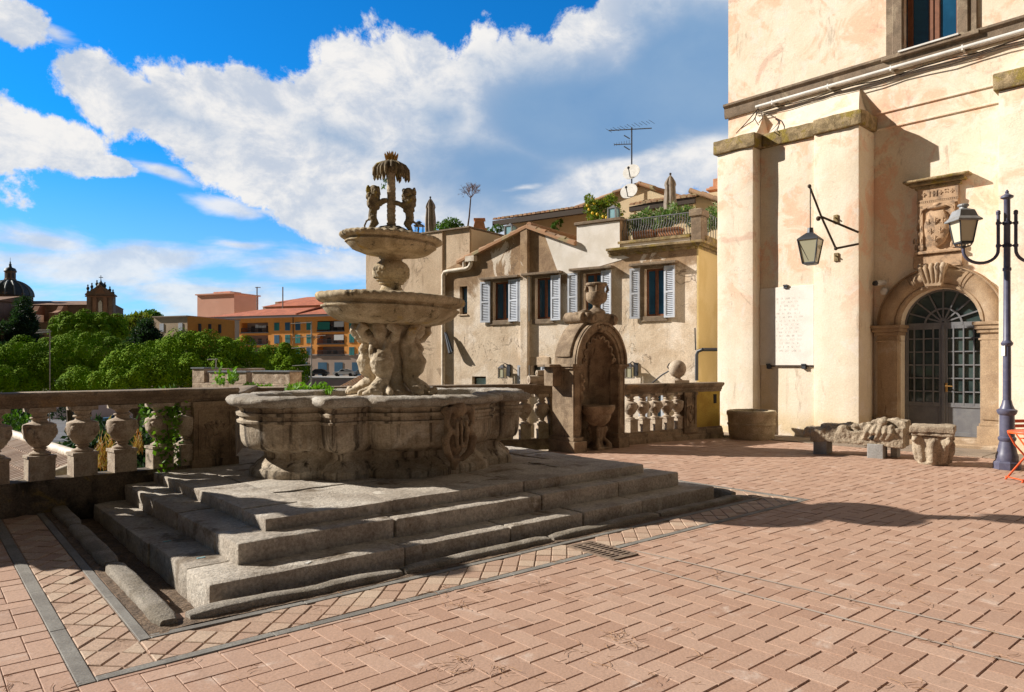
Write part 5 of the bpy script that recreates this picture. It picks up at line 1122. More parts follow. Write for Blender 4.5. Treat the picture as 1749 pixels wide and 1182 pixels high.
# string of mouldings under the terrace and the low white wall above
zc1, zc2 = h(1100, 432)[1], h(1100, 425)[1]; xc0 = FH.xp(1041); zw = h(1100, 413)[1]
mb = MB(FH.M)
for q, (e, z0, z1) in enumerate(((.06, zc1 - .02, zc1 + .06), (.14, zc1 + .06, zc1 + .13), (.24, zc1 + .13, zc1 + .20))): mb.box(xc0, hx1 + e, -e, .6, z0, z1); mb.box(hx1, hx1 + e, -e, 7, z0, z1)
wob(mb, 'cornice', 'moss_stone', ho, bevel=.012, sub=.4)
mb = MB(FH.M); x0 = FH.xp(1056); xP = FH.xp(1178); xQ = FH.xp(1201); mb.box(x0, xP, .04, .35, zc1 + .20, zw); mb.box(xQ, hx1 + .1, .5, 7, zc1 + .2, zw) if False else None; mb.build('terrace_wall', M_['white_plaster'], ho)
mb = MB(FH.M); mb.box(x0 - .02, xP, -.02, .4, zw, zw + .09); mb.box(hx1 - .02, hx1 + .22, .3, 7, zc1 + .2, zw + .05); mb.box(x0, hx1, .36, 7, zc1 - .1, zw - .1); wob(mb, 'coping', 'moss_stone', ho, bevel=.01, sub=.5)
zq = h(1189, 357, .1)[1]; mb = MB(FH.M); pxl_, pxr_ = FH.xp(1180), FH.xp(1198); mb.box(pxl_, pxr_, .0, .5, zc1 + .2, zq); mb.box(pxl_ - .05, pxr_ + .04, -.04, .54, zq - .22, zq - .02); mb.build('terrace_pier', M_['trim_stone'], ho, bevel=.015, sub=.4, rough=(.01, 5))
mb = MB(FH.M); mb.box(hx1 + .002, hx1 + .05, .002, 7.5, -5, zc1 + .0); sw = mb.build('side_wall', M_['yellow_wall'], ho)
mb = MB(FH.M); mb.box(hx0 + .05, hx1 - .02, .6, 8, -5, zc1 - .12); mb.build('body', M_['cream_plaster'], ho)
mb = MB(FH.M); mb.exty([(hx0 + .1, e0[1] - .5), (par0, e1[1] - .35), (par0, e1[1] - .03), (ap[0], ap[1] - .03), (hx0 + .1, h(757, 462)[1] - .03)], .6, 6.5); mb.build('gable_body', M_['house_plaster'], ho)
mb = MB(); hl = h(790, 445)
for k in range(30):
    t = k / 30
for (p, q) in (((e0[0] - .35, e0[1] - .13), ap), ((e1[0], e1[1]), ap)):
    verge(mb, FH, p, q, -.08); n = 6
    mb.add([FH.w(p[0], -.18, p[1] - .06), FH.w(q[0], -.18, q[1] - .06), FH.w(q[0], 6.5, q[1] - .0), FH.w(p[0], 6.5, p[1] - .0), FH.w(p[0], -.18, p[1] + .03), FH.w(q[0], -.18, q[1] + .03), FH.w(q[0], 6.5, q[1] + .06), FH.w(p[0], 6.5, p[1] + .06)], [(0, 1, 2, 3), (4, 7, 6, 5), (0, 4, 5, 1), (1, 5, 6, 2), (2, 6, 7, 3), (3, 7, 4, 0)])
tg = [(FH.w(ap[0], .0, ap[1] + .08), FH.w(ap[0], 6.4, ap[1] + .08))]; mb.tube(tg[0], .10, 8)
mb.build('roof', M_['roof_tile'], ho, smooth=40, merge=False)
# pale drainpipe with a bend
mb = MB(FH.M); q = lambda px, py, y=-.1: (FH.at(px, py, y)[0], y, FH.at(px, py, y)[1])
mb.tube([q(757, 720), q(757, 470), q(759.5, 465), q(765, 463.5), q(797, 459), q(801, 457), q(804, 452), q(805, 440)], .075, 10)
mb.tube([q(793, 459), q(792.5, 442)], .06, 10); mb.box(q(797, 445)[0], q(812, 445)[0], -.2, -.0, q(800, 447)[2], q(800, 438)[2])
tag(mb.build('drainpipe', M_['pipe_paint'], smooth=50), 'pale bent drainpipe on the corner between the two old houses', 'drainpipe')
mb = MB(FH.M); mb.tube([q(1190, 650), q(1190, 606), q(1192, 600), q(1200, 597)], .05, 8); mb.tube([q(1200, 597), (hx1 + .4, .5, q(1190, 598)[2] + .02), (hx1 + .5, 5, q(1190, 598)[2] + .05)], .05, 8); mb.tube([q(1188, 598), q(1187, 560)], .02, 6)
tag(mb.build('drainpipe', M_['dark_metal'], smooth=50), 'dark curved pipe at the yellow right corner of the old house', 'drainpipe')
# dark folded awning stick and wall lamps
mb = MB(FH.M); mb.tube([q(761, 568, -.15), q(770, 603, -.25)], [.05, .09], 8); mb.tube([q(763, 570, -.2), q(773, 601, -.3)], [.03, .05], 6); tag(mb.build('folded_awning', M_['dark_metal'], smooth=50), 'dark folded awning sticks hanging beside the pale drainpipe', 'awning')
for px, lab in ((860, 'wall lantern on the old house left of the small low shutter'), (1077, 'wall lantern on the old house just right of the arched fountain')):
    a = h(px, 645, -.2); b = h(px + 5, 628, -.05); wl_ = thing('wall_lantern', lab, 'wall lamp', FH.w(b[0], 0, a[1])); mb = MB(FH.M @ T(a[0], -.26, a[1]))
    for s_ in (-1, 1):
        for t in (-1, 1): mb.box(s_ * .10 - .01, s_ * .10 + .01, t * .10 - .01, t * .10 + .01, 0, .32)
    mb.box(-.12, .12, -.12, .12, -.02, .0); mb.box(-.12, .12, -.12, .12, .32, .34); mb.lathe([(.15, .34), (.06, .42), (.02, .44)], n=4, ph=math.pi / 4); mb.tube([(0, 0, .42), (.03, .1, .48), (.1, .25, .42)], .016, 6); mb.box(.02, .16, .22, .26, .05, .45)
    mb.build('lamp_frame', M_['dark_metal'], wl_); mb = MB(FH.M @ T(a[0], -.26, a[1])); mb.box(-.085, .085, -.085, .085, .01, .31); mb.build('lamp_glass', M_['lantern_glass'], wl_)
# scrolled bracket with a white spot lamp
a = lambda px, py, y: (FH.at(px, py, y)[0], y, FH.at(px, py, y)[1]); bl = thing('bracket_lamp', 'curly iron bracket with white spot lamp on the old house beside the ball finial', 'wall lamp', FH.w(*a(1120, 650, 0)))
mb = MB(FH.M); mb.tube([a(1113, 655, -.1), a(1130, 641, -.5), a(1145, 632, -.7), a(1152, 640, -.75), a(1162, 646, -.75)], .022, 7); mb.tube([a(1145, 632, -.7), a(1140, 627, -.7), a(1143, 621, -.7), a(1148, 624, -.7), a(1149, 631, -.7)], .02, 7); mb.build('bracket', M_['dark_metal'], bl, smooth=60)
mb = MB(FH.M); mb.tube([a(1157, 629, -.75), a(1164, 643, -.75)], [.10, .12], 12); mb.build('spot', M_['white_paint'], bl, smooth=40)
# ------------------------------------------------------------------ tall plain block on the left with a roof terrace
lb = thing('plain_house', 'tall plain plastered house with flat roof terrace behind the fountain bowls', 'house', FH.w(-3, 0, -4))
lx0, lx1 = FH.xp(627), FH.xp(802); zt = h(760, 395)[1]
mb = MB(FH.M); mb.box(lx0, hx0, -.06, 9, -5, zt); mb.box(hx0, lx1, .004, .62, h(790, 476)[1], zt - .002); mb.box(hx0, lx1, .62, 9, 2.5, zt - .002); mb.build('wall', M_['block_plaster'], lb, merge=False)
mb = MB(FH.M); mb.box(lx1 + .002, lx1 + .04, .05, 9, 3, zt - .04); mb.build('side_wall', M_['cream_plaster'], lb)
mb = MB(FH.M); mb.box(lx0 - .05, lx1 + .06, -.11, .25, zt, zt + .05); mb.box(lx1 - .2, lx1 + .06, .25, 9, zt, zt + .05); mb.build('coping', M_['trim_stone'], lb)
q = lambda px, py, y: FH.w(FH.at(px, py, y)[0], y, FH.at(px, py, y)[1])
def base_on(px, y): x_ = FH.at(px, 400, y)[0]; return FH.w(x_, y, zt + .04)
ch = base_on(819, 3); mb = MB(T(*ch) @ Matrix.Scale(1.45, 4)); s_ = (zt - 1) * 0 + .022; mb.cb((0, 0, .10), (.34, .3, .5)); mb.cb((0, 0, .37), (.42, .38, .06)); mb.rings([[(x_ * w_, y_ * w_, z) for x_, y_ in ((-1, -1), (1, -1), (1, 1), (-1, 1))] for w_, z in ((.17, .40), (.12, .64))]); mb.cb((0, 0, .66), (.32, .28, .05))
tag(mb.build('chimney', M_['terracotta'], bevel=.01), 'small tapered terracotta chimney on the plain house roof', 'chimney')
def parasol(name, label, px, pyt, pyb, hw_px, y, zb=None):
    b = q(px, pyb, y); t = q(px, pyt, y); H = t.z - b.z; sc_ = hw_px / F * b.y; th = thing(name, label, 'parasol', b); mb = MB(T(*b)); n = 40; rr = []
    for z, r_, f in ((.0, .98, .22), (.2, 1.0, .24), (.45, .92, .25), (.66, .80, .25), (.72, .95, .2), (.80, .78, .3), (.9, .42, .3), (.965, .12, .1)): rr.append([((r_ * sc_) * (1 + f * math.sin(7 * a + z * 2) * (.6 + .4 * math.sin(3 * a))) * math.cos(a), (r_ * sc_) * (1 + f * math.sin(7 * a + z * 2)) * math.sin(a), H * z) for a in [6.283 * i / n for i in range(n)]])
    mb.rings(rr); mb.build('cover', M_['canvas'], th, smooth=60); mb = MB(T(*b)); mb.tube([(0, 0, -.5), (0, 0, H)], .025, 8); mb.ball((0, 0, H), .04, 8, 6); mb.build('pole', M_['dark_wood'], th); return th
parasol('parasol', 'closed grey parasol on the plain house terrace beside the round bush', 735, 337, 399, 8.5, 1.5)
parasol('parasol', 'closed grey parasol on the terrace above the terracotta planters', 1145, 297, 362, 9.5, 2.2)
b = base_on(716, .6); tb_ = thing('roof_lantern', 'black open roof lantern on the plain house terrace left of the closed parasol', 'lantern', b); mb = MB(T(*b))
for s_ in (-1, 1):
    for t in (-.15, .15): mb.box(s_ * .14 - .01, s_ * .14 + .01, t - .01, t + .01, -.05, .44)
mb.box(-.18, .18, -.17, .17, .0, .02); mb.lathe([(.28, .44), (.10, .52), (.08, .56)], n=4, ph=math.pi / 4); mb.lathe([(.14, .58), (.02, .64)], n=4, ph=math.pi / 4); mb.tube([(0, 0, .5), (0, 0, .62)], .02, 6); mb.build('frame', M_['dark_metal'], tb_)
def glass_lantern(px, pyt, pyb, y, label, hw):
    b = q(px, pyb, y); t = q(px, pyt, y); H = t.z - b.z; w_ = hw / F * b.y; th = thing('glass_lantern', label, 'lantern', b); M = T(*b) @ RZ(math.atan2(FH.x.y, FH.x.x)); mb = MB(M)
    for s_ in (-1, 1):
        for r_ in (-1, 1): mb.box(s_ * w_ - .02, s_ * w_ + .02, r_ * w_ - .02, r_ * w_ + .02, 0, H * .82)
    mb.box(-w_ - .02, w_ + .02, -w_ - .02, w_ + .02, -.01, .04); mb.box(-w_ - .02, w_ + .02, -w_ - .02, w_ + .02, H * .78, H * .84); mb.lathe([(w_ * 1.4, H * .84), (w_ * .5, H * .95), (w_ * .3, H)], n=4, ph=math.pi / 4); mb.build('frame', M_['grey_metal'], th)
    mb = MB(M); mb.box(-w_ + .005, w_ - .005, -w_ + .005, w_ - .005, .03, H * .8); mb.build('pane', M_['clear_glass'], th)
glass_lantern(1048, 351, 379, .3, 'big glass lantern standing on the white parapet by the lemon tree', 7)
glass_lantern(872, 382, 407, 1.2, 'glass lantern on the terrace left of the gable peak', 7)
b = base_on(768, 1.2); bush('roof_bush', 'round green bush on the plain house terrace beside the closed parasol', 'bush', (b.x, b.y, b.z + .30), (.52, .45, .34), 2600, .09, .045, 'bush_leaf')
# bare little tree
tb0 = base_on(797, 1.2); dt = thing('bare_tree', 'thin bare tree with a round head of twigs on the plain house terrace', 'tree', tb0); tt = q(804, 338, 1.2); mb = MB(); mb.tube([tb0, tb0.lerp(tt, .5) + Vector((.02, 0, 0)), tt], [.04, .03, .022], 7); mb.build('trunk', M_['bark'], dt, smooth=60)
rs = random.Random(8); mb = MB()
def twig(p, d, L, r_, k):
    e = p + d * L; mb.tube([p, (p + e) / 2 + Vector((rs.gauss(0, .02), rs.gauss(0, .02), 0)), e], [r_, r_ * .8, r_ * .5], 4)
    if k:
        for _ in range(4): twig(e if rs.random() < .6 else p.lerp(e, .6), (d + Vector((rs.gauss(0, .55), rs.gauss(0, .55), rs.gauss(.12, .4)))).normalized(), L * .68, r_ * .6, k - 1)
for k in range(6): a_ = k * 1.05; twig(tt, Vector((math.cos(a_) * .6, math.sin(a_) * .6, .8)).normalized(), .26, .014, 3)
mb.build('twigs', M_['twig'], dt, merge=False, recalc=False)
# ------------------------------------------------------------------ upper house behind the terrace
uh = thing('upper_house', 'cream house with tiled roofs and white gable above the roof terrace', 'house', FH.w(6, 5, 3))
Y1 = 4.2; k1 = lambda px, py, y=Y1: FH.at(px, py, y)
mb = MB(FH.M); gx = [k1(985, 380), k1(1000, 352), k1(1093, 318), k1(1168, 342), k1(1168, 420), k1(985, 420)]; zl = 3.5
mb.exty([(gx[0][0], zl), (gx[3][0], zl), (gx[3][0], gx[3][1]), (gx[2][0], gx[2][1]), (gx[0][0], k1(985, 357)[1])], Y1, Y1 + 6)
wb0, wb1 = k1(866, 375, 4.2)[0], gx[0][0]; zev = k1(920, 371, 3.4)[1]; mb.box(wb0, wb1, 4.2, 9, zl, zev + .26); mb.box(k1(1176, 350, 3.4)[0], k1(1250, 350, 3.4)[0], 3.4, 8, zl, k1(1200, 331, 3.4)[1])
mb.build('wall', M_['cream_plaster'], uh, merge=False)
mb = MB(); ex0, ex1 = k1(843, 372, 3.4)[0], k1(1012, 366, 3.4)[0]
tile_rows(mb, FH, ex0, ex1, 3.3, zev + .10, 7.5, zev + 1.1, nr=9)
verge(mb, FH, k1(983, 356, 4.1), k1(1093, 314, 4.1), 4.1, L=.5); verge(mb, FH, k1(1172, 341, 4.1), k1(1093, 314, 4.1), 4.1, L=.5)
sx0, sx1 = k1(1074, 352, 2.8)[0], k1(1186, 345, 2.8)[0]; zs0 = k1(1120, 350, 2.8)[1]; tile_rows(mb, FH, sx0, sx1, 2.8, zs0 + .08, 4.2, zs0 + .48, nr=4)
verge(mb, FH, k1(1178, 326, 3.3), k1(1240, 346, 3.3), 3.3, L=.4)
mb.build('roof', M_['roof_tile'], uh, recalc=False, merge=False, smooth=45)
mb = MB(FH.M); mb.box(ex0, ex1, 3.32, 3.5, zev - .1, zev + .09); mb.add([(ex0, 3.35, zev + .06), (ex1, 3.35, zev + .06), (ex1, 7.5, zev + 1.0), (ex0, 7.5, zev + 1.0), (ex0, 3.35, zev - .0), (ex1, 3.35, zev), (ex1, 7.5, zev + .9), (ex0, 7.5, zev + .9)], [(0, 3, 2, 1), (4, 5, 6, 7), (0, 1, 5, 4), (1, 2, 6, 5), (2, 3, 7, 6), (3, 0, 4, 7)])
mb.box(sx0, sx1, 2.82, 2.95, zs0 - .1, zs0 + .07); mb.add([(sx0, 2.8, zs0 + .06), (sx1, 2.8, zs0 + .06), (sx1, 4.2, zs0 + .44), (sx0, 4.2, zs0 + .44)], [(0, 1, 2, 3)]); mb.build('eaves', M_['dark_wood'], uh, merge=False)
mb = MB(FH.M); mb.box(sx0 + .1, sx1 - .2, 3.2, 4.2, zl, zs0 - .02); mb.box(sx0 + .02, sx0 + .18, 2.85, 3.0, zl, zs0 - .1); mb.build('porch', M_['cream_plaster'], uh, merge=False)
cx_ = k1(1219, 320, 3.8); mb = MB(FH.M); mb.box(cx_[0] - .16, cx_[0] + .3, 3.8, 4.2, 4, k1(1219, 318, 3.8)[1]); mb.box(cx_[0] - .24, cx_[0] + .4, 3.72, 4.28, k1(1219, 325, 3.8)[1], k1(1219, 321, 3.8)[1]); mb.box(cx_[0] - .06, cx_[0] + .2, 3.9, 4.1, k1(1219, 318, 3.8)[1], k1(1219, 304, 3.8)[1]); mb.build('chimney', M_['terracotta'], uh, bevel=.01)
# aerial, satellite dishes
an = thing('aerial', 'tall television aerial standing over the white gable of the upper house', 'aerial', q(1079, 312, 4)); A = lambda px, py, y=4.0: FH.at(px, py, y)
mb = MB(FH.M); m0, m1 = A(1079, 330), A(1079, 218); mb.tube([(m0[0], 4, m0[1]), (m1[0], 4, m1[1])], .028, 7)
c = A(1040, 223); d = A(1113, 219); mb.tube([(c[0], 4, c[1]), (d[0], 4, d[1])], .02, 6)
for t in range(13): x_ = c[0] + (d[0] - c[0]) * t / 12; mb.tube([(x_, 3.75 + .1 * (t % 2), c[1] + .0), (x_, 4.25 - .1 * (t % 2), c[1])], .008, 4)
e = A(1049, 247); f = A(1079, 246); mb.tube([(e[0], 4, e[1]), (f[0], 4, f[1])], .018, 6)
for t in range(7): x_ = e[0] + (f[0] - e[0]) * t / 7; mb.tube([(x_, 4, e[1] - .06), (x_, 4, e[1] + .06)], .008, 4)
for py in (235, 254): g_ = A(1071, py); mb.tube([(g_[0] - .12, 4, g_[1] + .1), (g_[0] + .1, 4, g_[1] - .06)], .022, 5)
mb.build('mast', M_['dark_metal'], an, merge=False)
for px, py, rp, lab in ((1078, 293, 15, 'upper white satellite dish on the aerial mast'), (1074, 326, 15, 'lower white satellite dish beside the tiled porch roof')):
    c = q(px, py, 3.6); r_ = rp / F * c.y; ds_ = thing('satellite_dish', lab, 'satellite dish', c); M = T(*c) @ RZ(R(-28)) @ RX(R(66)); mb = MB(M)
    mb.rings([[(r_ * k_ * math.cos(a), r_ * k_ * math.sin(a), .20 * r_ * (k_ * k_ - 1)) for a in [6.283 * i / 28 for i in range(28)]] for k_ in (1.0, .8, .55, .3, .05)] + [[(r_ * k_ * math.cos(a), r_ * k_ * math.sin(a), .20 * r_ * (k_ * k_ - 1) - .02) for a in [6.283 * i / 28 for i in range(28)]] for k_ in (.05, .5, .9, 1.0)])
    mb.build('reflector', M_['white_paint'], ds_, smooth=50); mb = MB(M); mb.tube([(0, -r_ * .8, 0), (0, -r_ * .25, r_ * .9)], .018, 6); mb.ball((0, -r_ * .2, r_ * .95), .05, 8, 6); mb.tube([(0, 0, -.1), (0, .2, -.35)], .03, 6); mb.build('feed_arm', M_['dark_metal'], ds_)
# terrace railing, planters and plants
rl_ = thing('terrace_railing', 'pale thin iron railing with bellied bars on the roof terrace edge', 'railing', FH.w(x0, .2, zw + .09)); zr = h(1120, 370, .2)[1]; mb = MB(FH.M); n = 27
for k in range(n):
    x_ = x0 + .1 + (xP - x0 - .15) * k / (n - 1); mb.tube([(x_, .2, zw + .09), (x_, .12, zw + .2), (x_, .08, zw + .35), (x_, .2, zw + .55), (x_, .2, zr)], .011, 5)
mb.build('bars', M_['grey_metal'], rl_, merge=False); mb = MB(FH.M)
for k in range(9): y_ = .6 + k * .22; mb.tube([(hx1 + .05, y_, zw + .05), (hx1 + .05, y_, zr + .02)], .011, 5)
mb.build('bars', M_['grey_metal'], rl_, merge=False); mb = MB(FH.M); mb.tube([(x0 + .05, .2, zr), (xP, .2, zr)], .016, 6); mb.tube([(x0 + .05, .2, zw + .13), (xP, .2, zw + .13)], .012, 6); mb.tube([(hx1 + .05, .5, zr + .02), (hx1 + .05, 3, zr + .02)], .016, 6); mb.build('handrail', M_['grey_metal'], rl_)
for k, (pa, pb_, lab) in enumerate(((1085, 1118, 'long terracotta planter on the roof terrace nearer the white parapet'), (1127, 1163, 'long terracotta planter on the roof terrace nearer the stone pier'))):
    xa, xb = FH.at(pa, 400, .6)[0], FH.at(pb_, 400, .6)[0]; zb_ = zw + .0; H = .42; mb = MB(FH.M); mb.rings([[(xa + .04, .42, zb_), (xb - .04, .42, zb_), (xb - .04, .78, zb_), (xa + .04, .78, zb_)], [(xa, .38, zb_ + H - .08), (xb, .38, zb_ + H - .08), (xb, .82, zb_ + H - .08), (xa, .82, zb_ + H - .08)]]); mb.box(xa - .03, xb + .03, .35, .85, zb_ + H - .08, zb_ + H)
    tag(mb.build('planter', M_['terracotta'], bevel=.015), lab, 'planter', 'terracotta planters on the roof terrace')
for k, (pa, pb_, top, lab) in enumerate(((1072, 1122, 362, 'leafy oleander in the left terracotta planter of the roof terrace'), (1120, 1180, 348, 'leafy oleander in the right terracotta planter below the closed parasol'), (1201, 1240, 352, 'leafy plant right of the stone pier on the terrace'))):
    y = .75 if k < 2 else 2.0; xa, xb = FH.at(pa, 400, y)[0], FH.at(pb_, 400, y)[0]; z1 = FH.at((pa + pb_) / 2, top, y)[1]; z0 = zw + .40; c = FH.w((xa + xb) / 2, y, (z0 + z1) / 2)
    lob = [(*FH.w(xa + (xb - xa) * (j + .5) / 4, y + .1 * (j % 2), (z0 + z1) / 2 + .08 * ((j * 7) % 3 - 1)), (xb - xa) / 6, .35, (z1 - z0) / 2 * (.85 + .1 * (j % 2))) for j in range(4)]
    bush('oleander', lab, 'shrub', c, (.4, .3, .3), 2600, .13, .03, 'oleander_leaf', lobes=lob, fill=.5)
lm = thing('lemon_tree', 'lemon tree with yellow fruit rising behind the white parapet', 'tree', q(1028, 385, 1.0)); lob = [(*q(px, py, 1.0), w_, .35, hz) for px, py, w_, hz in ((1012, 352, .26, .30), (1028, 362, .36, .35), (1044, 348, .22, .32), (1008, 340, .14, .16), (1050, 366, .22, .2), (1020, 375, .3, .2))]
bush('crown', None, None, q(1028, 360, 1), (.4, .35, .4), 2000, .11, .05, 'lemon_leaf', lobes=lob, parent=lm, fill=.6); mb = MB(); mb.tube([q(1028, 392, 1), q(1027, 370, 1), q(1022, 352, 1)], [.04, .035, .02], 6); mb.tube([q(1027, 372, 1), q(1044, 350, 1)], [.03, .015], 6); mb.build('trunk', M_['bark'], lm)
mb = MB(); rs = random.Random(3)
for px, py in ((1006, 358), (1012, 364), (1020, 366), (1030, 370), (1003, 351), (1036, 372), (1015, 347)): mb.ball(q(px, py, .72), .045, 8, 6, sz=1.2)
mb.build('fruit', D('lemon', (.72, .48, .03), rough=.5), lm, smooth=80)
bush('potted_plant', 'small green plant on the terrace right of the terracotta chimney', 'plant', q(848, 392, 2.0), (.35, .2, .16), 600, .08, .04, 'bush_leaf')
bush('potted_plant', 'small green plant against the cream wall under the long tiled eave', 'plant', q(952, 385, 3.5), (.25, .15, .22), 400, .10, .035, 'bush_leaf')
# ------------------------------------------------------------------ land and streets below the terrace
ZL = -8.0
mb = MB(); n = 72; rad = [0, 40, 120, 400, 1500, 5000]
for k in range(1, 6):
    for i in range(n):
        a, b = 6.28319 * i / n, 6.28319 * (i + 1) / n; r0_, r1_ = rad[k - 1], rad[k]; z0, z1 = ZL, ZL
        pts = [(r1_ * math.cos(a), r1_ * math.sin(a), z1), (r1_ * math.cos(b), r1_ * math.sin(b), z1)] + ([(r0_ * math.cos(b), r0_ * math.sin(b), z0), (r0_ * math.cos(a), r0_ * math.sin(a), z0)] if r0_ else [(0, 0, z0)])
        mb.add(pts, [tuple(range(len(pts)))])
tag(mb.build('ground', M_['earth'], recalc=False, loc=(0, 0, 0)), kind='structure')
def sheet_w(name, pts, z, m):
    mb = MB(); mb.add([(x_, y_, z) for x_, y_ in pts], [tuple(range(len(pts)))]); return tag(mb.build(name, M_[m], recalc=False, loc=(0, 0, 0)), kind='structure')
sheet_w('road', [(-130, 88), (20, 88), (20, 172), (-130, 172)], ZL + .02, 'asphalt')
mb = MB()
for k in range(7): mb.box(-112 + k * 9, -107 + k * 9, 121, 121.25, ZL + .021, ZL + .024); mb.box(-112 + k * 9, -111.8 + k * 9, 121.25, 126, ZL + .021, ZL + .024)
tag(mb.build('road_marking', M_['white_paint'], loc=(0, 0, 0)), kind='structure')
mb = MB(); mb.box(-70, 30, 128, 215, ZL, -.75); tag(mb.build('upper_street', M_['pavement'], loc=(0, 0, 0)), kind='structure')
def hill(name, c, r_, zt, seed, m='earth'):
    mb = MB(); rr = []
    for k in range(9):
        t = k / 8; rr.append([(c[0] + r_[0] * (1 - t) * math.cos(a), c[1] + r_[1] * (1 - t) * math.sin(a), ZL - .5 + (zt - ZL) * (1 - (1 - t) ** 2)) for a in [6.283 * i / 40 for i in range(40)]])
    mb.rings(rr); tag(mb.build(name, M_[m], smooth=60, loc=(0, 0, 0)), kind='structure')
hill('hill', (-330, 560), (420, 300), 13, 1); hill('hill', (-60, 520), (300, 200), 9, 2)
# retaining wall of the upper street with its railing
rw = thing('retaining_wall', 'long mauve retaining wall with white coping under the far parked cars', 'wall', (-35, 125, ZL))
mb = MB(); mb.box(-80, 30, 124.0, 127.9, ZL, -1.05); mb.build('wall', M_['mauve_wall'], rw); mb = MB(); mb.box(-80, 30, 123.8, 128.0, -1.05, -.70); mb.build('coping', M_['white_paint'], rw)
mb = MB()
for k in range(60): mb.box(-46 + k * .6, -45.85 + k * .6, 118, 118.15, -4.6, -2.9)
mb.box(-46, -10, 118, 118.12, -3.0, -2.85); mb.box(-46, -10, 118.3, 119, ZL, -4.3); tag(mb.build('fence', M_['dark_metal'], merge=False), 'dark bar fence below the mauve retaining wall', 'fence')
mb = MB()
for k in range(16):
    mb.box(-122 + k * 6, -116.1 + k * 6, 168 + .15 * (k % 2), 168.1 + .15 * (k % 2), ZL, ZL + 2.2)
tag(mb.build('fence', M_['green_net'], merge=False), 'teal green site fence across the lower street seen between balusters', 'fence')
# ------------------------------------------------------------------ cars
def car(name, label, loc, rz, paint, group=None):
    th = thing(name, label, 'car', loc, group); th.rotation_euler = (0, 0, rz)
    low = [(-2.1, .35), (-2.12, .7), (-2.0, .86), (-1.2, .92), (1.25, .95), (2.0, .86), (2.1, .62), (2.08, .32)]
    cab = [(-1.05, .92), (-.45, 1.40), (.75, 1.44), (1.5, 1.18), (1.75, .93)]
    mb = MB(T(*loc)); mb._ext([(x_, -.84, z) for x_, z in low], [(x_, .84, z) for x_, z in low], None); mb._ext([(x_, -.80 if z < 1 else -.64, z) for x_, z in cab], [(x_, .80 if z < 1 else .64, z) for x_, z in cab], None)
    mb.build('body', M_[paint], th, bevel=.05, seg=2, smooth=40, merge=False)
    gl = [(-.88, .98), (-.42, 1.34), (.68, 1.37), (1.3, 1.14), (1.45, .98)]; mb = MB(T(*loc)); mb._ext([(x_, -.80 if z < 1 else -.665, z) for x_, z in gl], [(x_, .80 if z < 1 else .665, z) for x_, z in gl], None); mb.add([(-1.06, -.6, .95), (-1.06, .6, .95), (-.5, .55, 1.36), (-.5, -.55, 1.36)], [(0, 1, 2, 3)]); mb.build('windows', M_['car_dark'], th, merge=False)
    for sx_ in (-1.3, 1.3):
        for sy in (-.82, .82): mb = MB(T(*loc)); mb.tube([(sx_, sy - .1, .32), (sx_, sy + .1, .32)], .32, 16); mb.build('wheel', M_['rubber'], th, smooth=40)
    for sy in (-.6, .6): mb = MB(T(*loc)); mb.ball((-2.07, sy, .66), .12, 8, 6, sx=.5); mb.build('headlight', M_['white_paint'], th, smooth=80)
for px, y, rz, pt, lab in ((471 + 72, 140, .0, 'car_dark', 'dark car parked below the orange block, between two blue garage doors'), (522, 140, 3.1, 'car_dark', 'dark car parked left of the white car below the orange block'), (588, 139, .05, 'car_white', 'white hatchback parked below the orange apartment block'), (618, 141, .0, 'car_silver', 'silver car parked right of the white hatchback by the fountain figures')):
    p = P(px, 640, y); car('parked_car', lab, (p.x, y, -.75), rz, pt, 'cars parked below the orange block')
p = G(200, 722, ZL); car('parked_car', 'bright blue car on the lower street behind the balusters', (p.x, p.y, ZL + .02), .5, 'car_blue'); p = G(180, 735, ZL); car('parked_car', 'dark car with pale stripes beside the bright blue car on the lower street', (p.x, p.y - 1.5, ZL + .02), .5, 'car_dark')
# ------------------------------------------------------------------ orange apartment block
YO = 150; o = P(366, 641, YO); FO = Fr((o.x, YO + 8, o.z), (1, -.36)); oz = lambda py: FO.at(500, py)[1]; ox = lambda px: FO.xp(px)
ob = thing('apartment_block', 'orange apartment block with red tiled roof, loggias and blue garage doors', 'apartment block', FO.w(15, 0, 0))
xa, xb = ox(366), ox(662); LOG = [(412, 458), (542, 588)]; rowz = [(551, 564), (572, 586), (594, 607)]
mb = MB(FO.M); mb.box(xa, xb, 0, 14, oz(606), oz(541)); w1 = mb.build('wall', M_['orange_plaster'], ob)
cbx = MB(FO.M)
for a, b in LOG:
    for t, u in ((551, 567), (573, 588), (594, 607)): cbx.box(ox(a), ox(b), -.5, 2.2, oz(u) + .05, oz(t) + .2)
cut(w1, cbx)
mb = MB(FO.M); mb.box(xa, xb, .1, 14, -2, oz(606)); mb.box(xa - .2, xb + .2, -.05, .1, oz(607), oz(605)); mb.build('base', M_['grey_base'], ob)
mb = MB(FO.M); rr = oz(541); mb.box(xa - .9, xb + .9, -.9, 15, rr - .1, rr + .35); mb.build('eaves', M_['loggia_wall'], ob)
mb = MB(FO.M); zr_ = oz(521); mb.rings([[(xa - 1, -1, rr + .36), (xb + 1, -1, rr + .36), (xb + 1, 15, rr + .36), (xa - 1, 15, rr + .36)], [(xa + 8, 7, zr_), (xb - 2, 7, zr_), (xb - 2, 8, zr_), (xa + 8, 8, zr_)]]); mb.tube([FO.M.inverted() @ FO.w(ox(490) + 3, -.9, rr + .4), (ox(502) + 3, 6, zr_)], .25, 6); mb.build('roof', M_['far_tile'], ob)
mb = MB(FO.M); mb.tube([(ox(501), -.1, oz(606)), (ox(501), -.1, rr)], .09, 6); mb.build('downpipe', M_['dark_metal'], ob)
rs = random.Random(12)
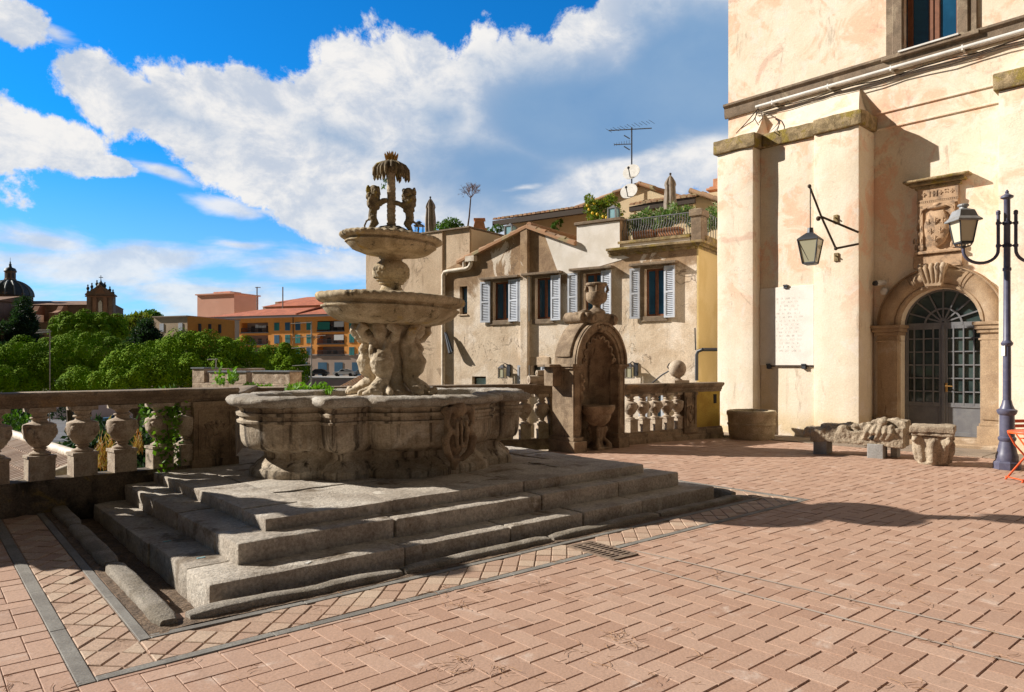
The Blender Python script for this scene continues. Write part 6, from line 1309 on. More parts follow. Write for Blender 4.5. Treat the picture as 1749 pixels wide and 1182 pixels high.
for ri, (t, b_) in enumerate(rowz):
    for ci, (a, b) in enumerate(((377, 385), (394, 403), (469, 477), (487.5, 495.5), (505, 513), (524, 532), (597, 605), (613, 621), (634, 642))):
        if ri and ci < 2: continue
        x0_, x1_ = ox(a), ox(b); z0_, z1_ = oz(b_), oz(t); mb = MB(FO.M); mb.box(x0_ - .1, x1_ + .1, -.06, .02, z0_ - .12, z1_ + .08); wi = mb.build('window', M_['tan_plaster'], ob)
        mb = MB(FO.M); lo = z0_ if rs.random() < .6 else z0_ + (z1_ - z0_) * rs.uniform(.3, .7); mb.box(x0_, x1_, -.09, -.05, lo, z1_)
        if lo > z0_: mb.box(x0_, x1_, -.085, -.05, z0_, lo)
        for s_ in (0, 1): mb.box(x0_ - .02 if not s_ else (x0_ + x1_) / 2 + .02, (x0_ + x1_) / 2 - .02 if not s_ else x1_ + .02, -.12, -.08, lo, z1_)
        mb.build('blind', M_[rs.choice(['teal_shutter', 'teal_shutter', 'blue_shutter'])], wi)
for li, (a, b) in enumerate(LOG):
    for ri, (t, u) in enumerate(((551, 567), (573, 588), (594, 607))):
        x0_, x1_ = ox(a), ox(b); mb = MB(FO.M); mb.box(x0_ + .02, x1_ - .02, 2.0, 2.15, oz(u) + .05, oz(t) + .2); lg = mb.build('loggia', M_['loggia_wall'], ob)
        m = (x0_ + x1_) / 2
        for xx in (x0_ + 1.1, m - .6, m + 1.6): mb = MB(FO.M); mb.box(xx, xx + .9, 1.9, 2.0, oz(u) + .1, oz(t) - .5); mb.build('door', M_['dark_recess'], lg)
        mb = MB(FO.M); z0_ = oz(u)
        for k in range(36): xx = x0_ + (x1_ - x0_) * k / 35; mb.box(xx - .02, xx + .02, -.08, -.04, z0_, z0_ + .95)
        mb.box(x0_, x1_, -.1, -.02, z0_ + .92, z0_ + 1.0); mb.box(x0_ - .1, x1_ + .1, -.12, .02, z0_ - .12, z0_ + .08); mb.build('railing', M_['dark_metal'], lg, merge=False)
        if li and ri < 2: mb = MB(FO.M); mb.box(x1_ - 2.4, x1_ - .1, -.12, -.02, oz(t + 9), oz(t)); mb.build('awning', M_['cloth_white'], lg)
        if li and ri == 0: mb = MB(FO.M); mb.box(x0_ + .1, m - .2, -.11, -.03, oz(t + 13), oz(t)); mb.build('green_blind', M_['green_net'], lg)
        if not li and ri == 0:
            mb = MB(FO.M)
            for k in range(7): mb.box(m + k * .4, m + .3 + k * .4, .3, .34, z0_ + 1.0, z0_ + 1.0 + rs.uniform(.4, .8))
            mb.build('washing', M_['cloth_white'], lg)
for a, b in ((480, 494), (509, 525), (543, 558), (571, 585), (601, 617), (633, 648)): mb = MB(FO.M); mb.box(ox(a), ox(b), .02, .12, -2, oz(619)); mb.build('garage_door', M_['blue_shutter'], ob)
o2 = lambda px, y: FO.xp(px, y); z2 = lambda py, y: FO.at(540, py, y)[1]
mb = MB(FO.M); mb.box(o2(449, 18), o2(680, 18), 18, 28, -3, z2(521, 18)); mb.box(o2(470, 30), o2(690, 30), 30, 44, -3, z2(513, 30)); bb = thing('apartment_block', 'apartment block with stepped red roofs rising behind the orange block', 'apartment block', FO.w(25, 25, 0)); mb.build('wall', M_['tan_plaster'], bb)
mb = MB(FO.M)
for pa, pb_, ya, yb_, pe_, pt_ in ((446, 690, 17, 29, 521, 513.5), (470, 700, 29, 45, 513.5, 507.5)):
    ze, zt_ = z2(pe_, ya), z2(pt_, (ya + yb_) / 2); xa_, xb_ = o2(pa, ya), o2(pb_, ya); mb.rings([[(xa_, ya, ze), (xb_, ya, ze), (xb_, yb_, ze), (xa_, yb_, ze)], [(xa_ + 5, (ya + yb_) / 2 - 1, zt_), (xb_ - 3, (ya + yb_) / 2 - 1, zt_), (xb_ - 3, (ya + yb_) / 2 + 1, zt_), (xa_ + 5, (ya + yb_) / 2 + 1, zt_)]])
mb.build('roof', M_['far_tile'], bb)
# pink block, tan block
YP = 195; FK = Fr(P(337, 622, YP), (1, -.42)); kx = lambda px: FK.xp(px); kz = lambda py: FK.at(370, py)[1]
pk = thing('apartment_block', 'plain pink block with small rooftop cabin behind the tan building', 'apartment block', FK.w(5, 0, -5))
mb = MB(FK.M); mb.box(kx(337), kx(400), 0, 9, -8, kz(503)); mb.build('wall', M_['pink_plaster'], pk); mb = MB(FK.M); mb.box(kx(335), kx(402), -.4, 9.5, kz(503), kz(501)); mb.build('roof_edge', M_['pink_plaster'], pk)
mb = MB(FK.M); mb.box(kx(350), kx(379), 3, 7, kz(503), kz(496)); cbn = mb.build('cabin', M_['pink_plaster'], pk)
for px in (354, 362): mb = MB(FK.M); mb.box(kx(px), kx(px + 4), 2.9, 3, kz(501), kz(498)); mb.build('opening', M_['dark_recess'], cbn)
YT = 120; FT = Fr(P(263, 622, YT), (1, -.38)); tx = lambda px: FT.xp(px); tz = lambda py: FT.at(300, py)[1]
tn = thing('tan_building', 'flat roofed tan building with two pale shutters behind the pines', 'building', FT.w(5, 0, -6)); mb = MB(FT.M); mb.box(tx(263), tx(320), 0, 12, -8, tz(541)); mb.build('wall', M_['tan_plaster'], tn)
mb = MB(FT.M); mb.box(tx(262), tx(321), -.3, 12.2, tz(541), tz(539.5)); mb.build('roof_edge', M_['grey_base'], tn)
for px in (273, 305): mb = MB(FT.M); mb.box(tx(px), tx(px + 7), -.08, 0, tz(566), tz(552)); mb.build('shutter', M_['shutter_paint'], tn)
mb = MB(FT.M); mb.add([(tx(320), 0, -8), (tx(352), 6, -8), (tx(352), 6, tz(545)), (tx(320), 0, tz(540))], [(0, 1, 2, 3)]); mb.add([(tx(320), .5, -8), (tx(352), 6.5, -8), (tx(352), 6.5, tz(545)), (tx(320), .5, tz(540))], [(0, 3, 2, 1)]); mb.build('side_wall', M_['orange_plaster'], tn)
for k in range(3): mb = MB(FT.M); t = .25 + .22 * k; x_ = tx(320) + (tx(352) - tx(320)) * t; y_ = 6 * t; mb.box(x_ - .3, x_ + .3, y_ - .12, y_ + .2, tz(568), tz(553)); mb.build('window', M_['dark_recess'], tn)
# ------------------------------------------------------------------ church with dome
YC = 300; FC = Fr(P(0, 622, YC), (1, 0)); cx_ = lambda px: FC.xp(px); cz = lambda py: FC.at(60, py)[1]; u = YC / F
chh = thing('church', 'brown brick church with dark ribbed dome and gabled front on the skyline', 'church', FC.w(15, 0, 0))
dc = FC.xp(17.5, 12); M = FC.M @ T(dc, 12, 0)
mb = MB(M); mb.lathe([(35 * u, -5), (35 * u, cz(500)), (36.5 * u, cz(499)), (36.5 * u, cz(497))], n=8, ph=.39); mb.build('drum', M_['brown_brick'], chh)
prof = [(35.5 * u * math.cos(t), cz(501) + (cz(473) - cz(501)) * math.sin(t)) for t in [R(q) for q in range(0, 76, 6)]]; mb = MB(M); mb.lathe(prof + [(7 * u, cz(472))], n=48); dm_ = mb.build('dome', M_['lead'], chh, smooth=50)
mb = MB(M)
for k in range(16): a = 6.283 * k / 16; mb.tube([(r_ * 1.01 * math.cos(a), r_ * 1.01 * math.sin(a), z) for r_, z in prof], .35, 5)
mb.build('ribs', M_['lead_rib'], dm_)
mb = MB(M); mb.lathe([(9.5 * u, cz(473)), (9.5 * u, cz(471)), (8.5 * u, cz(470)), (8.5 * u, cz(459)), (10 * u, cz(458)), (10 * u, cz(457))], n=8); ln = mb.build('lantern', M_['brown_brick'], chh)
for k in range(8): a = 6.283 * (k + .5) / 8; mb = MB(M @ RZ(a)); mb.box(7.6 * u, 8.1 * u, -1.4 * u, 1.4 * u, cz(469), cz(461)); mb.build('opening', M_['dark_recess'], ln)
mb = MB(M); mb.lathe([(10 * u, cz(457)), (8 * u, cz(452)), (3 * u, cz(450)), (2 * u, cz(447)), (2.3 * u, cz(445)), (1 * u, cz(443)), (1.2 * u, cz(441)), (.3 * u, cz(439)), (.25 * u, cz(433))], n=16); mb.build('lantern_cap', M_['lead'], ln, smooth=50)
for k in range(8): a = 6.283 * k / 8; mb = MB(M @ RZ(a)); mb.box(31 * u, 33.5 * u, -3 * u, 3 * u, cz(514), cz(504)); mb.build('drum_window', M_['dark_recess'], chh)
mb = MB(FC.M); mb.box(cx_(-60), cx_(153), 2, 26, -6, cz(520)); mb.box(cx_(-40), cx_(112), -9, 2, -6, cz(553)); mb.box(cx_(-40), cx_(22), -10, 3, -6, cz(517)); mb.build('nave_wall', M_['brown_brick'], chh, merge=False)
mb = MB(FC.M); mb.extx([(1, cz(520)), (27, cz(520)), (14, cz(509))], cx_(-60), cx_(153)); mb.extx([(-10, cz(554)), (2, cz(554)), (2, cz(548))], cx_(-40), cx_(113)); mb.extx([(-11, cz(517)), (3, cz(517)), (3, cz(505))], cx_(-42), cx_(27)); mb.build('roof', M_['church_tile'], chh)
for px in (62, 102):
    mb = MB(FC.M); pr__ = [(2, cz(522)), (-1, cz(523)), (-2.5, cz(531)), (-5, cz(535)), (-7, cz(536)), (-7, cz(550)), (2, cz(550))]; mb.extx(pr__, cx_(px), cx_(px + 9)); mb.build('buttress', M_['salmon_stone'], chh)
for px in (48, 85): mb = MB(FC.M); mb.exty([(cx_(px), cz(549)), (cx_(px + 13), cz(549)), (cx_(px + 13), cz(536)), (cx_(px + 10), cz(532.5)), (cx_(px + 3), cz(532.5)), (cx_(px), cz(536))], 1.7, 2.05); mb.build('window', M_['dark_recess'], chh)
mb = MB(FC.M); mb.box(cx_(78), cx_(88), -10.5, -5, cz(553), cz(540)); mb.build('white_hut', M_['white_plaster'], chh)
FG_ = Fr(FC.w(cx_(153), -2, 0), (.95, .32)); fw_ = 38 * u / .95
mb = MB(FG_.M); mb.box(0, fw_, 0, 5, -6, cz(505)); mb.exty([(-.6, cz(505)), (fw_ + .6, cz(505)), (fw_ + .6, cz(503)), (fw_ / 2, cz(486)), (-.6, cz(503))], -.5, 5); fr_ = mb.build('front', M_['brown_brick'], chh, merge=False)
mb = MB(FG_.M); mb.exty([(fw_ * .3, cz(501.5)), (fw_ * .72, cz(501.5)), (fw_ * .51, cz(490))], -.7, -.5); mb.box(-.5, fw_ + .5, -.9, 0, cz(508), cz(506)); mb.build('pediment', M_['salmon_stone'], fr_)
for t in (.08, .30, .70, .90): mb = MB(FG_.M); mb.box(fw_ * t - .7, fw_ * t + .7, -.6, 0, -6, cz(508)); mb.build('pilaster', M_['salmon_stone' if .2 < t < .8 else 'brown_brick'], fr_)
mb = MB(FG_.M); mb.exty([(fw_ * .44, cz(533)), (fw_ * .58, cz(533)), (fw_ * .58, cz(517)), (fw_ * .51, cz(513)), (fw_ * .44, cz(517))], -.3, .1); mb.build('window', M_['white_plaster'], fr_)
for t, py in ((.02, 496), (.17, 493), (.36, 488), (.66, 491), (.85, 498), (.97, 503)): mb = MB(FG_.M); zb_ = cz(py + 3); mb.lathe([(.55, zb_ - .6), (.5, zb_ + .3), (.3, zb_ + .6), (.6, zb_ + 1.3), (.55, zb_ + 1.9), (.2, zb_ + 2.3), (.35, zb_ + 2.8), (.05, zb_ + 3.2)], (fw_ * t, 1), 10); mb.build('statue', M_['lead'], fr_, smooth=50)
mb = MB(FG_.M); mb.lathe([(1.6, cz(488)), (1.2, cz(484)), (.5, cz(482)), (.15, cz(478)), (.12, cz(470))], (fw_ * .51, 1), 10); mb.box(fw_ * .51 - .8, fw_ * .51 + .8, .9, 1.1, cz(474), cz(473)); mb.build('cross', M_['lead'], fr_)
hs_ = P(193, 545, 280); mb = MB(); mb.box(hs_.x, hs_.x + 5, 280, 290, -2, P(0, 543, 280).z); mb.box(hs_.x + 4.9, hs_.x + 11, 279, 290, -2, P(0, 547, 280).z); fh_ = thing('far_house', 'small pale far house with lean-to roof right of the church front', 'house', (hs_.x + 4, 280, 0)); mb.build('wall', M_['white_plaster'], fh_, merge=False); mb = MB(); mb.exty([(hs_.x - 1, P(0, 540, 280).z), (hs_.x + 5, P(0, 543, 280).z), (hs_.x + 12, P(0, 548, 280).z), (hs_.x + 12, P(0, 546.5, 280).z), (hs_.x + 5, P(0, 540.5, 280).z), (hs_.x - 1, P(0, 538, 280).z)], 278, 291); mb.build('roof', M_['far_tile'], fh_)
# ------------------------------------------------------------------ crenellated wall and tile roof just below the terrace
YM = 34; FMm = Fr(P(328, 622, YM), (1, -.55)); mx_ = lambda px: FMm.xp(px); mz_ = lambda py: FMm.at(410, py)[1]
cw = thing('crenellated_wall', 'brick wall with square battlements behind the fountain basin', 'wall', FMm.w(2.3, 0, -4)); mb = MB(FMm.M)
mb.box(mx_(328), mx_(495), 0, .7, -6, mz_(655)); mb.box(mx_(328), mx_(349), .0, .7, mz_(655), mz_(630)); mb.box(mx_(357), mx_(421), .0, .7, mz_(655), mz_(636)); mb.box(mx_(430), mx_(495), .0, .7, mz_(655), mz_(635)); mb.box(mx_(328), mx_(328) + .5, .7, 4, -6, mz_(630)); mb.build('wall', mat('battlement', (.50, .38, .275), (.36, .26, .18), 3.5, c3=(.60, .48, .36), sc3=2.0, thr3=(.52, .66), speck=.35, ssp=14, bump=.6, bsc=10, bd=.02), cw, bevel=.02, sub=.4, rough=(.02, 3), merge=False)
mb = MB(FMm.M)
for a, b, py in ((327, 350, 630), (356, 422, 636), (429, 496, 635)): mb.box(mx_(a), mx_(b), -.05, .75, mz_(py), mz_(py) + .06)
mb.build('coping', M_['grey_metal'], cw)
rf = thing('tiled_roof', 'sloping clay tile roof of a house below the left balustrade', 'roof', (-11, 16, -1.2)); FQ = Fr((-15.95, 12.05, 0), (.707, -.707)); mb = MB(); tile_rows(mb, FQ, -5, 3.4, 0, -2.9, 7, -.42, nr=16, pitch=.2, r_=.085); mb.build('tiles', M_['old_tile'], rf, recalc=False, merge=False, smooth=40)
mb = MB(FQ.M); mb.add([(-5, 0, -2.93), (3.4, 0, -2.93), (3.4, 7, -.45), (-5, 7, -.45), (3.4, 10, -1.6), (-5, 10, -1.6)], [(0, 1, 2, 3), (3, 2, 4, 5)]); mb.box(-5, 3.3, .2, 9.8, -8, -3.0); mb.exty([(3.28, -8), (3.34, -8), (3.34, -2.95), (3.28, -2.95)], .2, 9.8); mb.build('roof_bed', M_['mortar'], rf, merge=False)
mb = MB(FQ.M); mb.tube([(-5.1, 7, -.36), (3.5, 7, -.36)], .12, 8); mb.tube([(3.4, -.05, -2.85), (3.4, 7, -.36)], .11, 8); mb.build('ridge', M_['pipe_paint'], rf, smooth=50)
r2 = thing('tiled_roof', 'far clay tile roof seen between fountain figures and basin', 'roof', P(600, 660, 60)); FQ2 = Fr(P(572, 668, 58), (.9, -.43)); mb = MB(); tile_rows(mb, FQ2, -.3, 9, 0, .0, 4, 1.25, nr=12, pitch=.3, r_=.12); mb.build('tiles', M_['roof_tile'], r2, recalc=False, merge=False, smooth=40); mb = MB(FQ2.M); mb.box(-1, 9, .1, 5, -8, -.05); mb.build('wall', M_['tan_plaster'], r2)
# television aerials
def aerial(px, pyt, y, label, arms, zb=-6):
    t = P(px, pyt, y); th = thing('aerial', label, 'aerial', (t.x, y, zb)); s_ = y / F; mb = MB(); mb.tube([(t.x, y, zb), (t.x, y, t.z)], 1.05 * s_, 6)
    for dx0, dx1, dy, tilt, ne in arms:
        a = Vector((t.x + dx0 * s_, y, t.z - dy * s_)); b = Vector((t.x + dx1 * s_, y, t.z - (dy + tilt) * s_)); mb.tube([a, b], .7 * s_, 5)
        for k in range(ne): p = a.lerp(b, (k + .5) / ne); mb.tube([p + Vector((0, -.15 * y / 30, -1.8 * s_)), p + Vector((0, .15 * y / 30, 1.8 * s_))], .35 * s_, 4)
    mb.build('mast', M_['concrete'], th, merge=False)
aerial(85, 564, 30, 'slender television aerial in front of the left pine crowns', ((-23, 1, 4, -1, 9), (-20, 0, 0, 0, 0)))
aerial(369, 612, 36, 'small television aerial standing on the crenellated wall', ((-15, 3, 2, 0, 3),), -1)
aerial(532, 549, 40, 'tall bare aerial mast in front of the orange block', ((-35, 0, 4, -2, 0), (-32, 24, 28, -4, 3), (-34, 2, 46, -3, 2), (-33, 1, 76, -2, 0), (2, 14, 28, 0, 3)))
aerial(439, 490, 170, 'thin distant aerial on the roof left of the stepped red roofs', ((-3, 6, 1, 0, 0),), 5); aerial(483, 490, 172, 'thin distant aerial just left of the stepped red roof ridge', ((-1, 1, 14, 0, 0),), 5)
# ------------------------------------------------------------------ trees
def tree(name, label, lobes, ncl, nlf, rc, ln, wd, m, trunk, group=None, fill=.12, zmin=-.35, branch=True, sep=0):
    c = np.array(lobes).mean(0); th = thing(name, label, 'tree', trunk[0], group)
    p, a = crown_pts(lobes, ncl, nlf, rc, zmin, fill, sep)
    if sep: q, b_ = crown_pts([(*l[:3], l[3] * .86, l[4] * .86, l[5] * .80) for l in lobes], ncl // 5, 40, rc * .8, -.9, .2); p = np.vstack((p, q)); a = np.vstack((a, b_))
    leaf_mesh('crown', p, a, ln, wd, M_[m], th, nrm=a if sep else None)
    mb = MB(); b, t, r_ = Vector(trunk[0]), Vector(trunk[1]), trunk[2]; mb.tube([b, b.lerp(t, .4) + Vector((r_, 0, 0)), t], [r_, r_ * .8, r_ * .6], 9)
    if branch:
        for l in lobes: e = Vector(l[:3]); s_ = b.lerp(t, .75); mb.tube([s_, s_.lerp(e, .5) + Vector((0, 0, .2)), e], [r_ * .45, r_ * .3, r_ * .12], 6)
    mb.build('trunk', M_['bark'], th, smooth=60); return th
def px_lobes(lst): return [(*P(px, py, y), w_, d, hz) for px, py, y, w_, d, hz in lst]
def pine(lab, Y, lst, tr, ncl, nlf=520, rc=.80, ln=.17, wd=.075, m='pine_leaf', ztop=None):
    k = Y / F; lob = [(*P(px, py, Y + dy), max(.5, rx * k - .62 * rc), max(.5, rx * k * .9 - .62 * rc), max(.4, ry * k - .62 * rc)) for px, py, dy, rx, ry in lst]; b = P(tr[0], 622, Y + 1); t = P(tr[0] + tr[2], tr[1], Y + 1)
    return tree('stone_pine', lab, lob, ncl, nlf, rc, ln, wd, m, ((b.x, b.y, ZL), tuple(t), .38), 'stone pines below the terrace', zmin=-.5, sep=1.42)
pine('broad bright stone pine in front with a domed crown behind the battlement wall', 52, [(335, 606, 0, 88, 40), (395, 612, 1, 58, 36), (290, 622, -1, 55, 42), (430, 632, 2, 38, 38), (345, 640, -2, 80, 34), (415, 648, 0, 60, 26), (300, 655, -2, 60, 28)], (350, 640, 5), 2600)
pine('bright stone pine with a rounded crown between the aerial and the battlement wall', 47, [(225, 628, 0, 50, 36), (262, 642, -1, 40, 34), (215, 655, -2, 50, 26), (150, 655, 0, 55, 18)], (230, 650, 0), 1500)
pine('wide stone pine crossed by the slender aerial at the left', 60, [(150, 606, 0, 78, 36), (90, 612, -1, 62, 38), (45, 628, -1, 55, 40), (190, 612, 1, 45, 32), (110, 640, -2, 70, 32), (60, 655, -2, 60, 26), (180, 640, 0, 60, 30)], (115, 640, 0), 2400, rc=.88)
pine('stone pine cut by the left edge of the photo behind the balustrade', 56, [(-30, 628, 0, 50, 32), (10, 612, 0, 40, 22), (-10, 655, -2, 60, 28), (25, 650, -1, 40, 30)], (-20, 640, 0), 1200)
pine('smaller stone pine in front of the orange block', 78, [(490, 612, 0, 32, 26), (470, 608, 1, 28, 22), (500, 632, -1, 30, 24), (468, 640, 0, 36, 24)], (480, 640, 0), 1300, rc=1.1, ln=.30, wd=.11)
pine('dark rounded stone pine standing before the church front', 105, [(150, 553, 0, 52, 20), (125, 556, 0, 35, 18), (180, 557, 1, 38, 18), (150, 566, -1, 58, 14)], (150, 580, 0), 1500, rc=1.25, ln=.38, wd=.14)
def tiers(px, pyt, pyb, Y, wpx, lab, nm, m, n=7, ncl=420, dens=26):
    k = Y / F; lob = [];
    for i in range(n):
        t = (i + .5) / n; w_ = wpx * (.18 + .82 * t); z = pyt + (pyb - pyt) * t
        for s_ in (-1, 0, 1): p = P(px + s_ * w_ * .55 + random.uniform(-3, 3), z + random.uniform(-2, 2), Y + random.uniform(-1, 1)); lob.append((*p, w_ * .5 * k, w_ * .5 * k, (pyb - pyt) / n * .36 * k))
    b = P(px, 622, Y); t = P(px, pyt + 4, Y); return tree(nm, lab, lob, ncl, dens, .6 * Y / 80, .55, .14, m, ((b.x, b.y, ZL), tuple(t), .35), zmin=-.6, branch=False, fill=.3)
tiers(40, 512, 612, 90, 30, 'dark blue-green cedar in front of the church dome', 'cedar', 'cedar_leaf', 7, 560)
tiers(4, 556, 612, 88, 30, 'dark low cedar at the left edge beside the tall cedar', 'cedar', 'cedar_leaf', 5, 300)
tiers(250, 552, 600, 92, 34, 'dark conifer between the pines and the tan building', 'cedar', 'cedar_leaf', 5, 380)
k = 130 / F; lob = px_lobes([(222, 556, 130, 20 * k, 3, 9 * k), (240, 550, 130, 12 * k, 3, 9 * k), (208, 564, 130, 14 * k, 3, 10 * k), (228, 572, 129, 22 * k, 3, 12 * k)]); b = P(225, 600, 130); tree('olive_tree', 'yellow-green broadleaf tree right of the church front', lob, 260, 26, 1.0, .55, .3, 'olive_leaf', ((b.x, 130, ZL), tuple(P(225, 570, 130)), .3), fill=.3)
lob = px_lobes([(258, 548, 135, 2.2, 2, 1.5), (240, 560, 134, 3, 2, 2.2)]); b = P(252, 600, 134); tree('olive_tree', 'green broadleaf tree behind the dark conifer beside the tan building', lob, 120, 26, .9, .55, .3, 'bush_leaf', ((b.x, 134, ZL), tuple(P(252, 570, 134)), .3), fill=.3)
# cypress and shrubs seen between the balusters
k = 55 / F; b = P(241, 785, 55); lob = [(*P(241, 740 + i * 9, 55), (3 + i * 1.9) * k, (3 + i * 1.9) * k, 8 * k) for i in range(6)]; tree('cypress', 'small dark cone cypress seen between balusters left of the vine', lob, 260, 24, .22, .22, .07, 'cedar_leaf', ((b.x, 55, ZL), tuple(P(241, 745, 55)), .12), branch=False)
for px, py, Y, r_, m, lab in ((20, 712, 50, 1.3, 'cedar_leaf', 'dark shrub by the lower street at the left edge between balusters'), (95, 700, 70, 1.6, 'cedar_leaf', 'dark round tree beside the lower street seen between the second and third baluster'), (285, 705, 26, .8, 'bush_leaf', 'shrub behind the balustrade left of the vine'), (5, 735, 44, 1.5, 'bush_leaf', 'low green shrub beyond the tiled roof at the left edge'), (165, 775, 24, 1.0, 'cedar_leaf', 'dark shrub behind the dry orange weeds'), (215, 782, 23, 1.1, 'cedar_leaf', 'dark low shrub between the dry weeds and the cypress'), (268, 782, 22, .9, 'cedar_leaf', 'dark low shrub just left of the climbing vine')):
    c = P(px, py, Y); bush('shrub', lab, 'shrub', c, (r_, r_, r_ * .9), 1500, .3, .12, m)
# vine with bright leaves climbing the baluster beside the carved pedestal
vx = FW.xp(291, 0); pv, av = [], []; mb = MB(); rs = random.Random(6)
for s_ in range(7):
    x_ = vx + rs.uniform(-.09, .07); pts = []; z = .46
    while z < 1.12: pts.append((x_, -.02 + rs.uniform(-.03, .22), z)); z += .08; x_ += rs.uniform(-.03, .03)
    mb.tube([FW.w(*q_) for q_ in pts], .006, 5)
    for q_ in pts:
        for _ in range(9): pv.append(FW.w(q_[0] + rs.gauss(0, .055), q_[1] + rs.gauss(-.01, .05), q_[2] + rs.gauss(0, .045))); av.append((rs.gauss(-.3, .6), rs.gauss(-.3, .6), rs.gauss(-.2, .6)))
vn = thing('climbing_vine', 'bright green climbing vine on the balustrade beside the carved pedestal', 'vine', FW.w(vx, 0, .43)); leaf_mesh('leaves', np.array([tuple(p) for p in pv]), np.array(av), .062, .045, M_['bright_leaf'], vn); mb.build('stems', M_['bark'], vn, merge=False)
def weeds(name, label, cat, boxes, n, ln, wd, m, up=1.0):
    pv, av = [], []
    for (px, py, Y, wpx, hm) in boxes:
        for _ in range(n):
            p = P(px + RNG.normal() * wpx * .45, py, Y + RNG.normal() * .12); p.z += abs(RNG.normal()) * hm * .5; pv.append(tuple(p)); av.append((RNG.normal() * .6, RNG.normal() * .6, up + RNG.normal() * .5))
    return tag(leaf_mesh(name, np.array(pv), np.array(av), ln, wd, M_[m]), label, cat)
weeds('basin_weeds', 'leafy green weeds growing on the rear rim of the fountain basin', 'plant', [(515, 666, 9.45, 22, .09), (545, 666, 9.5, 22, .08), (500, 669, 9.35, 16, .09), (560, 672, 9.4, 12, .07)], 70, .085, .035, 'bright_leaf', .6)
weeds('shrub', 'yellow-green shrub tips showing above the rail in front of the battlements', 'shrub', [(375, 656, 12.5, 10, .22), (395, 654, 12.5, 7, .22), (402, 648, 12.5, 5, .14), (430, 662, 12.5, 16, .06), (455, 663, 12.5, 14, .05)], 75, .10, .045, 'bright_leaf', .7)
weeds('dry_weeds', 'dry orange weeds between two balusters of the dark balustrade', 'plant', [(178, 800, 9.6, 11, .34), (170, 795, 9.6, 7, .34), (188, 790, 9.6, 6, .45), (235, 770, 9.8, 8, .25)], 170, .11, .016, 'dry_leaf', 1.5)
weeds('grass_tuft', 'small green grass tuft in the kerb of the gutter', 'plant', [(200, 993, FF.w(-3.47, -1.75, 0).y, 7, .03)], 60, .045, .009, 'bright_leaf', .9)
weeds('palm_sprig', 'green sprig growing from the stone palm behind the left lion', 'plant', [(655, 322, 8.74, 5, .07), (658, 312, 8.74, 4, .05)], 22, .05, .014, 'bush_leaf', .5)
weeds('grass_tuft', 'thin green grass under the carved stone bench', 'plant', [(1465, 757, 12.6, 18, .03)], 50, .09, .007, 'bright_leaf', .3)
# ------------------------------------------------------------------ street lamp
lp = G(1720, 801); lp.z = 0; LM = T(*lp); k = lp.y / F; Z = lambda py: EYE + (HY - py) * k
sl_ = thing('street_lamp', 'dark blue cast iron street lamp with curled arms at the right edge', 'street lamp', lp)
mb = MB(LM); mb.lathe([(.185, .0), (.185, .10), (.165, .125), (.165, .13)], n=8, ph=.39); mb.lathe([(.15, .12), (.15, .2), (.135, .24), (.115, .34), (.10, .42), (.12, .45), (.12, .48), (.10, .5), (.098, .82), (.12, .84), (.135, .875), (.135, .90), (.10, .92), (.075, .98), (.06, 1.05)], n=24); bs = mb.build('base', M_['lamp_blue'], sl_, smooth=35)
mb = MB(LM); c1, c2 = Z(586), Z(460); mb.lathe([(.056, 1.0), (.052, c1 - .05), (.075, c1 - .03), (.082, c1), (.06, c1 + .03), (.05, c1 + .05), (.046, c2 - .03), (.058, c2 - .02), (.058, c2 + .02), (.046, c2 + .03), (.043, Z(341)), (.05, Z(340)), (.085, Z(338)), (.085, Z(335)), (.04, Z(332)), (.022, Z(330)), (.028, Z(328)), (.008, Z(324))], n=18); mb.build('post', M_['lamp_blue'], sl_, smooth=40)
mb = MB(LM); mb.cb((-.052, -.0, Z(597)), (.012, .07, .19)); mb.build('sticker', M_['white_paint'], sl_)
ar_ = Vector((1, -.12, 0)).normalized()
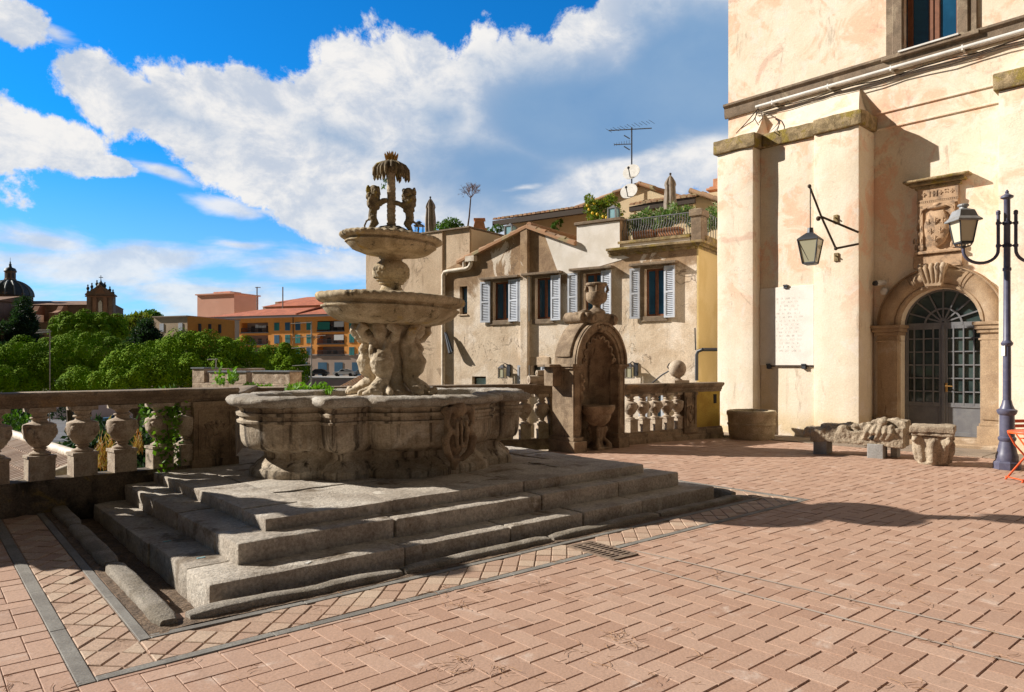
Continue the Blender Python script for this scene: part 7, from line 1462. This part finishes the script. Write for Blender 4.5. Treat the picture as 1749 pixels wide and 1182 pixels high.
for s_ in (-1, 1):
    mb = MB(LM); W_ = lambda d, z: (ar_.x * s_ * d, ar_.y * s_ * d, z)
    pts = [W_(.125, Z(365)), W_(.125, Z(420)), W_(.125, Z(424))]; ro = .25; cxx = .125 + ro; zc_ = Z(427)
    pts += [W_(cxx - ro * math.cos(t), zc_ - ro * .78 * math.sin(t)) for t in [R(a) for a in range(10, 181, 14)]] + [W_(cxx + ro, Z(421))]
    mb.tube(pts, .024, 10); mb.ball(W_(.125, Z(362)), .032, 10, 8); mb.lathe([(.03, Z(366)), (.033, Z(364))], W_(.125, 0)[:2], 10)
    for py in (381, 419.5): mb.tube([W_(.03, Z(py)), W_(.15, Z(py))], .014, 7); mb.lathe([(.06, Z(py) - .022), (.06, Z(py) + .022)], n=16); mb.lathe([(.034, Z(py) - .02), (.034, Z(py) + .02)], W_(.125, 0)[:2], 12)
    arm = mb.build('arm', M_['lamp_blue'], sl_, smooth=45, merge=False)
    lx = Vector(W_(cxx + ro, 0)); LM2 = LM @ T(lx.x, lx.y, 0); mb = MB(LM2); zb0, zt0 = Z(413), Z(376); rb, rt = .128, .188
    mb.lathe([(.03, Z(423)), (.05, Z(420)), (.03, Z(418))], n=12); mb.rings([[(rb * math.cos(a) * q, rb * math.sin(a) * q, z) for a in [math.pi / 4 + math.pi / 2 * i for i in range(4)]] for q, z in ((1.05, zb0 - .015), (1.05, zb0 + .01))])
    for i in range(4):
        a = math.pi / 4 + math.pi / 2 * i; c_, q_ = math.cos(a), math.sin(a); mb.tube([(rt * 1.02 * c_, rt * 1.02 * q_, zt0), (rb * 1.02 * c_, rb * 1.02 * q_, zb0), (rb * .75 * c_, rb * .75 * q_, Z(419)), (.03 * c_, .03 * q_, Z(421))], .011, 6)
    la = mb.build('lantern', M_['dark_metal'], sl_, smooth=40, merge=False)
    mb = MB(LM2); sq = lambda w__, z: [(w__ * math.cos(a), w__ * math.sin(a), z) for a in [math.pi / 4 + math.pi / 2 * i for i in range(4)]]
    mb.rings([sq(.262, zt0 - .01), sq(.262, zt0 + .012), sq(.20, zt0 + .06), sq(.155, Z(358)), sq(.08, Z(355))]); mb.lathe([(.06, Z(356)), (.055, Z(352)), (.075, Z(351)), (.08, Z(349)), (.07, Z(347)), (.02, Z(346.5))], n=16); mb.build('hood', M_['lamp_top'], la, bevel=.004)
    mb = MB(LM2); mb.rings([sq(rb * .96, zb0 + .01), sq(rt * .96, zt0 - .012)]); mb.build('glass', mat('lamp_glass_pale', (.62, .56, .42), rough=.2, spec=.6), la)
# ------------------------------------------------------------------ stone tub
p = G(1283, 757); tu = Vector((5.17, 15.42, 0)); mb = MB(T(tu.x, tu.y, -.06) @ Matrix.Scale(1.05, 4)); mb.lathe([(.40, .0), (.44, .05), (.455, .2), (.46, .33), (.475, .345), (.475, .37), (.46, .385), (.468, .52), (.485, .545), (.49, .60), (.475, .63), (.40, .635), (.37, .60), (.35, .3), (.02, .28)], n=40)
tag(mb.build('stone_tub', mat('tub_stone', (.54, .44, .30), (.42, .34, .22), 5, c3=(.27, .21, .13), sc3=4, thr3=(.60, .72), speck=.3, bump=.8, bsc=40, bd=.015, rough=.95), smooth=45, rough=(.018, 5)), 'round weathered stone well tub against the palace corner pier', 'stone tub')
# ------------------------------------------------------------------ carved fragment used as a bench
b0, b1 = G(1404, 776), G(1500, 783); FB = Fr((b0.x, b0.y), (b1.x - b0.x, b1.y - b0.y)); L = math.hypot(b1.x - b0.x, b1.y - b0.y)
be = thing('stone_bench', 'bench made of a broken carved stone slab on grey blocks', 'bench', FB.w(L / 2, .2, 0)); zt_ = .22
mb = MB(FB.M); ex = [FB.xp(1376, .1), FB.xp(1545, .1)]; W_ = .52
mb.box(ex[0] + .10, ex[1] - .35, .0, W_, zt_, zt_ + .22); mb.box(ex[0] + .25, ex[1] - .5, .12, W_, zt_ + .1, zt_ + .31); mb.box(ex[0] - .02, ex[0] + .3, .05, W_ - .04, zt_ + .08, zt_ + .24); mb.box(ex[1] - .62, ex[1], .0, W_ + .05, zt_ - .02, zt_ + .30); mb.box(ex[1] - .5, ex[1] + .02, .1, W_ + .08, zt_ + .2, zt_ + .42); rs = random.Random(14)
for q_ in range(34):
    t = q_ / 34; x_ = ex[0] + .35 + t * (ex[1] - ex[0] - .5); mb.ball((x_ + rs.uniform(-.06, .06), rs.uniform(.03, W_ - .05), zt_ + .20 + .13 * t + rs.uniform(-.05, .06)), rs.uniform(.05, .115), 8, 6, sz=rs.uniform(.6, 1.1), sx=rs.uniform(.8, 1.5))
for q_ in range(5): mb.tube([(ex[1] - .62 + q_ * .09, .0, zt_ + .1), (ex[1] - .55 + q_ * .09, -.03, zt_ + .22), (ex[1] - .5 + q_ * .08, .05, zt_ + .34)], [.035, .05, .04], 7)
mb.ball((ex[1] - .33, .05, zt_ + .40), .075, 9, 7)
bsb = remesh(mb, 'slab', M_['carved_stone'], be, .014, 0, rough=[(.018, 6), (.012, 17), (.006, 45)])
for a, b, y0, y1 in ((1389, 1421, .02, .42), (1481, 1519, -.02, .36), (1521, 1537, .25, .55)):
    xa, xb = FB.xp(a, y0), FB.xp(b, y0); xb = xa + (xb - xa) * .72; mb = MB(FB.M); mb.box(xa, xb, y0, y1, -.01, zt_ + .02); mb.build('block', M_['concrete'], be, bevel=.006)
mb = MB(FB.M); hx_ = FB.xp(1489, -.03); mb.ball((hx_, -.02, zt_ + .14), .055, 10, 8, sy=.5); mb.build('socket_shade', M_['rubber'], bsb)  # black bump paints the shade inside a socket
# ------------------------------------------------------------------ column capital used as a stool
c = G(1594, 796); c = c * (1 + .22 / c.y); rz = R(-35); cp = thing('column_capital', 'old carved column capital standing on the paving like a stool', 'capital', (c.x, c.y, 0)); CM = T(c.x, c.y, 0) @ RZ(rz)
mb = MB(CM); mb.lathe([(.215, .0), (.22, .03), (.20, .06), (.215, .2), (.24, .36), (.25, .46)], n=28)
for q_ in range(4):
    a = math.pi / 4 + math.pi / 2 * q_; c_, s_ = math.cos(a), math.sin(a); mb.tube([(c_ * r_, s_ * r_, z) for r_, z in ((.20, .05), (.225, .2), (.245, .35), (.285, .435), (.325, .44), (.34, .39), (.315, .355), (.30, .375))], [.05, .06, .065, .06, .055, .045, .032, .02], 9)
    a += math.pi / 4; c_, s_ = math.cos(a), math.sin(a); mb.tube([(c_ * r_, s_ * r_, z) for r_, z in ((.20, .04), (.225, .2), (.24, .33), (.265, .39), (.275, .36))], [.06, .07, .062, .045, .02], 9)
remesh(mb, 'bell', M_['carved_stone'], cp, .014, 1, rough=[(.009, 11), (.005, 35)])
mb = MB(CM); mb.box(-.28, .28, -.28, .28, .465, .52); mb.box(-.30, .30, -.30, .30, .52, .625); mb.build('abacus', M_['carved_stone'], cp, bevel=.02, seg=2, sub=.1, rough=(.016, 8), smooth=50)
# ------------------------------------------------------------------ orange folding table and chair at the right edge
tp = G(1766, 822); TM = T(tp.x, tp.y, 0); tt_ = thing('folding_table', 'orange round folding cafe table cut by the right edge of the photo', 'table', (tp.x, tp.y, 0)); zt2 = EYE + (HY - 737) * tp.y / F
mb = MB(TM); mb.lathe([(.30, zt2 - .03), (.305, zt2 - .012), (.30, zt2), (.05, zt2 + .001)], n=40); mb.build('table_top', M_['orange_paint'], tt_, smooth=40)
for y in (-.16, .16):
    for s_ in (-1, 1): mb = MB(TM); mb.tube([(s_ * .25, y + .012 * s_, zt2 - .03), (s_ * .16, y + .012 * s_, zt2 * .72), (-s_ * .27, y + .012 * s_, .0)], .013, 8); mb.build('leg', M_['orange_paint'], tt_, smooth=60)
mb = MB(TM); mb.tube([(-.27, -.17, .04), (-.27, .17, .04)], .009, 6); mb.tube([(.27, -.17, .04), (.27, .17, .04)], .009, 6); mb.tube([(0, -.17, zt2 * .47), (0, .17, zt2 * .47)], .009, 6); mb.build('crossbar', M_['orange_paint'], tt_)
cp_ = G(1806, 806) + Vector((.02, .35, 0)); CM = T(cp_.x, cp_.y, 0) @ RZ(R(10)); ch_ = thing('folding_chair', 'orange slatted folding chair behind the round cafe table', 'chair', (cp_.x, cp_.y, 0)); zt3 = EYE + (HY - 719) * cp_.y / F
mb = MB(CM)
for q_ in range(5): mb.box(-.20, .20, -.2 + q_ * .08, -.14 + q_ * .08, .44, .458)
mb.build('seat', M_['orange_paint'], ch_, bevel=.004)
mb = MB(CM)
for q_ in range(3): mb.box(-.21, .21, .285 + q_ * .012, .30 + q_ * .012, zt3 - .20 + q_ * .075, zt3 - .15 + q_ * .075)
mb.build('backrest', M_['orange_paint'], ch_, bevel=.004)
for s_ in (-1, 1):
    mb = MB(CM); mb.tube([(s_ * .2, .32, zt3), (s_ * .2, .24, .5), (s_ * .2, -.22, .0)], .012, 7); mb.build('leg', M_['orange_paint'], ch_); mb = MB(CM); mb.tube([(s_ * .18, -.2, .45), (s_ * .18, .28, .0)], .012, 7); mb.build('leg', M_['orange_paint'], ch_)
# scraps of paper left on the steps
for a, b, z, lab in ((-3.05, -1.55, .147, 'pale blue scrap of paper on the lowest step farther from its corner'), (-3.0, -2.25, .147, 'blue scrap of paper on the lowest step nearer its corner'), (-2.45, -2.9, .147, 'white scrap of paper on the lowest step in the sun')):
    mb = MB(FF.M @ T(a, b, z) @ RZ(random.random())); mb.box(-.03, .03, -.012, .012, 0, .004); tag(mb.build('paper_scrap', M_['clear_glass' if 'blue' in lab else 'white_paint']), lab, 'paper')
